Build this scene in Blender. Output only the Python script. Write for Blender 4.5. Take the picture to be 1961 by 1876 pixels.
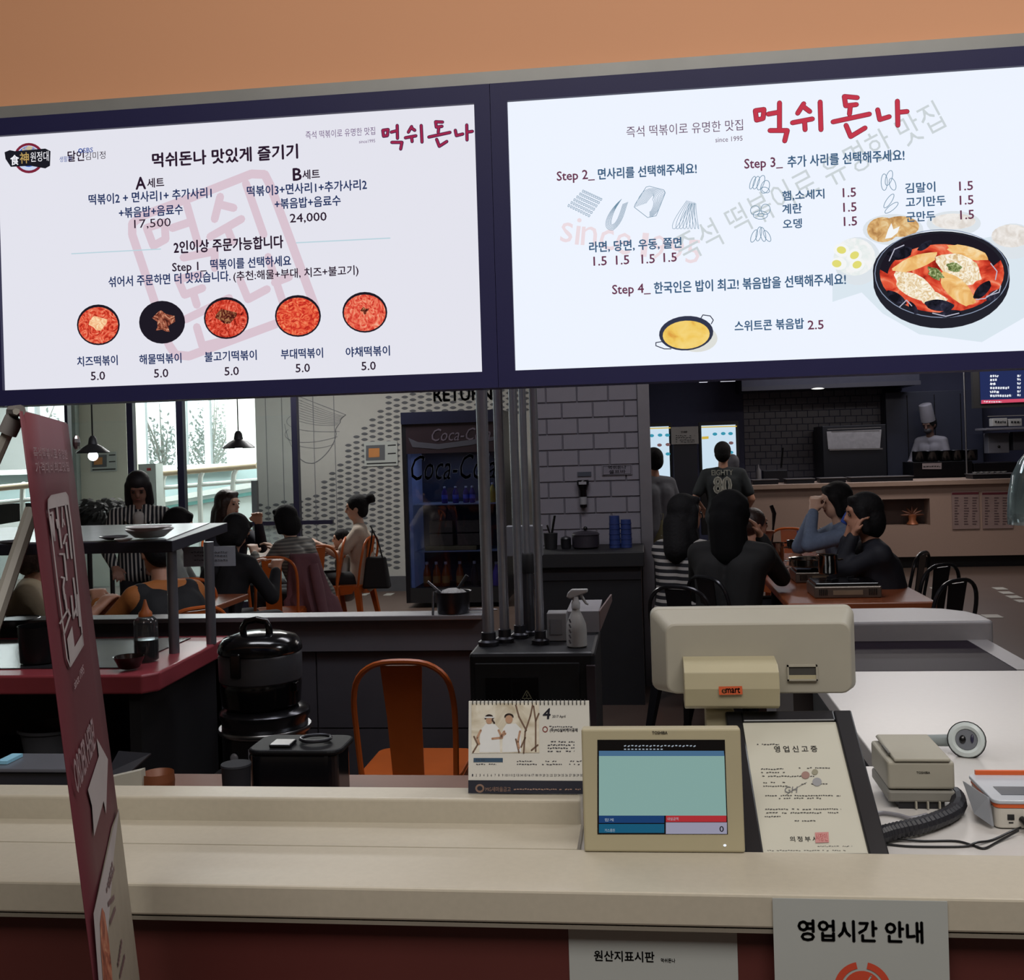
import bpy, math, random
from mathutils import Vector, Matrix, Euler, noise
from math import sin, cos, pi, radians, sqrt, atan2
random.seed(7)
for _o in list(bpy.data.objects): bpy.data.objects.remove(_o)
SC = bpy.context.scene
COL = SC.collection

# ---------------------------------------------------------------- camera
EYE = 1.55; FPX = 2100.0; YAW = radians(6.85); ROLL = radians(1.72); CPX, CPY = 980.5, 865.0
FWD = Vector((-sin(YAW), cos(YAW), 0)); _r = Vector((cos(YAW), sin(YAW), 0)); _u = Vector((0, 0, 1))
RT = cos(ROLL)*_r - sin(ROLL)*_u; UP = sin(ROLL)*_r + cos(ROLL)*_u
CAMP = Vector((0, 0, EYE))
cd = bpy.data.cameras.new('camera'); cam = bpy.data.objects.new('camera', cd); COL.objects.link(cam)
cam.matrix_world = Matrix(((RT.x, UP.x, -FWD.x, 0), (RT.y, UP.y, -FWD.y, 0), (RT.z, UP.z, -FWD.z, EYE), (0, 0, 0, 1)))
cd.sensor_fit = 'HORIZONTAL'; cd.sensor_width = 36; cd.lens = 36*FPX/1961; cd.shift_y = -(938-CPY)/1961
cd.clip_start = 0.05; cd.clip_end = 200
SC.camera = cam

# ---------------------------------------------------------------- world, lights, exposure
vs = SC.view_settings; vs.view_transform = 'Standard'; vs.look = 'None'; vs.gamma = 1; vs.exposure = 0; vs.use_curve_mapping = False
wd = bpy.data.worlds.new('world'); SC.world = wd; wd.use_nodes = True
bg = wd.node_tree.nodes['Background']; bg.inputs[0].default_value = (0.93, 0.97, 1, 1); bg.inputs[1].default_value = 2.2

def area(name, loc, sx, sy, power, col=(1, 1, 1), rot=(0, 0, 0)):
    l = bpy.data.lights.new(name, 'AREA'); l.shape = 'RECTANGLE'; l.size = sx; l.size_y = sy; l.energy = power; l.color = col
    o = bpy.data.objects.new(name, l); COL.objects.link(o); o.location = loc; o.rotation_euler = rot; return o
area('hall_ceiling_light', (0.2, -0.6, 4.2), 3.4, 1.8, 150, (1, .96, .91))
area('hall_ceiling_light', (1.9, 1.0, 4.2), 1.4, 1.4, 26, (1, .97, .95))
area('counter_strip_light', (1.7, 3.1, 3.1), 1.0, .4, 24, (.93, .96, 1))
area('shop_strip_light', (-1.2, 3.6, 3.1), 1.4, .4, 22, (.93, .94, 1))
area('pillar_fill_light', (-.2, 5.4, 3.1), 1.4, .5, 21, (.95, .94, 1))  # added fill light, brightens the front of the tiled pillar
area('dining_ceiling_light', (-3.4, 10.2, 3.1), 2.4, .8, 95, (1, .98, .95))
area('corridor_fill_light', (-7.4, 13.9, 3.15), 5.5, 1.4, 420, (.93, 1, 1))  # added fill light, brightens the corridor wall beneath the windows
area('dining_ceiling_light', (1.8, 9.6, 3.1), 1.6, 1.2, 26, (1, .93, .88))
area('kitchen_ceiling_light', (3.4, 12.2, 3.1), 2.4, .6, 46, (1, .93, .88))
area('kitchen_ceiling_light', (3.0, 15.0, 3.1), 3.0, .6, 44, (.92, .93, 1))

# ---------------------------------------------------------------- unprojection of measured points onto real planes
def ray(px, py): return FWD + RT*((px-CPX)/FPX) - UP*((py-CPY)/FPX)
def at_z(px, py, z): return CAMP + ray(px, py)*z
def at_Y(px, py, Y): d = ray(px, py); return CAMP + d*(Y/d.y)
def at_h(px, py, h): d = ray(px, py); return CAMP + d*((h-EYE)/d.z)
class Plane:
    """a flat surface: origin, right and up unit vectors; normal towards the viewer"""
    def __init__(s, o, u, v):
        s.o = Vector(o); s.u = Vector(u).normalized(); v = Vector(v); v = v - s.u*v.dot(s.u); s.v = v.normalized(); s.n = s.u.cross(s.v)
    def uv(s, px, py):
        d = ray(px, py); t = (s.o-CAMP).dot(s.n)/d.dot(s.n); p = CAMP+d*t-s.o; return (p.dot(s.u), p.dot(s.v))
    def pt(s, a, b, off=0): return s.o+s.u*a+s.v*b+s.n*off
def PlaneY(Y): return Plane((0, Y, 0), (1, 0, 0), (0, 0, 1))

# ---------------------------------------------------------------- materials (all node based)
def lin(c):
    if isinstance(c, str): c = tuple(int(c[i:i+2], 16) for i in (0, 2, 4))
    return tuple(((x/255)/12.92 if x/255 <= .04045 else ((x/255+.055)/1.055)**2.4) for x in c)+(1,)
_M = {}
def mat(name, col, rough=.5, metal=0, var=.06, scale=12, bump=0, spec=.5, emit=0, stripes=None):
    """principled with a noise-modulated base colour; stripes=(axis, freq, colour2, duty)"""
    if name in _M: return _M[name]
    m = bpy.data.materials.new(name); m.use_nodes = True; nt = m.node_tree; N = nt.nodes; L = nt.links
    b = N['Principled BSDF']; b.inputs['Roughness'].default_value = rough; b.inputs['Metallic'].default_value = metal
    b.inputs['Specular IOR Level'].default_value = spec
    tc = N.new('ShaderNodeTexCoord'); nz = N.new('ShaderNodeTexNoise'); nz.inputs['Scale'].default_value = scale; nz.inputs['Detail'].default_value = 4
    L.new(tc.outputs['Object'], nz.inputs['Vector'])
    mx = N.new('ShaderNodeMix'); mx.data_type = 'RGBA'; c = lin(col)
    mx.inputs['A'].default_value = tuple(x*(1-var*2) for x in c[:3])+(1,); mx.inputs['B'].default_value = tuple(min(1, x*(1+var*2)) for x in c[:3])+(1,)
    L.new(nz.outputs['Fac'], mx.inputs['Factor']); out = mx.outputs['Result']
    if stripes:
        ax, fr, c2, duty = stripes
        sp = N.new('ShaderNodeSeparateXYZ'); L.new(tc.outputs['Object'], sp.inputs[0])
        mu = N.new('ShaderNodeMath'); mu.operation = 'MULTIPLY'; mu.inputs[1].default_value = fr; L.new(sp.outputs[ax], mu.inputs[0])
        f = N.new('ShaderNodeMath'); f.operation = 'FRACT'; L.new(mu.outputs[0], f.inputs[0])
        g = N.new('ShaderNodeMath'); g.operation = 'LESS_THAN'; g.inputs[1].default_value = duty; L.new(f.outputs[0], g.inputs[0])
        m2 = N.new('ShaderNodeMix'); m2.data_type = 'RGBA'; m2.inputs['B'].default_value = lin(c2)
        L.new(g.outputs[0], m2.inputs['Factor']); L.new(out, m2.inputs['A']); out = m2.outputs['Result']
    L.new(out, b.inputs['Base Color'])
    if bump:
        bp = N.new('ShaderNodeBump'); bp.inputs['Strength'].default_value = bump; bp.inputs['Distance'].default_value = .01
        L.new(nz.outputs['Fac'], bp.inputs['Height']); L.new(bp.outputs[0], b.inputs['Normal'])
    if emit:
        L.new(out, b.inputs['Emission Color']); b.inputs['Emission Strength'].default_value = emit
    _M[name] = m; return m
def emis(name, col, st=1.0):
    """a lit display colour"""
    if name in _M: return _M[name]
    m = bpy.data.materials.new(name); m.use_nodes = True; nt = m.node_tree; nt.nodes.clear()
    e = nt.nodes.new('ShaderNodeEmission'); e.inputs[0].default_value = lin(col); e.inputs[1].default_value = st
    o = nt.nodes.new('ShaderNodeOutputMaterial'); nt.links.new(e.outputs[0], o.inputs[0]); _M[name] = m; return m
def food(name, cols, scale=60, dist=2.0, emitst=1.0, rough=.5):
    """a mottled print of food on a display: noise through a colour ramp; cols = list of (pos, colour)"""
    if name in _M: return _M[name]
    m = bpy.data.materials.new(name); m.use_nodes = True; nt = m.node_tree; N = nt.nodes; L = nt.links; b = N['Principled BSDF']
    tc = N.new('ShaderNodeTexCoord'); nz = N.new('ShaderNodeTexNoise'); nz.inputs['Scale'].default_value = scale; nz.inputs['Detail'].default_value = 6
    nz.inputs['Distortion'].default_value = dist; L.new(tc.outputs['Object'], nz.inputs['Vector'])
    r = N.new('ShaderNodeValToRGB'); e = r.color_ramp.elements
    while len(e) < len(cols): e.new(.5)
    for q, (p, c) in zip(e, cols): q.position = p; q.color = lin(c)
    L.new(nz.outputs['Fac'], r.inputs[0])
    if emitst:
        L.new(r.outputs[0], b.inputs['Emission Color']); b.inputs['Emission Strength'].default_value = emitst; b.inputs['Base Color'].default_value = (0, 0, 0, 1)
        b.inputs['Specular IOR Level'].default_value = 0
    else: L.new(r.outputs[0], b.inputs['Base Color'])
    b.inputs['Roughness'].default_value = rough; _M[name] = m; return m
def glass(name, tint=(1, 1, 1), gloss=.08, rough=.02, milky=0, mcol='ffffff'):
    if name in _M: return _M[name]
    m = bpy.data.materials.new(name); m.use_nodes = True; nt = m.node_tree; N = nt.nodes; L = nt.links; N.clear()
    t = N.new('ShaderNodeBsdfTransparent'); t.inputs[0].default_value = tint+(1,)
    g = N.new('ShaderNodeBsdfGlossy'); g.inputs['Roughness'].default_value = rough
    fr = N.new('ShaderNodeFresnel'); fr.inputs[0].default_value = 1.45
    ad = N.new('ShaderNodeMath'); ad.operation = 'MULTIPLY_ADD'; ad.inputs[1].default_value = .8; ad.inputs[2].default_value = gloss*.3; L.new(fr.outputs[0], ad.inputs[0])
    mx = N.new('ShaderNodeMixShader'); L.new(ad.outputs[0], mx.inputs[0]); L.new(t.outputs[0], mx.inputs[1]); L.new(g.outputs[0], mx.inputs[2]); last = mx
    if milky:
        d = N.new('ShaderNodeBsdfDiffuse'); d.inputs[0].default_value = lin(mcol)
        m2 = N.new('ShaderNodeMixShader'); m2.inputs[0].default_value = milky; L.new(mx.outputs[0], m2.inputs[1]); L.new(d.outputs[0], m2.inputs[2]); last = m2
    o = N.new('ShaderNodeOutputMaterial'); L.new(last.outputs[0], o.inputs[0]); _M[name] = m; return m

# ---------------------------------------------------------------- object helpers
WM = {}
def empty(name, loc=(0, 0, 0), rz=0, rot=None):
    o = bpy.data.objects.new(name, None); COL.objects.link(o); o.location = loc
    o.rotation_euler = rot if rot is not None else (0, 0, rz); o.empty_display_size = .1
    WM[o.name] = Matrix.Translation(loc) @ o.rotation_euler.to_matrix().to_4x4(); return o
def tag(o, label=None, cat=None, group=None, kind=None):
    if label: o['label'] = label
    if cat: o['category'] = cat
    if group: o['group'] = group
    if kind: o['kind'] = kind
    return o
def thing(name, label, cat, loc=(0, 0, 0), rz=0, group=None, rot=None):
    return tag(empty(name, loc, rz, rot), label, cat, group)
def struct(name, loc=(0, 0, 0)): return tag(empty(name, loc), kind='structure')
def kids(o): return [c for c in COL.objects if c.parent == o]
_CH = {}
def setparent(o, p):
    if p is not None: o.parent = p; _CH.setdefault(p.name, []).append(o)
def dup(root, loc=None, rz=None, label=None, group=None, scale=None, rot=None):
    def rec(o, par):
        c = o.copy(); COL.objects.link(c)
        if par: setparent(c, par)
        for ch in _CH.get(o.name, []): rec(ch, c)
        return c
    r = rec(root, None)
    if loc is not None: r.location = loc
    if rz is not None: r.rotation_euler = (0, 0, rz)
    if rot is not None: r.rotation_euler = rot
    if scale: r.scale = (scale,)*3 if not hasattr(scale, '__len__') else scale
    if label: r['label'] = label
    if group: r['group'] = group
    WM[r.name] = Matrix.Translation(r.location) @ r.rotation_euler.to_matrix().to_4x4()
    return r

class MB:
    """collects vertices and faces of ONE part"""
    def __init__(s): s.v = []; s.f = []
    def add(s, vs_, fs_, M=None):
        k = len(s.v)
        for p in vs_: p = Vector(p); s.v.append(M @ p if M else p)
        s.f += [tuple(i+k for i in f) for f in fs_]; return s
    def box(s, x0, x1, y0, y1, z0, z1, M=None):
        return s.add([(x, y, z) for z in (z0, z1) for y in (y0, y1) for x in (x0, x1)], [(0, 2, 3, 1), (4, 5, 7, 6), (0, 1, 5, 4), (2, 6, 7, 3), (0, 4, 6, 2), (1, 3, 7, 5)], M)
    def obox(s, c, sx, sy, sz, rz=0, rx=0, ry=0):
        return s.box(-sx/2, sx/2, -sy/2, sy/2, -sz/2, sz/2, Matrix.Translation(c) @ Euler((rx, ry, rz)).to_matrix().to_4x4())
    def bar(s, a, b, w, h=None):
        a = Vector(a); b = Vector(b); d = b-a; q = d.to_track_quat('Z', 'Y').to_matrix().to_4x4(); h = h or w
        return s.box(-w/2, w/2, -h/2, h/2, 0, d.length, Matrix.Translation(a) @ q)
    def lathe(s, prof, c=(0, 0, 0), n=20, M=None, cap=True):
        vs_ = []; fs_ = []; T = Matrix.Translation(c); T = (M @ T) if M else T
        for r, z in prof: vs_ += [(r*cos(2*pi*i/n), r*sin(2*pi*i/n), z) for i in range(n)]
        for k in range(len(prof)-1):
            for i in range(n): j = (i+1) % n; fs_.append((k*n+i, k*n+j, k*n+n+j, k*n+n+i))
        if cap: fs_.append(tuple(reversed(range(n)))); fs_.append(tuple(range((len(prof)-1)*n, len(prof)*n)))
        return s.add(vs_, fs_, T)
    def tube(s, pts, r, n=8, closed=False):
        pts = [Vector(p) for p in pts]; k = len(pts); rs = r if hasattr(r, '__len__') else [r]*k; vs_ = []; fs_ = []; pn = None
        for i, p in enumerate(pts):
            a = pts[(i-1) % k] if (i > 0 or closed) else p; b = pts[(i+1) % k] if (i < k-1 or closed) else p
            t = (b-a).normalized()
            if pn is None: pn = t.orthogonal().normalized()
            pn = (pn-t*pn.dot(t)); pn = pn.normalized() if pn.length > 1e-6 else t.orthogonal().normalized()
            bn = t.cross(pn)
            vs_ += [p+(pn*cos(2*pi*j/n)+bn*sin(2*pi*j/n))*rs[i] for j in range(n)]
        for i in range(k if closed else k-1):
            for j in range(n): a = i*n+j; b = i*n+(j+1) % n; c = ((i+1) % k)*n; fs_.append((a, b, c+(j+1) % n, c+j))
        if not closed: fs_.append(tuple(reversed(range(n)))); fs_.append(tuple(range((k-1)*n, k*n)))
        return s.add(vs_, fs_)
    def ball(s, c, r, n=12, m=8, M=None):
        rx, ry, rz = r if hasattr(r, '__len__') else (r, r, r); vs_ = [(0, 0, -rz)]; fs_ = []
        for i in range(1, m):
            a = -pi/2+pi*i/m; vs_ += [(rx*cos(a)*cos(2*pi*j/n), ry*cos(a)*sin(2*pi*j/n), rz*sin(a)) for j in range(n)]
        vs_.append((0, 0, rz)); t = len(vs_)-1
        for j in range(n): q = (j+1) % n; fs_.append((0, 1+q, 1+j)); fs_.append((t, t-n+j, t-n+q))
        for i in range(m-2):
            for j in range(n): q = (j+1) % n; a = 1+i*n; fs_.append((a+j, a+q, a+n+q, a+n+j))
        T = Matrix.Translation(c); return s.add(vs_, fs_, M @ T if M else T)
    def capsule(s, a, b, ra, rb, n=12, m=4):
        a = Vector(a); b = Vector(b); d = b-a; L_ = d.length
        if L_ < 1e-5: return s.ball(a, max(ra, rb), n, 8)
        q = d.to_track_quat('Z', 'Y').to_matrix().to_4x4(); pr = []
        for i in range(m): t = -pi/2+pi/2*i/m; pr.append((max(.0005, ra*cos(t)), ra*sin(t)))
        pr.append((ra, 0)); pr.append((rb, L_))
        for i in range(1, m+1): t = pi/2*i/m; pr.append((max(.0005, rb*cos(t)), L_+rb*sin(t)))
        return s.lathe(pr, (0, 0, 0), n, Matrix.Translation(a) @ q)
    def prism(s, poly, z0, z1, M=None):
        n = len(poly); return s.add([(x, y, z0) for x, y in poly]+[(x, y, z1) for x, y in poly], [tuple(reversed(range(n))), tuple(range(n, 2*n))]+[(i, (i+1) % n, n+(i+1) % n, n+i) for i in range(n)], M)
    def frustum(s, a, b, M=None):
        """two rings of equal length joined"""
        n = len(a); return s.add(list(a)+list(b), [tuple(reversed(range(n))), tuple(range(n, 2*n))]+[(i, (i+1) % n, n+(i+1) % n, n+i) for i in range(n)], M)
    def quad(s, *p): return s.add(p, [tuple(range(len(p)))])
    def build(s, name, m, parent=None, smooth=False, bevel=0, seg=2, world=False, solid=0, sub=0):
        me = bpy.data.meshes.new(name); W = WM[parent.name].inverted() if (world and parent) else None
        me.from_pydata([tuple(W @ p) if W else tuple(p) for p in s.v], [], s.f)
        me.materials.append(m); me.update()
        if smooth: me.polygons.foreach_set('use_smooth', [True]*len(me.polygons))
        o = bpy.data.objects.new(name, me); COL.objects.link(o); setparent(o, parent)
        if parent is None: WM[o.name] = Matrix.Identity(4)
        if solid: q = o.modifiers.new('solid', 'SOLIDIFY'); q.thickness = solid; q.offset = 0
        if bevel: q = o.modifiers.new('bevel', 'BEVEL'); q.width = bevel; q.segments = seg; q.limit_method = 'ANGLE'; q.harden_normals = False
        if sub: q = o.modifiers.new('sub', 'SUBSURF'); q.levels = q.render_levels = sub
        if smooth and (bevel or True):
            try: me.set_sharp_from_angle(angle=radians(40))
            except Exception: pass
        return o
def rrect(x0, x1, y0, y1, r, n=5):
    P = []
    for cx, cy, a0 in ((x1-r, y0+r, -pi/2), (x1-r, y1-r, 0), (x0+r, y1-r, pi/2), (x0+r, y0+r, pi)):
        P += [(cx+r*cos(a0+pi/2*i/n), cy+r*sin(a0+pi/2*i/n)) for i in range(n+1)]
    return P

# ---------------------------------------------------------------- flat print (lettering, drawings) on a Plane
BOLD = None
def text_mesh(s, bold=0, shear=0, space=1.0):
    c = bpy.data.curves.new('lettering', 'FONT'); c.body = s; c.offset = 0; c.shear = shear; c.space_character = space; c.resolution_u = 2; c.fill_mode = 'FRONT'
    o = bpy.data.objects.new('lettering', c); m = o.to_mesh()
    v = [Vector(q.co) for q in m.vertices]; f = [tuple(p.vertices) for p in m.polygons]
    o.to_mesh_clear(); bpy.data.objects.remove(o); bpy.data.curves.remove(c); return v, f
class Print:
    """one colour of flat print lying on a plane; coordinates may be photo pixels (measured) on that plane"""
    def __init__(s, plane, off=.0012): s.p = plane; s.off = off; s.b = MB(); s.seg = []
    def poly_uv(s, pts): s.b.add([s.p.pt(a, b, s.off) for a, b in pts], [tuple(range(len(pts)))]); return s
    def poly(s, *pts): return s.poly_uv([s.p.uv(*q) for q in pts])
    def text_uv(s, t, u0, v0, u1, v1, bold=.012, shear=0, space=1, rot=0):
        v, f = text_mesh(t, bold, shear, space)
        if not v: return s
        a0 = min(q.x for q in v); a1 = max(q.x for q in v); b0 = min(q.y for q in v); b1 = max(q.y for q in v)
        w = u1-u0; h = v1-v0; e = max(0, bold)*h*1.1; q0 = (len(s.b.v), len(s.b.f))
        for dx, dy in (((0, 0),) if e == 0 else ((0, 0), (e, 0), (-e, 0), (0, e), (0, -e))):
            out = []
            for q in v:
                x = (q.x-a0)/max(1e-6, a1-a0)*w+dx; y = (q.y-b0)/max(1e-6, b1-b0)*h+dy
                X = u0+x*cos(rot)-y*sin(rot); Y_ = v0+x*sin(rot)+y*cos(rot); out.append(s.p.pt(X, Y_, s.off))
            s.b.add(out, f)
        s.seg.append(q0+(len(s.b.v), len(s.b.f))); return s
    def text(s, t, x0, x1, yb, h, bold=.02, **k):
        """x0..x1 pixel extent, yb = bottom of the string at x0, h = height in pixels"""
        a = s.p.uv(x0, yb); b = s.p.uv(x1, yb-(x1-x0)*.045); c = s.p.uv(x0, yb-h)
        return s.text_uv(t, a[0], a[1], b[0], c[1], bold, **k)
    def stroke_uv(s, P, w, closed=False, caps=True):
        P = [Vector((a, b)) for a, b in P]; h = w/2; n = len(P)
        if closed: P = P+[P[0]]
        for a, b in zip(P[:-1], P[1:]):
            d = b-a
            if d.length < 1e-7: continue
            d.normalize(); q = Vector((-d.y, d.x))*h
            s.poly_uv([a-q, b-q, b+q, a+q])
        if caps:
            for c in P:
                s.poly_uv([(c.x+h*cos(2*pi*i/8), c.y+h*sin(2*pi*i/8)) for i in range(8)])
        return s
    def stroke(s, P, wpx, closed=False, caps=True):
        a = s.p.uv(*P[0]); b = s.p.uv(P[0][0]+1, P[0][1]); k = sqrt((a[0]-b[0])**2+(a[1]-b[1])**2)
        return s.stroke_uv([s.p.uv(*q) for q in P], wpx*k, closed, caps)
    def pstroke(s, P, wpx, closed=False):
        P = [Vector(p) for p in P]; h = wpx/2
        if closed: P = P+[P[0]]
        for a, b in zip(P[:-1], P[1:]):
            d = b-a
            if d.length < 1e-6: continue
            d.normalize(); q = Vector((-d.y, d.x))*h; a_ = a-d*h*.6; b_ = b+d*h*.6
            s.poly(a_+q, b_+q, b_-q, a_-q)
        return s
    def disc(s, px, py, rx, ry=None, n=28, rot=0):
        ry = ry or rx
        return s.poly(*[(px+rx*cos(t)*cos(rot)-ry*sin(t)*sin(rot), py+rx*cos(t)*sin(rot)+ry*sin(t)*cos(rot)) for t in [-2*pi*i/n for i in range(n)]])
    def build(s, name, m, parent, kind=None, label=None):
        if name == 'lettering' and len(s.seg) > 1 and s.seg[0][:2] == (0, 0) and sum(q[2]-q[0] for q in s.seg) == len(s.b.v) and s.p is SP:
            for a, c, b, d in s.seg:
                k = MB(); k.v = s.b.v[a:b]; k.f = [tuple(i-a for i in q) for q in s.b.f[c:d]]; o = k.build(name, m, parent, world=True)
            return o
        o = s.b.build(name, m, parent, world=True)
        if kind: o['kind'] = kind
        if label: o['label'] = label
        return o
def bez(p0, p1, p2, p3, n=10):
    return [tuple((1-t)**3*a+3*t*(1-t)**2*b+3*t*t*(1-t)*c+t**3*d for a, b, c, d in zip(p0, p1, p2, p3)) for t in [i/n for i in range(n+1)]]
def arc(cx, cy, rx, ry, a0, a1, n=14): return [(cx+rx*cos(radians(a0+(a1-a0)*i/n)), cy+ry*sin(radians(a0+(a1-a0)*i/n))) for i in range(n+1)]
# ================================================================ SETTING
W_WHITE = mat('painted_white_wall', 'd8d8d2', .8, var=.02); W_GREY = mat('grey_wall', '6c6c72', .8, var=.04)
W_DARK = mat('dark_kitchen_wall', '3a3c56', .7, var=.06); FLOORM = mat('stone_floor', '55463f', .35, var=.08, scale=3)  # kitchen wall: bluish glow of the menu boards mixed into its colour
CEIL = mat('ceiling_board', 'b8b6b0', .9); NAVY = mat('navy_bezel', '26254c', .45, spec=.25, var=.03)  # bezel: blue glow of the screens put into its colour
BLACK = mat('black_gloss', '0c0c0e', .25); BLACKM = mat('black_matt', '121216', .6); STEEL = mat('brushed_steel', '9a9ca0', .28, 1, var=.05, scale=40)
STEELD = mat('dark_steel', '4a4a50', .35, .9, var=.06); PINK_OFF = mat('pale_trim', 'b4afa8', .55)
XL, XR, YB, YF = -11.0, 8.0, -6.0, 19.0

f = struct('floor'); MB().box(XL, XR, YB, YF, -.1, 0).build('floor_slab', FLOORM, f)
inl = mat('light_inlay', 'a8a6a0', .4)
for px, py, w in ((1872, 1070, 20), (1915, 1127, 20), (1927, 1135, 20), (1942, 1143, 21), (1955, 1151, 16), (1790, 1127, 12), (745, 1138, 16), (700, 1138, 12), (1900, 1180, 30), (1280, 1131, 14)):
    p = at_h(px, py, 0); s = w*p.y/2100; MB().box(p.x-s/2, p.x+s/2, p.y-.09, p.y+.09, 0, .004).build('inlay', inl, f)
c = struct('ceiling'); MB().box(XL, XR, 2.42, YF, 3.2, 3.3).build('ceiling_low', CEIL, c)
MB().box(XL, XR, YB, 2.5, 4.3, 4.4).build('ceiling_high', CEIL, c)
w = struct('wall_back'); MB().box(XL, XR, YB-.1, YB, 0, 4.4).build('wall_panel', mat('hall_wall', 'a89a8c', .8), w)
w = struct('wall_right'); MB().box(XR, XR+.1, YB, YF, 0, 4.4).build('wall_panel', W_GREY, w)
w = struct('wall_left'); MB().box(XL-.1, XL, YB, YF, 0, 4.4).build('wall_panel', W_WHITE, w)
MB().box(XL, -7.6, 15.5, 15.6, 0, 1.0).build('wall_base', W_WHITE, w)

# fascia above the menu boards, its grey trim line
FASC = mat('orange_beige_fascia', 'dc9f76', .7, var=.015, scale=1.5)
fa = struct('wall_front'); MB().box(XL, XR, 2.34, 2.42, 2.352, 4.3).build('fascia_panel', FASC, fa)
MB().box(XL, XR, 2.29, 2.42, 2.326, 2.352).build('fascia_trim', mat('grey_metal_trim', '8f8f8c', .45, .3), fa)

# white wall with the leaf print, dining end
lw = struct('wall_dining'); MB().box(-4.47, -.35, 12.3, 12.45, 0, 3.2).build('wall_panel', mat('cream_white_wall', 'a9a7a2', .8, var=.02), lw)
MB().box(-4.47, -4.37, 12.45, 15.5, 0, 3.2).build('wall_return', W_WHITE, lw)
bb = struct('baseboard_dining'); MB().box(-4.47, -.35, 12.27, 12.3, 0, .17).build('baseboard_strip', mat('grey_baseboard', '4c4c50', .5), bb)
PL = PlaneY(12.3); leaf = Print(PL, .004)
edge = [(490, 962), (560, 955), (600, 945), (640, 895), (680, 830), (720, 790), (745, 758), (790, 735), (1040, 730)]
def edge_y(x):
    for (a, b), (c_, d) in zip(edge[:-1], edge[1:]):
        if a <= x <= c_: return b+(d-b)*(x-a)/(c_-a)
    return 2000
nleaf = 0
for ci in range(36):
    x = 498+ci*15.4
    for ri in range(38):
        y = 742+ri*10.7+(5.3 if ci % 2 else 0)-(x-498)*.012
        if y < edge_y(x)+random.uniform(-3, 6) or y > 1092 or (775 < x and y > 790): continue
        a, b = PL.uv(x, y); W_ = .042; H_ = .0165
        leaf.poly_uv([(a-W_, b), (a-W_*.5, b-H_*.8), (a, b-H_), (a+W_*.5, b-H_*.8), (a+W_, b), (a+W_*.5, b+H_*.8), (a, b+H_), (a-W_*.5, b+H_*.8)]); nleaf += 1
leaf.build('leaf_print', mat('leaf_print_grey', '55565a', .8), lw, kind='stuff', label='grey leaf shapes printed in rows on the wall')
ln = Print(PL, .003); LG = mat('print_line_grey', '77777a', .8)
ln.stroke(bez((568, 757), (600, 770), (640, 785), (662, 794)), 1.2)
for k in range(9): ln.stroke(bez((568, 764+k*5), (600, 776+k*5), (630, 790+k*3.2), (658-k*1.5, 797+k*2)), .7)
ln.stroke(bez((662, 794), (655, 800), (650, 803), (652, 808), 5)+bez((652, 808), (645, 818), (640, 822), (644, 830), 5)+bez((644, 830), (640, 860), (610, 886), (598, 887), 10)+bez((598, 887), (585, 888), (575, 880), (570, 872), 6), 1.5)
ln.stroke(bez((556, 797), (535, 812), (560, 830), (650, 826), 14), 1); ln.stroke(bez((552, 822), (530, 840), (570, 860), (646, 836), 14), 1)
ln.stroke(bez((545, 812), (550, 840), (560, 860), (570, 872)), 1); ln.stroke(bez((568, 852), (600, 862), (620, 858), (640, 850)), .8)
ln.build('bowl_drawing', LG, lw)
for x in (509, 540, 600, 640): MB().box(at_Y(x, 800, 12.3).x-.004, at_Y(x, 800, 12.3).x+.004, 12.296, 12.3, .2, 3.2).build('panel_joint', LG, lw)
t = Print(PL, .005); t.text('RETURN', 831, 942, 769, 26, .03); t.build('lettering', mat('print_black', '1a1a1c', .7), lw)

# tiled pillar in the middle
pl = struct('wall_pillar'); MB().box(-.74, .0, 7.24, 7.9, 0, 3.2).build('pillar_core', mat('grout_grey', '6c6972', .9), pl)
tm = None; TILE = mat('glazed_wall_tile', '85828b', .35, var=.03, spec=.4)
def tile_wall(parent, x0, x1, z0, z1, y, tw, th, m, gap=.006, depth=.012, skip=None):
    me = None
    rows = int((z1-z0)/th+.5)
    for r in range(rows):
        off = (tw/2 if r % 2 else 0); z = z0+r*th; x = x0-off
        while x < x1-.005:
            a = max(x, x0); b = min(x+tw, x1)
            if b-a > .02 and not (skip and skip((a+b)/2, z)):
                if abs((b-a)-tw) < 1e-6 and me is not None:
                    o = bpy.data.objects.new('tile', me); COL.objects.link(o); setparent(o, parent); o.location = (a, y+random.uniform(-.001, .001), z)
                else:
                    k = MB(); g = gap/2; w_ = b-a; c_ = .003
                    k.frustum([(g, 0, g), (w_-g, 0, g), (w_-g, 0, th-g), (g, 0, th-g)], [(g+c_, -depth, g+c_), (w_-g-c_, -depth, g+c_), (w_-g-c_, -depth, th-g-c_), (g+c_, -depth, th-g-c_)])
                    o = k.build('tile', m, parent); o.location = (a, y, z)
                    if abs(w_-tw) < 1e-6: me = o.data
            x += tw
tile_wall(pl, -.735, -.03, .5, 2.4, 7.24, .205, .105, TILE)
MB().box(-.03, .045, 7.19, 7.9, 0, 3.2).build('corner_trim', mat('corner_metal', '7d7b80', .45, .4), pl)
for k in range(60): pass

# kitchen end
kw = struct('wall_kitchen'); MB().box(-.35, XR, 16.6, 16.75, 0, 3.2).build('wall_panel', W_DARK, kw)
MB().box(-.45, -.35, 12.3, 16.6, 0, 3.2).build('wall_return', W_DARK, kw)
xa = at_Y(1425, 850, 16.6).x; xb = at_Y(1692, 850, 16.6).x
tile_wall(kw, xa, xb, .95, 2.48, 16.6, .155, .098, mat('kitchen_tile', '56545e', .4, var=.05))

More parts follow.
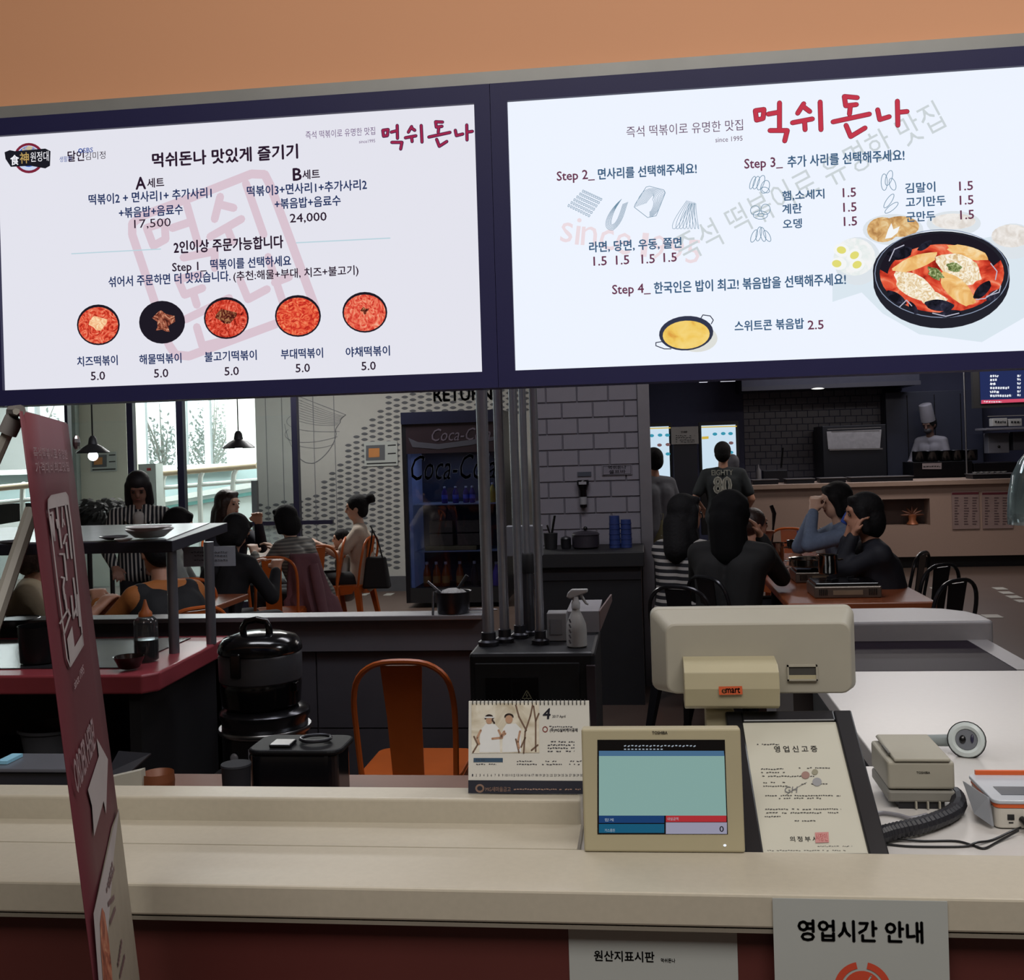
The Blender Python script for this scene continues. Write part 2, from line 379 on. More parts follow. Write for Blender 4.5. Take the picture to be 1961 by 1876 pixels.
# outer wall behind the glass partition: bright windows, sills, pillar
ow = struct('wall_window'); TEAL = mat('teal_grey_panel', '94a6a6', .6, var=.04, scale=2)
MB().box(XL, -4.4, 15.5, 15.62, 0, 1.47).build('wall_base', TEAL, ow); MB().box(XL, -4.4, 15.5, 15.62, 2.9, 3.2).build('wall_head', W_WHITE, ow)
FR = mat('white_window_frame', 'd2d6d4', .4); PANE = glass('window_glass', (.97, 1, 1))
def win(n, pxs, piers):
    st = struct('window_%d' % n)
    X = [at_Y(p, 860, 15.5).x for p in pxs]
    for a, b in zip(X[:-1], X[1:]):
        fr = MB(); t_ = .035
        fr.box(a, a+t_, 15.47, 15.6, 1.47, 2.9); fr.box(b-t_, b, 15.47, 15.6, 1.47, 2.9); fr.box(a+t_, b-t_, 15.47, 15.6, 1.47, 1.47+t_); fr.box(a+t_, b-t_, 15.47, 15.6, 2.9-t_, 2.9)
        fr.build('window_frame', FR, st); MB().box(a+t_, b-t_, 15.53, 15.54, 1.5, 2.87).build('pane', PANE, st)
    MB().box(X[0]-.05, X[-1]+.05, 15.36, 15.5, 1.43, 1.47).build('window_sill', FR, st)
    return X
A1 = win(1, (-140, -70, 62, 128), 0); A2 = win(2, (274, 342), 0); A3 = win(3, (352, 398, 440), 0)
for a, b in ((XL, A1[0]), (A1[-1], A2[0]), (A2[-1], A3[0]), (A3[-1], -4.4)):
    MB().box(a, b, 15.5, 15.62, 1.47, 2.9).build('wall_pier', W_WHITE, ow)
lp = struct('wall_column'); xa = at_Y(153, 850, 13.2).x; xb = at_Y(243, 850, 13.2).x
MB().box(xa, xb, 13.2, 13.5, 0, 3.2).build('column_core', mat('cream_column', 'c9c5b8', .8, var=.02), lp)
MB().box(xa-.12, xa, 13.1, 13.5, 0, 3.2).build('column_channel', mat('grey_channel', '7b827f', .6), lp)

# pale trees outside the windows
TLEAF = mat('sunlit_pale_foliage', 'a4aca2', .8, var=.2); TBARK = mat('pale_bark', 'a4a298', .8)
def tree(label, px, Y, zc, rx, rz, n, seed):
    x = at_Y(px, 820, Y).x; t_ = thing('tree', label, 'tree', (x, Y, 0)); rnd = random.Random(seed); k = MB(); br = MB(); br.tube([(0, 0, 0), (.05, 0, zc*.5), (0, 0, zc+rz*.5)], [.09, .06, .02], 8)
    for i in range(9): a = rnd.uniform(0, 6.28); br.tube([(0, 0, zc*.4+i*.12), (rx*.6*cos(a), rx*.4*sin(a), zc*.6+i*.16), (rx*.9*cos(a), rx*.6*sin(a), zc*.75+i*.2)], [.025, .015, .006], 5)
    br.build('trunk', TBARK, t_)
    for i in range(n):
        d_ = Vector((rnd.gauss(0, .5)*rx, rnd.gauss(0, .5)*rx, zc+rnd.gauss(0, .5)*rz)); u_ = Vector((rnd.uniform(-1, 1), rnd.uniform(-1, 1), rnd.uniform(-1, 1))).normalized()*.05; v_ = u_.orthogonal().normalized()*.025
        k.add([d_-u_, d_-v_, d_+u_, d_+v_], [(0, 1, 2, 3)])
    tag(k.build('foliage', TLEAF, t_), kind='stuff')
tree('pale leafy tree outside the window nearest the banner', 40, 20.5, 1.9, .9, .9, 1000, 1); tree('pale leafy tree outside the middle window', 310, 20.5, 1.75, .5, .7, 450, 2); tree('pale leafy tree outside the window by the pendant lamp', 404, 21.6, 1.8, .55, .8, 800, 3)
# glass partition with dark mullions
gp = struct('window_4'); MU = mat('dark_mullion', '17172a', .4); PY = 11.0
for px, w_ in ((133, .035), (254, .068), (349, .07), (568, .06)):
    x = at_Y(px, 900, PY).x; MB().box(x-w_/2, x+w_/2, PY-.04, PY+.04, 0, 3.2).build('mullion', MU, gp)
xr_ = at_Y(638, 1000, PY).x; xm = at_Y(568, 900, PY).x
MB().box(-10.9, xr_, PY-.025, PY+.025, .865, .905).build('transom', MU, gp); MB().box(-10.9, xr_, PY-.04, PY+.04, 0, .08).build('bottom_rail', MU, gp)
MB().box(-10.9, xm, PY-.004, PY+.004, .905, 3.1).build('pane', PANE, gp); MB().box(-10.9, xm, PY-.004, PY+.004, .08, .865).build('pane', glass('frosted_pane', (.95, 1, 1), milky=.25, mcol='cfe0df'), gp)
x = at_Y(487, 900, 11.6).x; MB().box(x-.03, x+.03, 11.57, 11.63, 0, 1.32).build('end_post', mat('grey_post', '6d6d70', .5), gp)

# ramp behind the glass, with its rail
rp = thing('ramp', 'white and teal sloping ramp wall beneath the handrail behind the glass partition', 'ramp', (-7, 14.2, 0))
a = at_Y(-60, 1022, 14.2); b = at_Y(492, 930, 14.2)
MB().add([(a.x, 14.2, 0), (b.x, 14.2, 0), (b.x, 14.2, b.z), (a.x, 14.2, a.z), (a.x, 14.3, 0), (b.x, 14.3, 0), (b.x, 14.3, b.z), (a.x, 14.3, a.z)], [(0, 1, 2, 3), (7, 6, 5, 4), (3, 2, 6, 7)]).build('ramp_wall', mat('pale_ramp', 'dfe9e8', .5, var=.03), rp, world=True)
MB().bar(a+Vector((0, -.03, .02)), b+Vector((0, -.03, .02)), .05, .07).build('ramp_cap', mat('white_cap', 'eef2f0', .4), rp, world=True)
MB().bar(a+Vector((0, -.02, -.09)), b+Vector((0, -.02, -.09)), .03, .045).build('ramp_stripe', mat('teal_stripe', '6aa09c', .5), rp, world=True)
hr = thing('handrail', 'beige handrail on curved white posts behind the glass partition', 'handrail', (-7, 13.6, 0))
RB = mat('beige_rail', 'b9a68c', .5); RW = mat('white_rail', 'd9dcd8', .4)
for (p, q) in (((-40, 938), (178, 917)), ((262, 910), (492, 891))):
    A_ = at_Y(*p, 13.6); B_ = at_Y(*q, 13.6); MB().tube([A_, B_], .042, 10).build('top_rail', RB, hr, smooth=True, world=True)
    MB().tube([A_+Vector((0, .08, -.19)), B_+Vector((0, .08, -.19))], .028, 8).build('lower_rail', RW, hr, smooth=True, world=True)
for px in (46, 157, 316, 388, 452):
    A_ = at_Y(px, 926-(px)*.07+.0*px, 13.6); MB().tube([A_+Vector((0, 0, -.02)), A_+Vector((-.05, .05, -.09)), A_+Vector((-.08, .08, -.25)), Vector((A_.x-.08, 13.68, .0))], .035, 8).build('post', RW, hr, smooth=True, world=True)

# ================================================================ MENU BOARDS
def board(x0, x1, sx0, sx1, label):
    t_ = thing('menu_board', label, 'menu screen', ((x0+x1)/2, 2.36, 1.69), group=None)
    k = MB(); z0, z1, s0, s1 = 1.686, 2.325, 1.7205, 2.2865; y0 = 2.286
    k.box(x0, x1, 2.3, 2.36, z0, z1); k.build('housing', NAVY, t_, world=True)
    k = MB(); k.box(x0, x1, y0, 2.3, z0, s0); k.box(x0, x1, y0, 2.3, s1, z1); k.box(x0, sx0, y0, 2.3, s0, s1); k.box(sx1, x1, y0, 2.3, s0, s1)
    k.build('bezel', NAVY, t_, world=True); return t_
SP = PlaneY(2.296)
bl = board(-1.475, -.2995, -1.411, -.333, 'lit menu screen with five small red bowls and a pink stamp mark')
MB().box(-1.411, -.333, 2.296, 2.3, 1.7205, 2.2865).build('screen', emis('screen_white_cool', 'e6e6f0', .98), bl, world=True)
br = board(-.2985, .98, -.263, .93, 'lit menu screen with line-drawn noodles and one large pan of red stew')
MB().box(-.263, .93, 2.296, 2.3, 1.7205, 2.2865).build('screen', emis('screen_white_blue', 'ecf2fd', 1.02), br, world=True)
E_BLUE = emis('ink_blue', '24345f'); E_DARK = emis('ink_plum', '2a1a2c'); E_MAR = emis('ink_maroon', '6a3a52'); E_SLATE = emis('ink_slate', '3f5f80')
E_RED = emis('logo_red', 'c23a4c'); E_RED2 = emis('logo_crimson', '9c2a4c'); E_OUT = emis('logo_outline', '3a2448'); E_PURP = emis('ink_purple', '6b4f7a')
# --- first board
wm = Print(SP, .0006)
def C2(x, y): return (230+x/4.69, 300+y/4.69)
bx = [(110, 700), (110, 600), (200, 530), (620, 375), (1180, 155), (1300, 160), (1350, 260), (1760, 1370), (1400, 1500), (620, 1790), (500, 1780), (440, 1690)]
wm.stroke([C2(*p) for p in bx], 16, closed=True)
for s_ in (((240, 640), (400, 590), (410, 740), (300, 800), (240, 640)), ((470, 640), (620, 590)), ((600, 430), (700, 780)), ((570, 905), (850, 850), (850, 1000)), ((900, 360), (850, 560)), ((900, 430), (1020, 460)),
           ((810, 720), (1090, 560)), ((970, 660), (1010, 760)), ((1130, 240), (1290, 700)), ((720, 1060), (520, 1100), (580, 1240), (740, 1180)), ((660, 1230), (690, 1330)), ((590, 1460), (980, 1270)), ((690, 1530), (740, 1700), (980, 1640)),
           ((1080, 1110), (1150, 1280), (1320, 1190)), ((1330, 900), (1470, 1330)), ((1390, 1130), (1520, 1080))):
    wm.stroke([C2(*p) for p in s_], 15)
wm.build('stamp_mark', emis('stamp_pink', 'd9c4d0'), bl, label='pale pink stamp behind the menu text')
L1 = Print(SP, .0014); L1.stroke([(138, 486), (308, 477)], 2); L1.stroke([(568, 465), (747, 456)], 2.2); L1.build('divider_line', emis('pale_blue_line', 'bcd4de'), bl)
D = Print(SP, .0018); B = Print(SP, .0018)
D.text('먹쉬돈나 맛있게 즐기기', 293, 571, 321, 27, .03)
D.text('A', 261, 280, 363, 23, .03); D.text('세트', 283, 315, 360, 18, .02); D.text('B', 562, 578, 346, 23, .03); D.text('세트', 580, 613, 344, 18, .02)
B.text('떡볶이2 + 면사리1+ 추가사리1', 171, 406, 393, 20); B.text('+볶음밥+음료수', 229, 351, 418, 20); B.text('떡볶이3+면사리1+추가사리2', 474, 703, 377, 20); B.text('+볶음밥+음료수', 527, 653, 401, 20)
D.text('17,500', 258, 328, 440, 19, -.006); D.text('24,000', 556, 626, 429, 19, .014)
D.text('2인이상 주문가능합니다', 334, 543, 486, 24, .026); D.text('Step 1_', 331, 396, 525, 21, .016); B.text('떡볶이를 선택하세요', 404, 558, 517, 20)
B.text('섞어서 주문하면 더 맛있습니다.', 209, 442, 550, 20); D.text('(추천:해물+부대, 치즈+불고기)', 448, 687, 541, 21, .014)
for s_, x0, x1, yb in (('치즈떡볶이', 149, 226, 702), ('해물떡볶이', 268, 348, 698), ('불고기떡볶이', 393, 492, 693), ('부대떡볶이', 539, 619, 688), ('야채떡볶이', 663, 747, 684)): B.text(s_, x0, x1, yb, 19)
for x0, yb in ((175, 728), (296, 723), (431, 719), (567, 713), (693, 709)): D.text('5.0', x0, x0+27, yb, 16, .016)
D.build('lettering', E_DARK, bl); B.build('lettering', E_BLUE, bl)
t = Print(SP, .0018); t.text('즉석 떡볶이로 유명한 맛집', 586, 719, 267, 15, -.01); t.text('since1995', 688, 719, 275, 6.5, -.01); t.build('lettering', E_PURP, bl)
LOGO = [([(850, 245), (900, 238), (893, 295), (857, 300), (850, 245)], 0), ([(930, 262), (978, 250)], 0), ([(985, 200), (988, 320)], 0), ([(935, 358), (1030, 358), (1018, 420)], 0), ([(1120, 210), (1090, 262)], 0), ([(1122, 225), (1150, 245)], 0),
        ([(1062, 315), (1160, 297)], 0), ([(1120, 305), (1125, 350)], 0), ([(1210, 200), (1218, 355)], 0), ([(1410, 168), (1345, 165), (1352, 215), (1405, 208)], 0), ([(1375, 215), (1370, 265)], 0), ([(1282, 308), (1480, 265)], 0),
        ([(1355, 330), (1380, 395), (1450, 350)], 0), ([(1530, 245), (1540, 295), (1600, 280)], 0), ([(1637, 195), (1640, 335)], 0), ([(1640, 262), (1690, 255)], 0)]
o1 = Print(SP, .0020); o2 = Print(SP, .0026)
for P_, _ in LOGO:
    q = [(560+x/4.9, 200+y/4.9) for x, y in P_]; o1.stroke(q, 6.6); o2.stroke(q, 4)
o1.build('logo_outline', E_OUT, bl); o2.build('logo', E_RED2, bl, label='crimson brush-written shop name')
# two small programme emblems
g = Print(SP, .0016); g.disc(56, 303, 29, 29); g.build('emblem_ring', emis('emblem_maroon', '7a2438'), bl)
g = Print(SP, .002); g.disc(56, 303, 24, 24); g.build('emblem_disc', emis('emblem_white', 'c8d4ee'), bl)
g = Print(SP, .0023); g.disc(56, 300, 20, 20); g.build('emblem_disc', food('emblem_blue', [(.3, '2c4aa0'), (.5, '4a74d0'), (.62, 'c8b894')], 40), bl)
g = Print(SP, .0027); g.poly((10, 292), (20, 288), (30, 290), (88, 285), (98, 290), (97, 318), (88, 323), (60, 318), (22, 320), (12, 305)); g.build('emblem_plate', emis('emblem_black', '1c1c24'), bl)
g = Print(SP, .0032); g.text('食', 22, 38, 317, 19, .02); g.text('원정대', 60, 95, 311, 19, .0); g.build('lettering', emis('emblem_letter_white', 'f4f4fa'), bl)
g = Print(SP, .0032); g.text('神', 40, 57, 314, 21, .01); g.build('lettering', emis('emblem_letter_gold', 'b89a5c'), bl)
g = Print(SP, .002); g.text('SBS', 160, 179, 293, 9, .01); g.stroke(arc(155, 289, 3.4, 3.6, 0, 340), 1.8); g.text('생활의', 115, 138, 311, 11, 0); g.build('lettering', emis('tv_blue', '2a4a9c'), bl)
g = Print(SP, .002); g.text('달인', 131, 162, 310, 20, .02); g.text('김미정', 164, 203, 307, 15, 0); g.build('lettering', E_DARK, bl)
# five dishes
RINGM = emis('dish_rim', '1e1a24'); 
dishes = [(189, 622, 40, 38, [(.30, '8c1c14'), (.45, 'd8402c'), (.6, 'f08060'), (.75, 'f8c8a0')]), (311, 617, 43, 40, None), (434, 609, 42, 39, [(.3, '5c1410'), (.45, 'c83424'), (.6, 'e86850'), (.75, 'f4a088')]),
          (571, 605, 43, 39, [(.3, '9c1c18'), (.45, 'd83c2c'), (.6, 'f07850'), (.75, 'f8b088')]), (699, 598, 42, 38, [(.3, 'a82018'), (.45, 'e04c3c'), (.6, 'f08868'), (.75, 'f8b8a0')])]
for i, (x, y, rx, ry, cs) in enumerate(dishes):
    g = Print(SP, .0016); g.disc(x, y, rx+1, ry+1); g.build('dish_rim', RINGM, bl)
    g = Print(SP, .002)
    if cs: g.disc(x, y+1, rx-2, ry-3)
    else: g.poly(*[(x+3+(18+6*sin(k*2.3)+4*cos(k*5))*cos(-k*.45), y-1+(20+5*sin(k*1.7))*sin(-k*.45)) for k in range(14)])
    g.build('dish_food', food('dish_food_%d' % i, cs or [(.3, '2c1414'), (.45, '7c3c2c'), (.58, 'b87058'), (.75, 'e8c8a0')], 42, 4.5), bl)
    if i in (0, 2, 4):
        g = Print(SP, .0024); g.poly(*[(x+((17, 0, 20, 0, 7)[i]+3*sin(k*2.1))*cos(-k*.5), y-4+((13, 0, 13, 0, 6)[i]+3*cos(k*1.3))*sin(-k*.5)) for k in range(12)])
        g.build('dish_topping', food('dish_topping_%d' % i, [(.3, 'e8a070'), (.5, 'f8c898'), (.7, 'fff0c8')] if i == 0 else [(.35, '3c1414'), (.5, '6c2c20'), (.7, 'c89868')], 80, 3), bl)
# --- second board
wm = Print(SP, .0006)
for ch, x, y, w_, h_, r_ in (('s', 1072, 463, 23, 38, 8), ('i', 1100, 468, 9, 51, 8), ('n', 1112, 469, 30, 36, 6), ('c', 1148, 480, 28, 40, 2), ('e', 1176, 486, 31, 42, 0), ('1', 1226, 491, 12, 46, -6), ('9', 1245, 495, 27, 46, -10), ('9', 1280, 499, 27, 46, -14), ('5', 1312, 503, 26, 46, -20)):
    a = SP.uv(x, y); k = SP.uv(x+1, y)[0]-a[0]
    wm.text_uv(ch, a[0], a[1], a[0]+w_*k, a[1]+h_*k, .0, rot=radians(-abs(r_) if r_ > 0 else -8), shear=0)
wm.build('faded_lettering', emis('since_pink', 'ecdce2'), br)
wm = Print(SP, .0009); a = SP.uv(1312, 506); k = SP.uv(1313, 506)[0]-a[0]
wm.text_uv('즉석 떡볶이로 유명한 맛집', a[0], a[1], a[0]+548*k, a[1]+58*k, -.012, rot=radians(25.3)); wm.build('faded_lettering', emis('faded_grey', 'ccd4d8'), br)
# photograph printed at the side: pan of stew with side dishes
g = Print(SP, .0010); g.poly((1594, 545), (1672, 500), (1961, 440), (1975, 600), (1880, 655), (1760, 640), (1690, 600), (1650, 560), (1594, 578)); g.build('photo_shade', emis('photo_pale_blue', 'dbe7f0'), br)
for x, y, rx, ry in ((1642, 500, 45, 46), (1710, 440, 58, 30), (1826, 428, 52, 24), (1940, 462, 44, 34)):
    g = Print(SP, .0013)
    P_ = [(max(1594, x+rx*cos(t)), y+ry*sin(t)) for t in [-2*pi*i/26 for i in range(26)]]; g.poly(*P_); g.build('side_dish', emis('dish_porcelain', 'dde4ea'), br)
for x, y, rx, ry, c_ in ((1636, 492, 40, 36, 0), (1690, 440, 30, 24, 1), (1724, 434, 36, 20, 1), (1826, 424, 42, 15, 2), (1936, 452, 38, 22, 2)):
    g = Print(SP, .0016+c_*.0001); g.poly(*[(max(1594, x+rx*cos(t)), y+ry*sin(t)) for t in [-2*pi*i/20 for i in range(20)]])
    g.build('side_food', food('side_food_%d' % c_, ([(.35, 'e4ecea'), (.6, 'f4f4f4')], [(.3, 'a87848'), (.5, 'd8ac70'), (.7, 'ecd4a4')], [(.3, 'd8d0c8'), (.6, 'f0ece8')])[c_], 60, 1), br)
for x, y, r_ in ((1611, 479, .2), (1636, 489, -.5), (1641, 507, -.4), (1600, 505, .1)):
    g = Print(SP, .0019); g.disc(max(x, 1606), y, 15, 12, rot=r_); g.build('egg_white', emis('egg_white', 'f4f6f6'), br)
    g = Print(SP, .0022); g.disc(max(x, 1602), y, 9, 7, rot=r_); g.build('egg_yolk', emis('egg_yolk', 'e2dc78'), br)
g = Print(SP, .0024); g.poly(*[(1802+131*cos(t), (519 if sin(t) < 0 else 536)+(76 if sin(t) < 0 else 93)*sin(t)) for t in [-2*pi*i/40 for i in range(40)]]); g.build('pan', emis('pan_black', '23232c'), br)
g = Print(SP, .0026); g.stroke(arc(1803, 524, 128, 84, 0, 360, 40), 1.6); g.build('pan_edge', emis('pan_edge_light', '8c98b0'), br)
g = Print(SP, .0027); g.disc(1803, 523, 119, 76, n=36); g.build('stew', food('stew_red', [(.3, '8c1c14'), (.45, 'd0402c'), (.58, 'e86444'), (.72, 'f0a080')], 28, 1.5), br)
g = Print(SP, .0028); g.poly(*[(1803+119*cos(t), 523+76*sin(t)-(8 if 0 else 0)) for t in [radians(-175+i*5.2) for i in range(31)]][::-1]+[(1803+104*cos(t), 530+62*sin(t)) for t in [radians(-175+i*5.2) for i in range(31)]]); g.build('pan_inside', RINGM, br)
def blob(name, cx, cy, rx, ry, rot, m, off, wob=.12, n=18, sd=1):
    g = Print(SP, off); g.poly(*[(cx+rx*(1+wob*sin(k*sd*1.7))*cos(-2*pi*k/n)*cos(rot)-ry*sin(-2*pi*k/n)*sin(rot), cy+rx*(1+wob*sin(k*sd*1.7))*cos(-2*pi*k/n)*sin(rot)+ry*sin(-2*pi*k/n)*cos(rot)) for k in range(n)]); g.build(name, m, br)
RICE = food('rice_print', [(.35, 'd8b888'), (.5, 'f0e0c0'), (.65, 'fffaf0')], 90, 2); EGGR = food('fried_print', [(.3, 'd89850'), (.5, 'f0c078'), (.7, 'f8e0b0')], 35, 1)
blob('fried_dumpling', 1752, 503, 44, 13, -.35, EGGR, .0031); blob('fried_dumpling', 1852, 484, 40, 12, .25, EGGR, .0031, sd=2)
blob('cheese_rice', 1750, 548, 42, 22, .5, RICE, .0033, .15); blob('cheese_rice', 1838, 515, 46, 26, .45, RICE, .0033, .15, sd=3); blob('cheese_rice', 1785, 572, 26, 14, .2, RICE, .0034, .2)
blob('fried_dumpling', 1832, 554, 42, 19, .75, EGGR, .0036, .1); blob('greens', 1790, 524, 16, 10, .6, food('greens_print', [(.35, '3c4c24'), (.55, '7c8c54'), (.7, 'c8d0a0')], 90, 2), .0038, .3); blob('greens', 1826, 512, 14, 9, .2, _M['greens_print'], .0038, .2)
for x, y, rx, ry, r_ in ((1716, 571, 22, 9, .6), (1748, 590, 14, 6, 1.0), (1798, 585, 28, 11, .1), (1818, 601, 24, 7, -.1), (1880, 556, 22, 10, -.8), (1902, 566, 16, 8, -.6), (1722, 485, 24, 13, -.2), (1770, 471, 16, 6, -.6)):
    blob('mussel', x, y, rx, ry, r_, food('mussel_print', [(.4, '14141c'), (.62, '2c2c3c'), (.75, '5c5c70')], 50, 1), .0040, .08)
for P_ in (((1722, 588), (1735, 575), (1745, 586)), ((1785, 600), (1810, 606), (1835, 600)), ((1868, 574), (1885, 572), (1908, 556)), ((1896, 505), (1908, 520), (1905, 536)), ((1702, 500), (1712, 478), (1730, 470)), ((1888, 568), (1912, 560), (1915, 548))):
    g = Print(SP, .0043); g.stroke(P_, 2); g.build('mussel_edge', emis('mussel_edge_grey', 'b8b8c8'), br)
# corn fried rice pan
g = Print(SP, .0010); g.disc(1334, 648, 40, 26); g.build('pan_shadow_print', emis('pale_cream_grey', 'dedfda'), br)
g = Print(SP, .0014); g.disc(1314, 638, 52, 33, rot=-.08); g.build('pan', emis('pan_navy', '34384c'), br)
g = Print(SP, .0017); g.disc(1314, 641, 45, 27, rot=-.06); g.build('corn_rice', food('corn_rice', [(.3, 'd89840'), (.42, 'f0c860'), (.7, 'f8dc88')], 30, .5), br)
g = Print(SP, .0017); g.stroke([(1340, 613), (1346, 603), (1360, 605), (1366, 613), (1362, 620)], 1.8); g.stroke([(1268, 654), (1256, 656), (1256, 662), (1272, 668), (1285, 668)], 1.8); g.build('pan_handle', emis('pan_navy', '34384c'), br)
# line-drawn noodles and extras
g = Print(SP, .0015)
def C3(x, y): return (1040+x/5.447, 340+y/5.447)
for r in range(6):      # curly block
    x0, y0 = 415-r*30, 130+r*30; x1, y1 = 600-r*25, 215+r*34
    for k in range(9):
        t_ = k/8; x = x0+(x1-x0)*t_; y = y0+(y1-y0)*t_; g.stroke([C3(x, y), C3(x+16, y+6), C3(x+8, y+26), C3(x-6, y+24), C3(x, y)], .9, caps=False)
for k in range(6): g.stroke([C3(*p) for p in bez((820-k*6, 225+k*9), (640+k*14, 380), (600+k*18, 560-k*8), (730, 550-k*12), 10)+bez((730, 550-k*12), (840-k*12, 470), (850-k*8, 340), (885-k*10, 255+k*4), 8)], .8, caps=False)
for k in range(9):      # block with folded strands
    g.stroke([C3(*p) for p in bez((960+k*14, 310-k*5), (1010+k*14, 150+k*6), (1080+k*12, 60+k*10), (1270-k*16, 150+k*10), 8)+bez((1270-k*16, 150+k*10), (1240-k*8, 260), (1200-k*9, 400-k*4), (1110, 415-k*7), 8)], .7, caps=False)
g.stroke([C3(*p) for p in ((1075, 100), (1110, 92), (1260, 130), (1275, 160), (1180, 400), (1090, 418), (950, 310), (960, 280), (1075, 100))], 1, caps=False)
for k in range(8): g.stroke([C3(*p) for p in bez((1500+k*12, 240+k*3), (1440+k*16, 330), (1330+k*38, 470), (1350+k*38, 530), 8)+bez((1350+k*38, 530), (1390+k*36, 570), (1440+k*22, 430), (1530+k*9, 270), 8)], .8, caps=False)
def lv(x, y, w_, h_, r_): g.stroke([(x+w_*cos(t)*cos(r_)-h_*sin(t)*sin(r_), y+w_*cos(t)*sin(r_)+h_*sin(t)*cos(r_)) for t in [2*pi*i/14 for i in range(15)]], 1.2, caps=False)
for a in ((1441, 350, 4, 13), (1448, 350, 5, 13), (1457, 350, 6, 15), (1465, 358, 8, 13)): lv(*a, .35)
lv(1466, 364, 8, 5, .4)
for a in ((1446, 403, 9, 9, 0), (1466, 401, 9, 10, 0), (1456, 412, 14, 8, 0), (1457, 412, 6, 3, 0), (1444, 452, 5, 13, .4), (1453, 448, 5, 14, .2), (1461, 449, 5, 14, -.2), (1469, 452, 5, 12, -.5), (1693, 349, 6, 16, 0), (1702, 341, 6, 15, .3), (1709, 353, 6, 12, -.3),
          (1702, 385, 5, 16, .6), (1707, 398, 5, 16, .9)): lv(*a)
g.build('line_drawing', emis('line_teal', '6f8fa6'), br)
g = Print(SP, .0045); g.poly((1694, 458), (1700, 440), (1706, 428), (1710, 440), (1722, 434), (1718, 446), (1706, 456)); g.build('leaf_icon', emis('leaf_icon_white', 'f4f6f8'), br)
g = Print(SP, .0018)
for s_, x0, x1, yb, h_ in (('Step 2_', 1067, 1139, 352, 23), ('Step 3_', 1426, 1499, 329, 24), ('Step 4_', 1173, 1246, 569, 23)): g.text(s_, x0, x1, yb, h_, .016)
for x0, yb in ((1137, 509), (1180, 507), (1229, 505), (1271, 502), (1614, 378), (1615, 406), (1616, 433)): g.text('1.5', x0, x0+25, yb, 17, .018)
g.text('2.5', 1547, 1577, 631, 17, .018); g.build('lettering', E_MAR, br)
g = Print(SP, .0046)
for x0, yb in ((1836, 366), (1837, 393), (1838, 421)): g.text('1.5', x0, x0+26, yb, 17, .018)
g.build('lettering', E_MAR, br)
g = Print(SP, .0046)
for s_, x0, x1, yb, h_ in (('면사리를 선택해주세요!', 1146, 1334, 345, 21), ('추가 사리를 선택해주세요!', 1508, 1731, 322, 22), ('라면, 당면, 우동, 쫄면', 1129, 1305, 485, 21), ('햄,소세지', 1498, 1578, 386, 19), ('계란', 1498, 1535, 411, 19), ('오뎅', 1499, 1535, 439, 18),
                           ('김말이', 1733, 1790, 371, 19), ('고기만두', 1734, 1810, 398, 19), ('군만두', 1735, 1790, 426, 19), ('한국인은 밥이 최고! 볶음밥을 선택해주세요!', 1253, 1619, 563, 22), ('스위트콘 볶음밥', 1407, 1539, 635, 20)): g.text(s_, x0, x1, yb, h_, .022)
g.build('lettering', E_SLATE, br)
g = Print(SP, .0018); g.text('즉석 떡볶이로 유명한 맛집', 1200, 1423, 264, 21, -.012); g.text('since 1995', 1370, 1422, 273, 9.5, -.005); g.build('lettering', emis('ink_mauve', '6a5068'), br)
LOGO2 = [[(140, 340), (190, 333), (185, 385), (147, 395), (140, 340)], [(215, 360), (270, 350)], [(280, 295), (280, 440)], [(225, 455), (325, 455), (310, 515)], [(420, 300), (385, 355)], [(422, 320), (455, 345)], [(355, 410), (470, 388)], [(425, 400), (428, 450)], [(515, 290), (520, 450)],
         [(730, 265), (655, 258), (663, 312), (725, 305)], [(690, 312), (685, 360)], [(590, 405), (800, 360)], [(665, 425), (692, 490), (775, 440)], [(848, 335), (860, 392), (915, 375)], [(962, 285), (965, 425)], [(965, 350), (1018, 345)]]
o1 = Print(SP, .0020); o2 = Print(SP, .0026)
for P_ in LOGO2:
    q = [(1400+x/3.025, 100+y/3.025) for x, y in P_]; o1.stroke(q, 10); o2.stroke(q, 8)
o1.build('logo_outline', emis('logo_outline_red', '7a2438'), br); o2.build('logo', E_RED, br, label='red brush-written shop name')
# ================================================================ SERVICE COUNTER
STONE = mat('beige_solid_surface', 'b5ad9c', .38, var=.035, scale=90); STONEW = mat('white_solid_surface', 'c4c0bc', .28, var=.02, scale=60)
APRON = mat('oxblood_panel', '582a26', .45, var=.06, scale=4); INK = mat('print_ink_black', '141416', .7); PAPER = mat('paper_white', 'a9aca8', .8, var=.015)
sc_ = thing('service_counter', 'beige stone service counter with a dark oxblood front under the menu screens', 'counter', (-.2, 1.72, 0))
k = MB(); k.box(-2.2, 1.35, 1.712, 1.895, .808, .86); k.build('front_ledge', STONE, sc_, world=True, bevel=.004)
k = MB(); k.box(-2.2, -.135, 1.895, 2.02, .808, .86); k.build('rear_ledge', STONE, sc_, world=True)
k = MB(); k.box(-2.2, -.135, 2.018, 2.09, .80, .906); k.build('upstand', STONE, sc_, world=True, bevel=.006, seg=3)
k = MB(); k.prism([(-.135, 1.895), (1.35, 1.895), (1.28, 3.53), (.5, 3.53), (.5, 2.5), (-.135, 2.5)], .79, .832); k.build('white_worktop', STONEW, sc_, world=True, bevel=.003)
k = MB(); k.box(-2.2, 1.35, 1.74, 1.78, 0, .808); k.build('front_panel', APRON, sc_, world=True)
k = MB(); k.box(.5, 1.3, 2.5, 3.5, 0, .79); k.build('worktop_cabinet', BLACKM, sc_, world=True)
k = MB(); k.box(-2.2, -.15, 2.09, 2.69, .72, .75); k.build('rear_worktop', mat('worn_brown_worktop', '6b4a3c', .45, var=.12, scale=6), sc_, world=True)
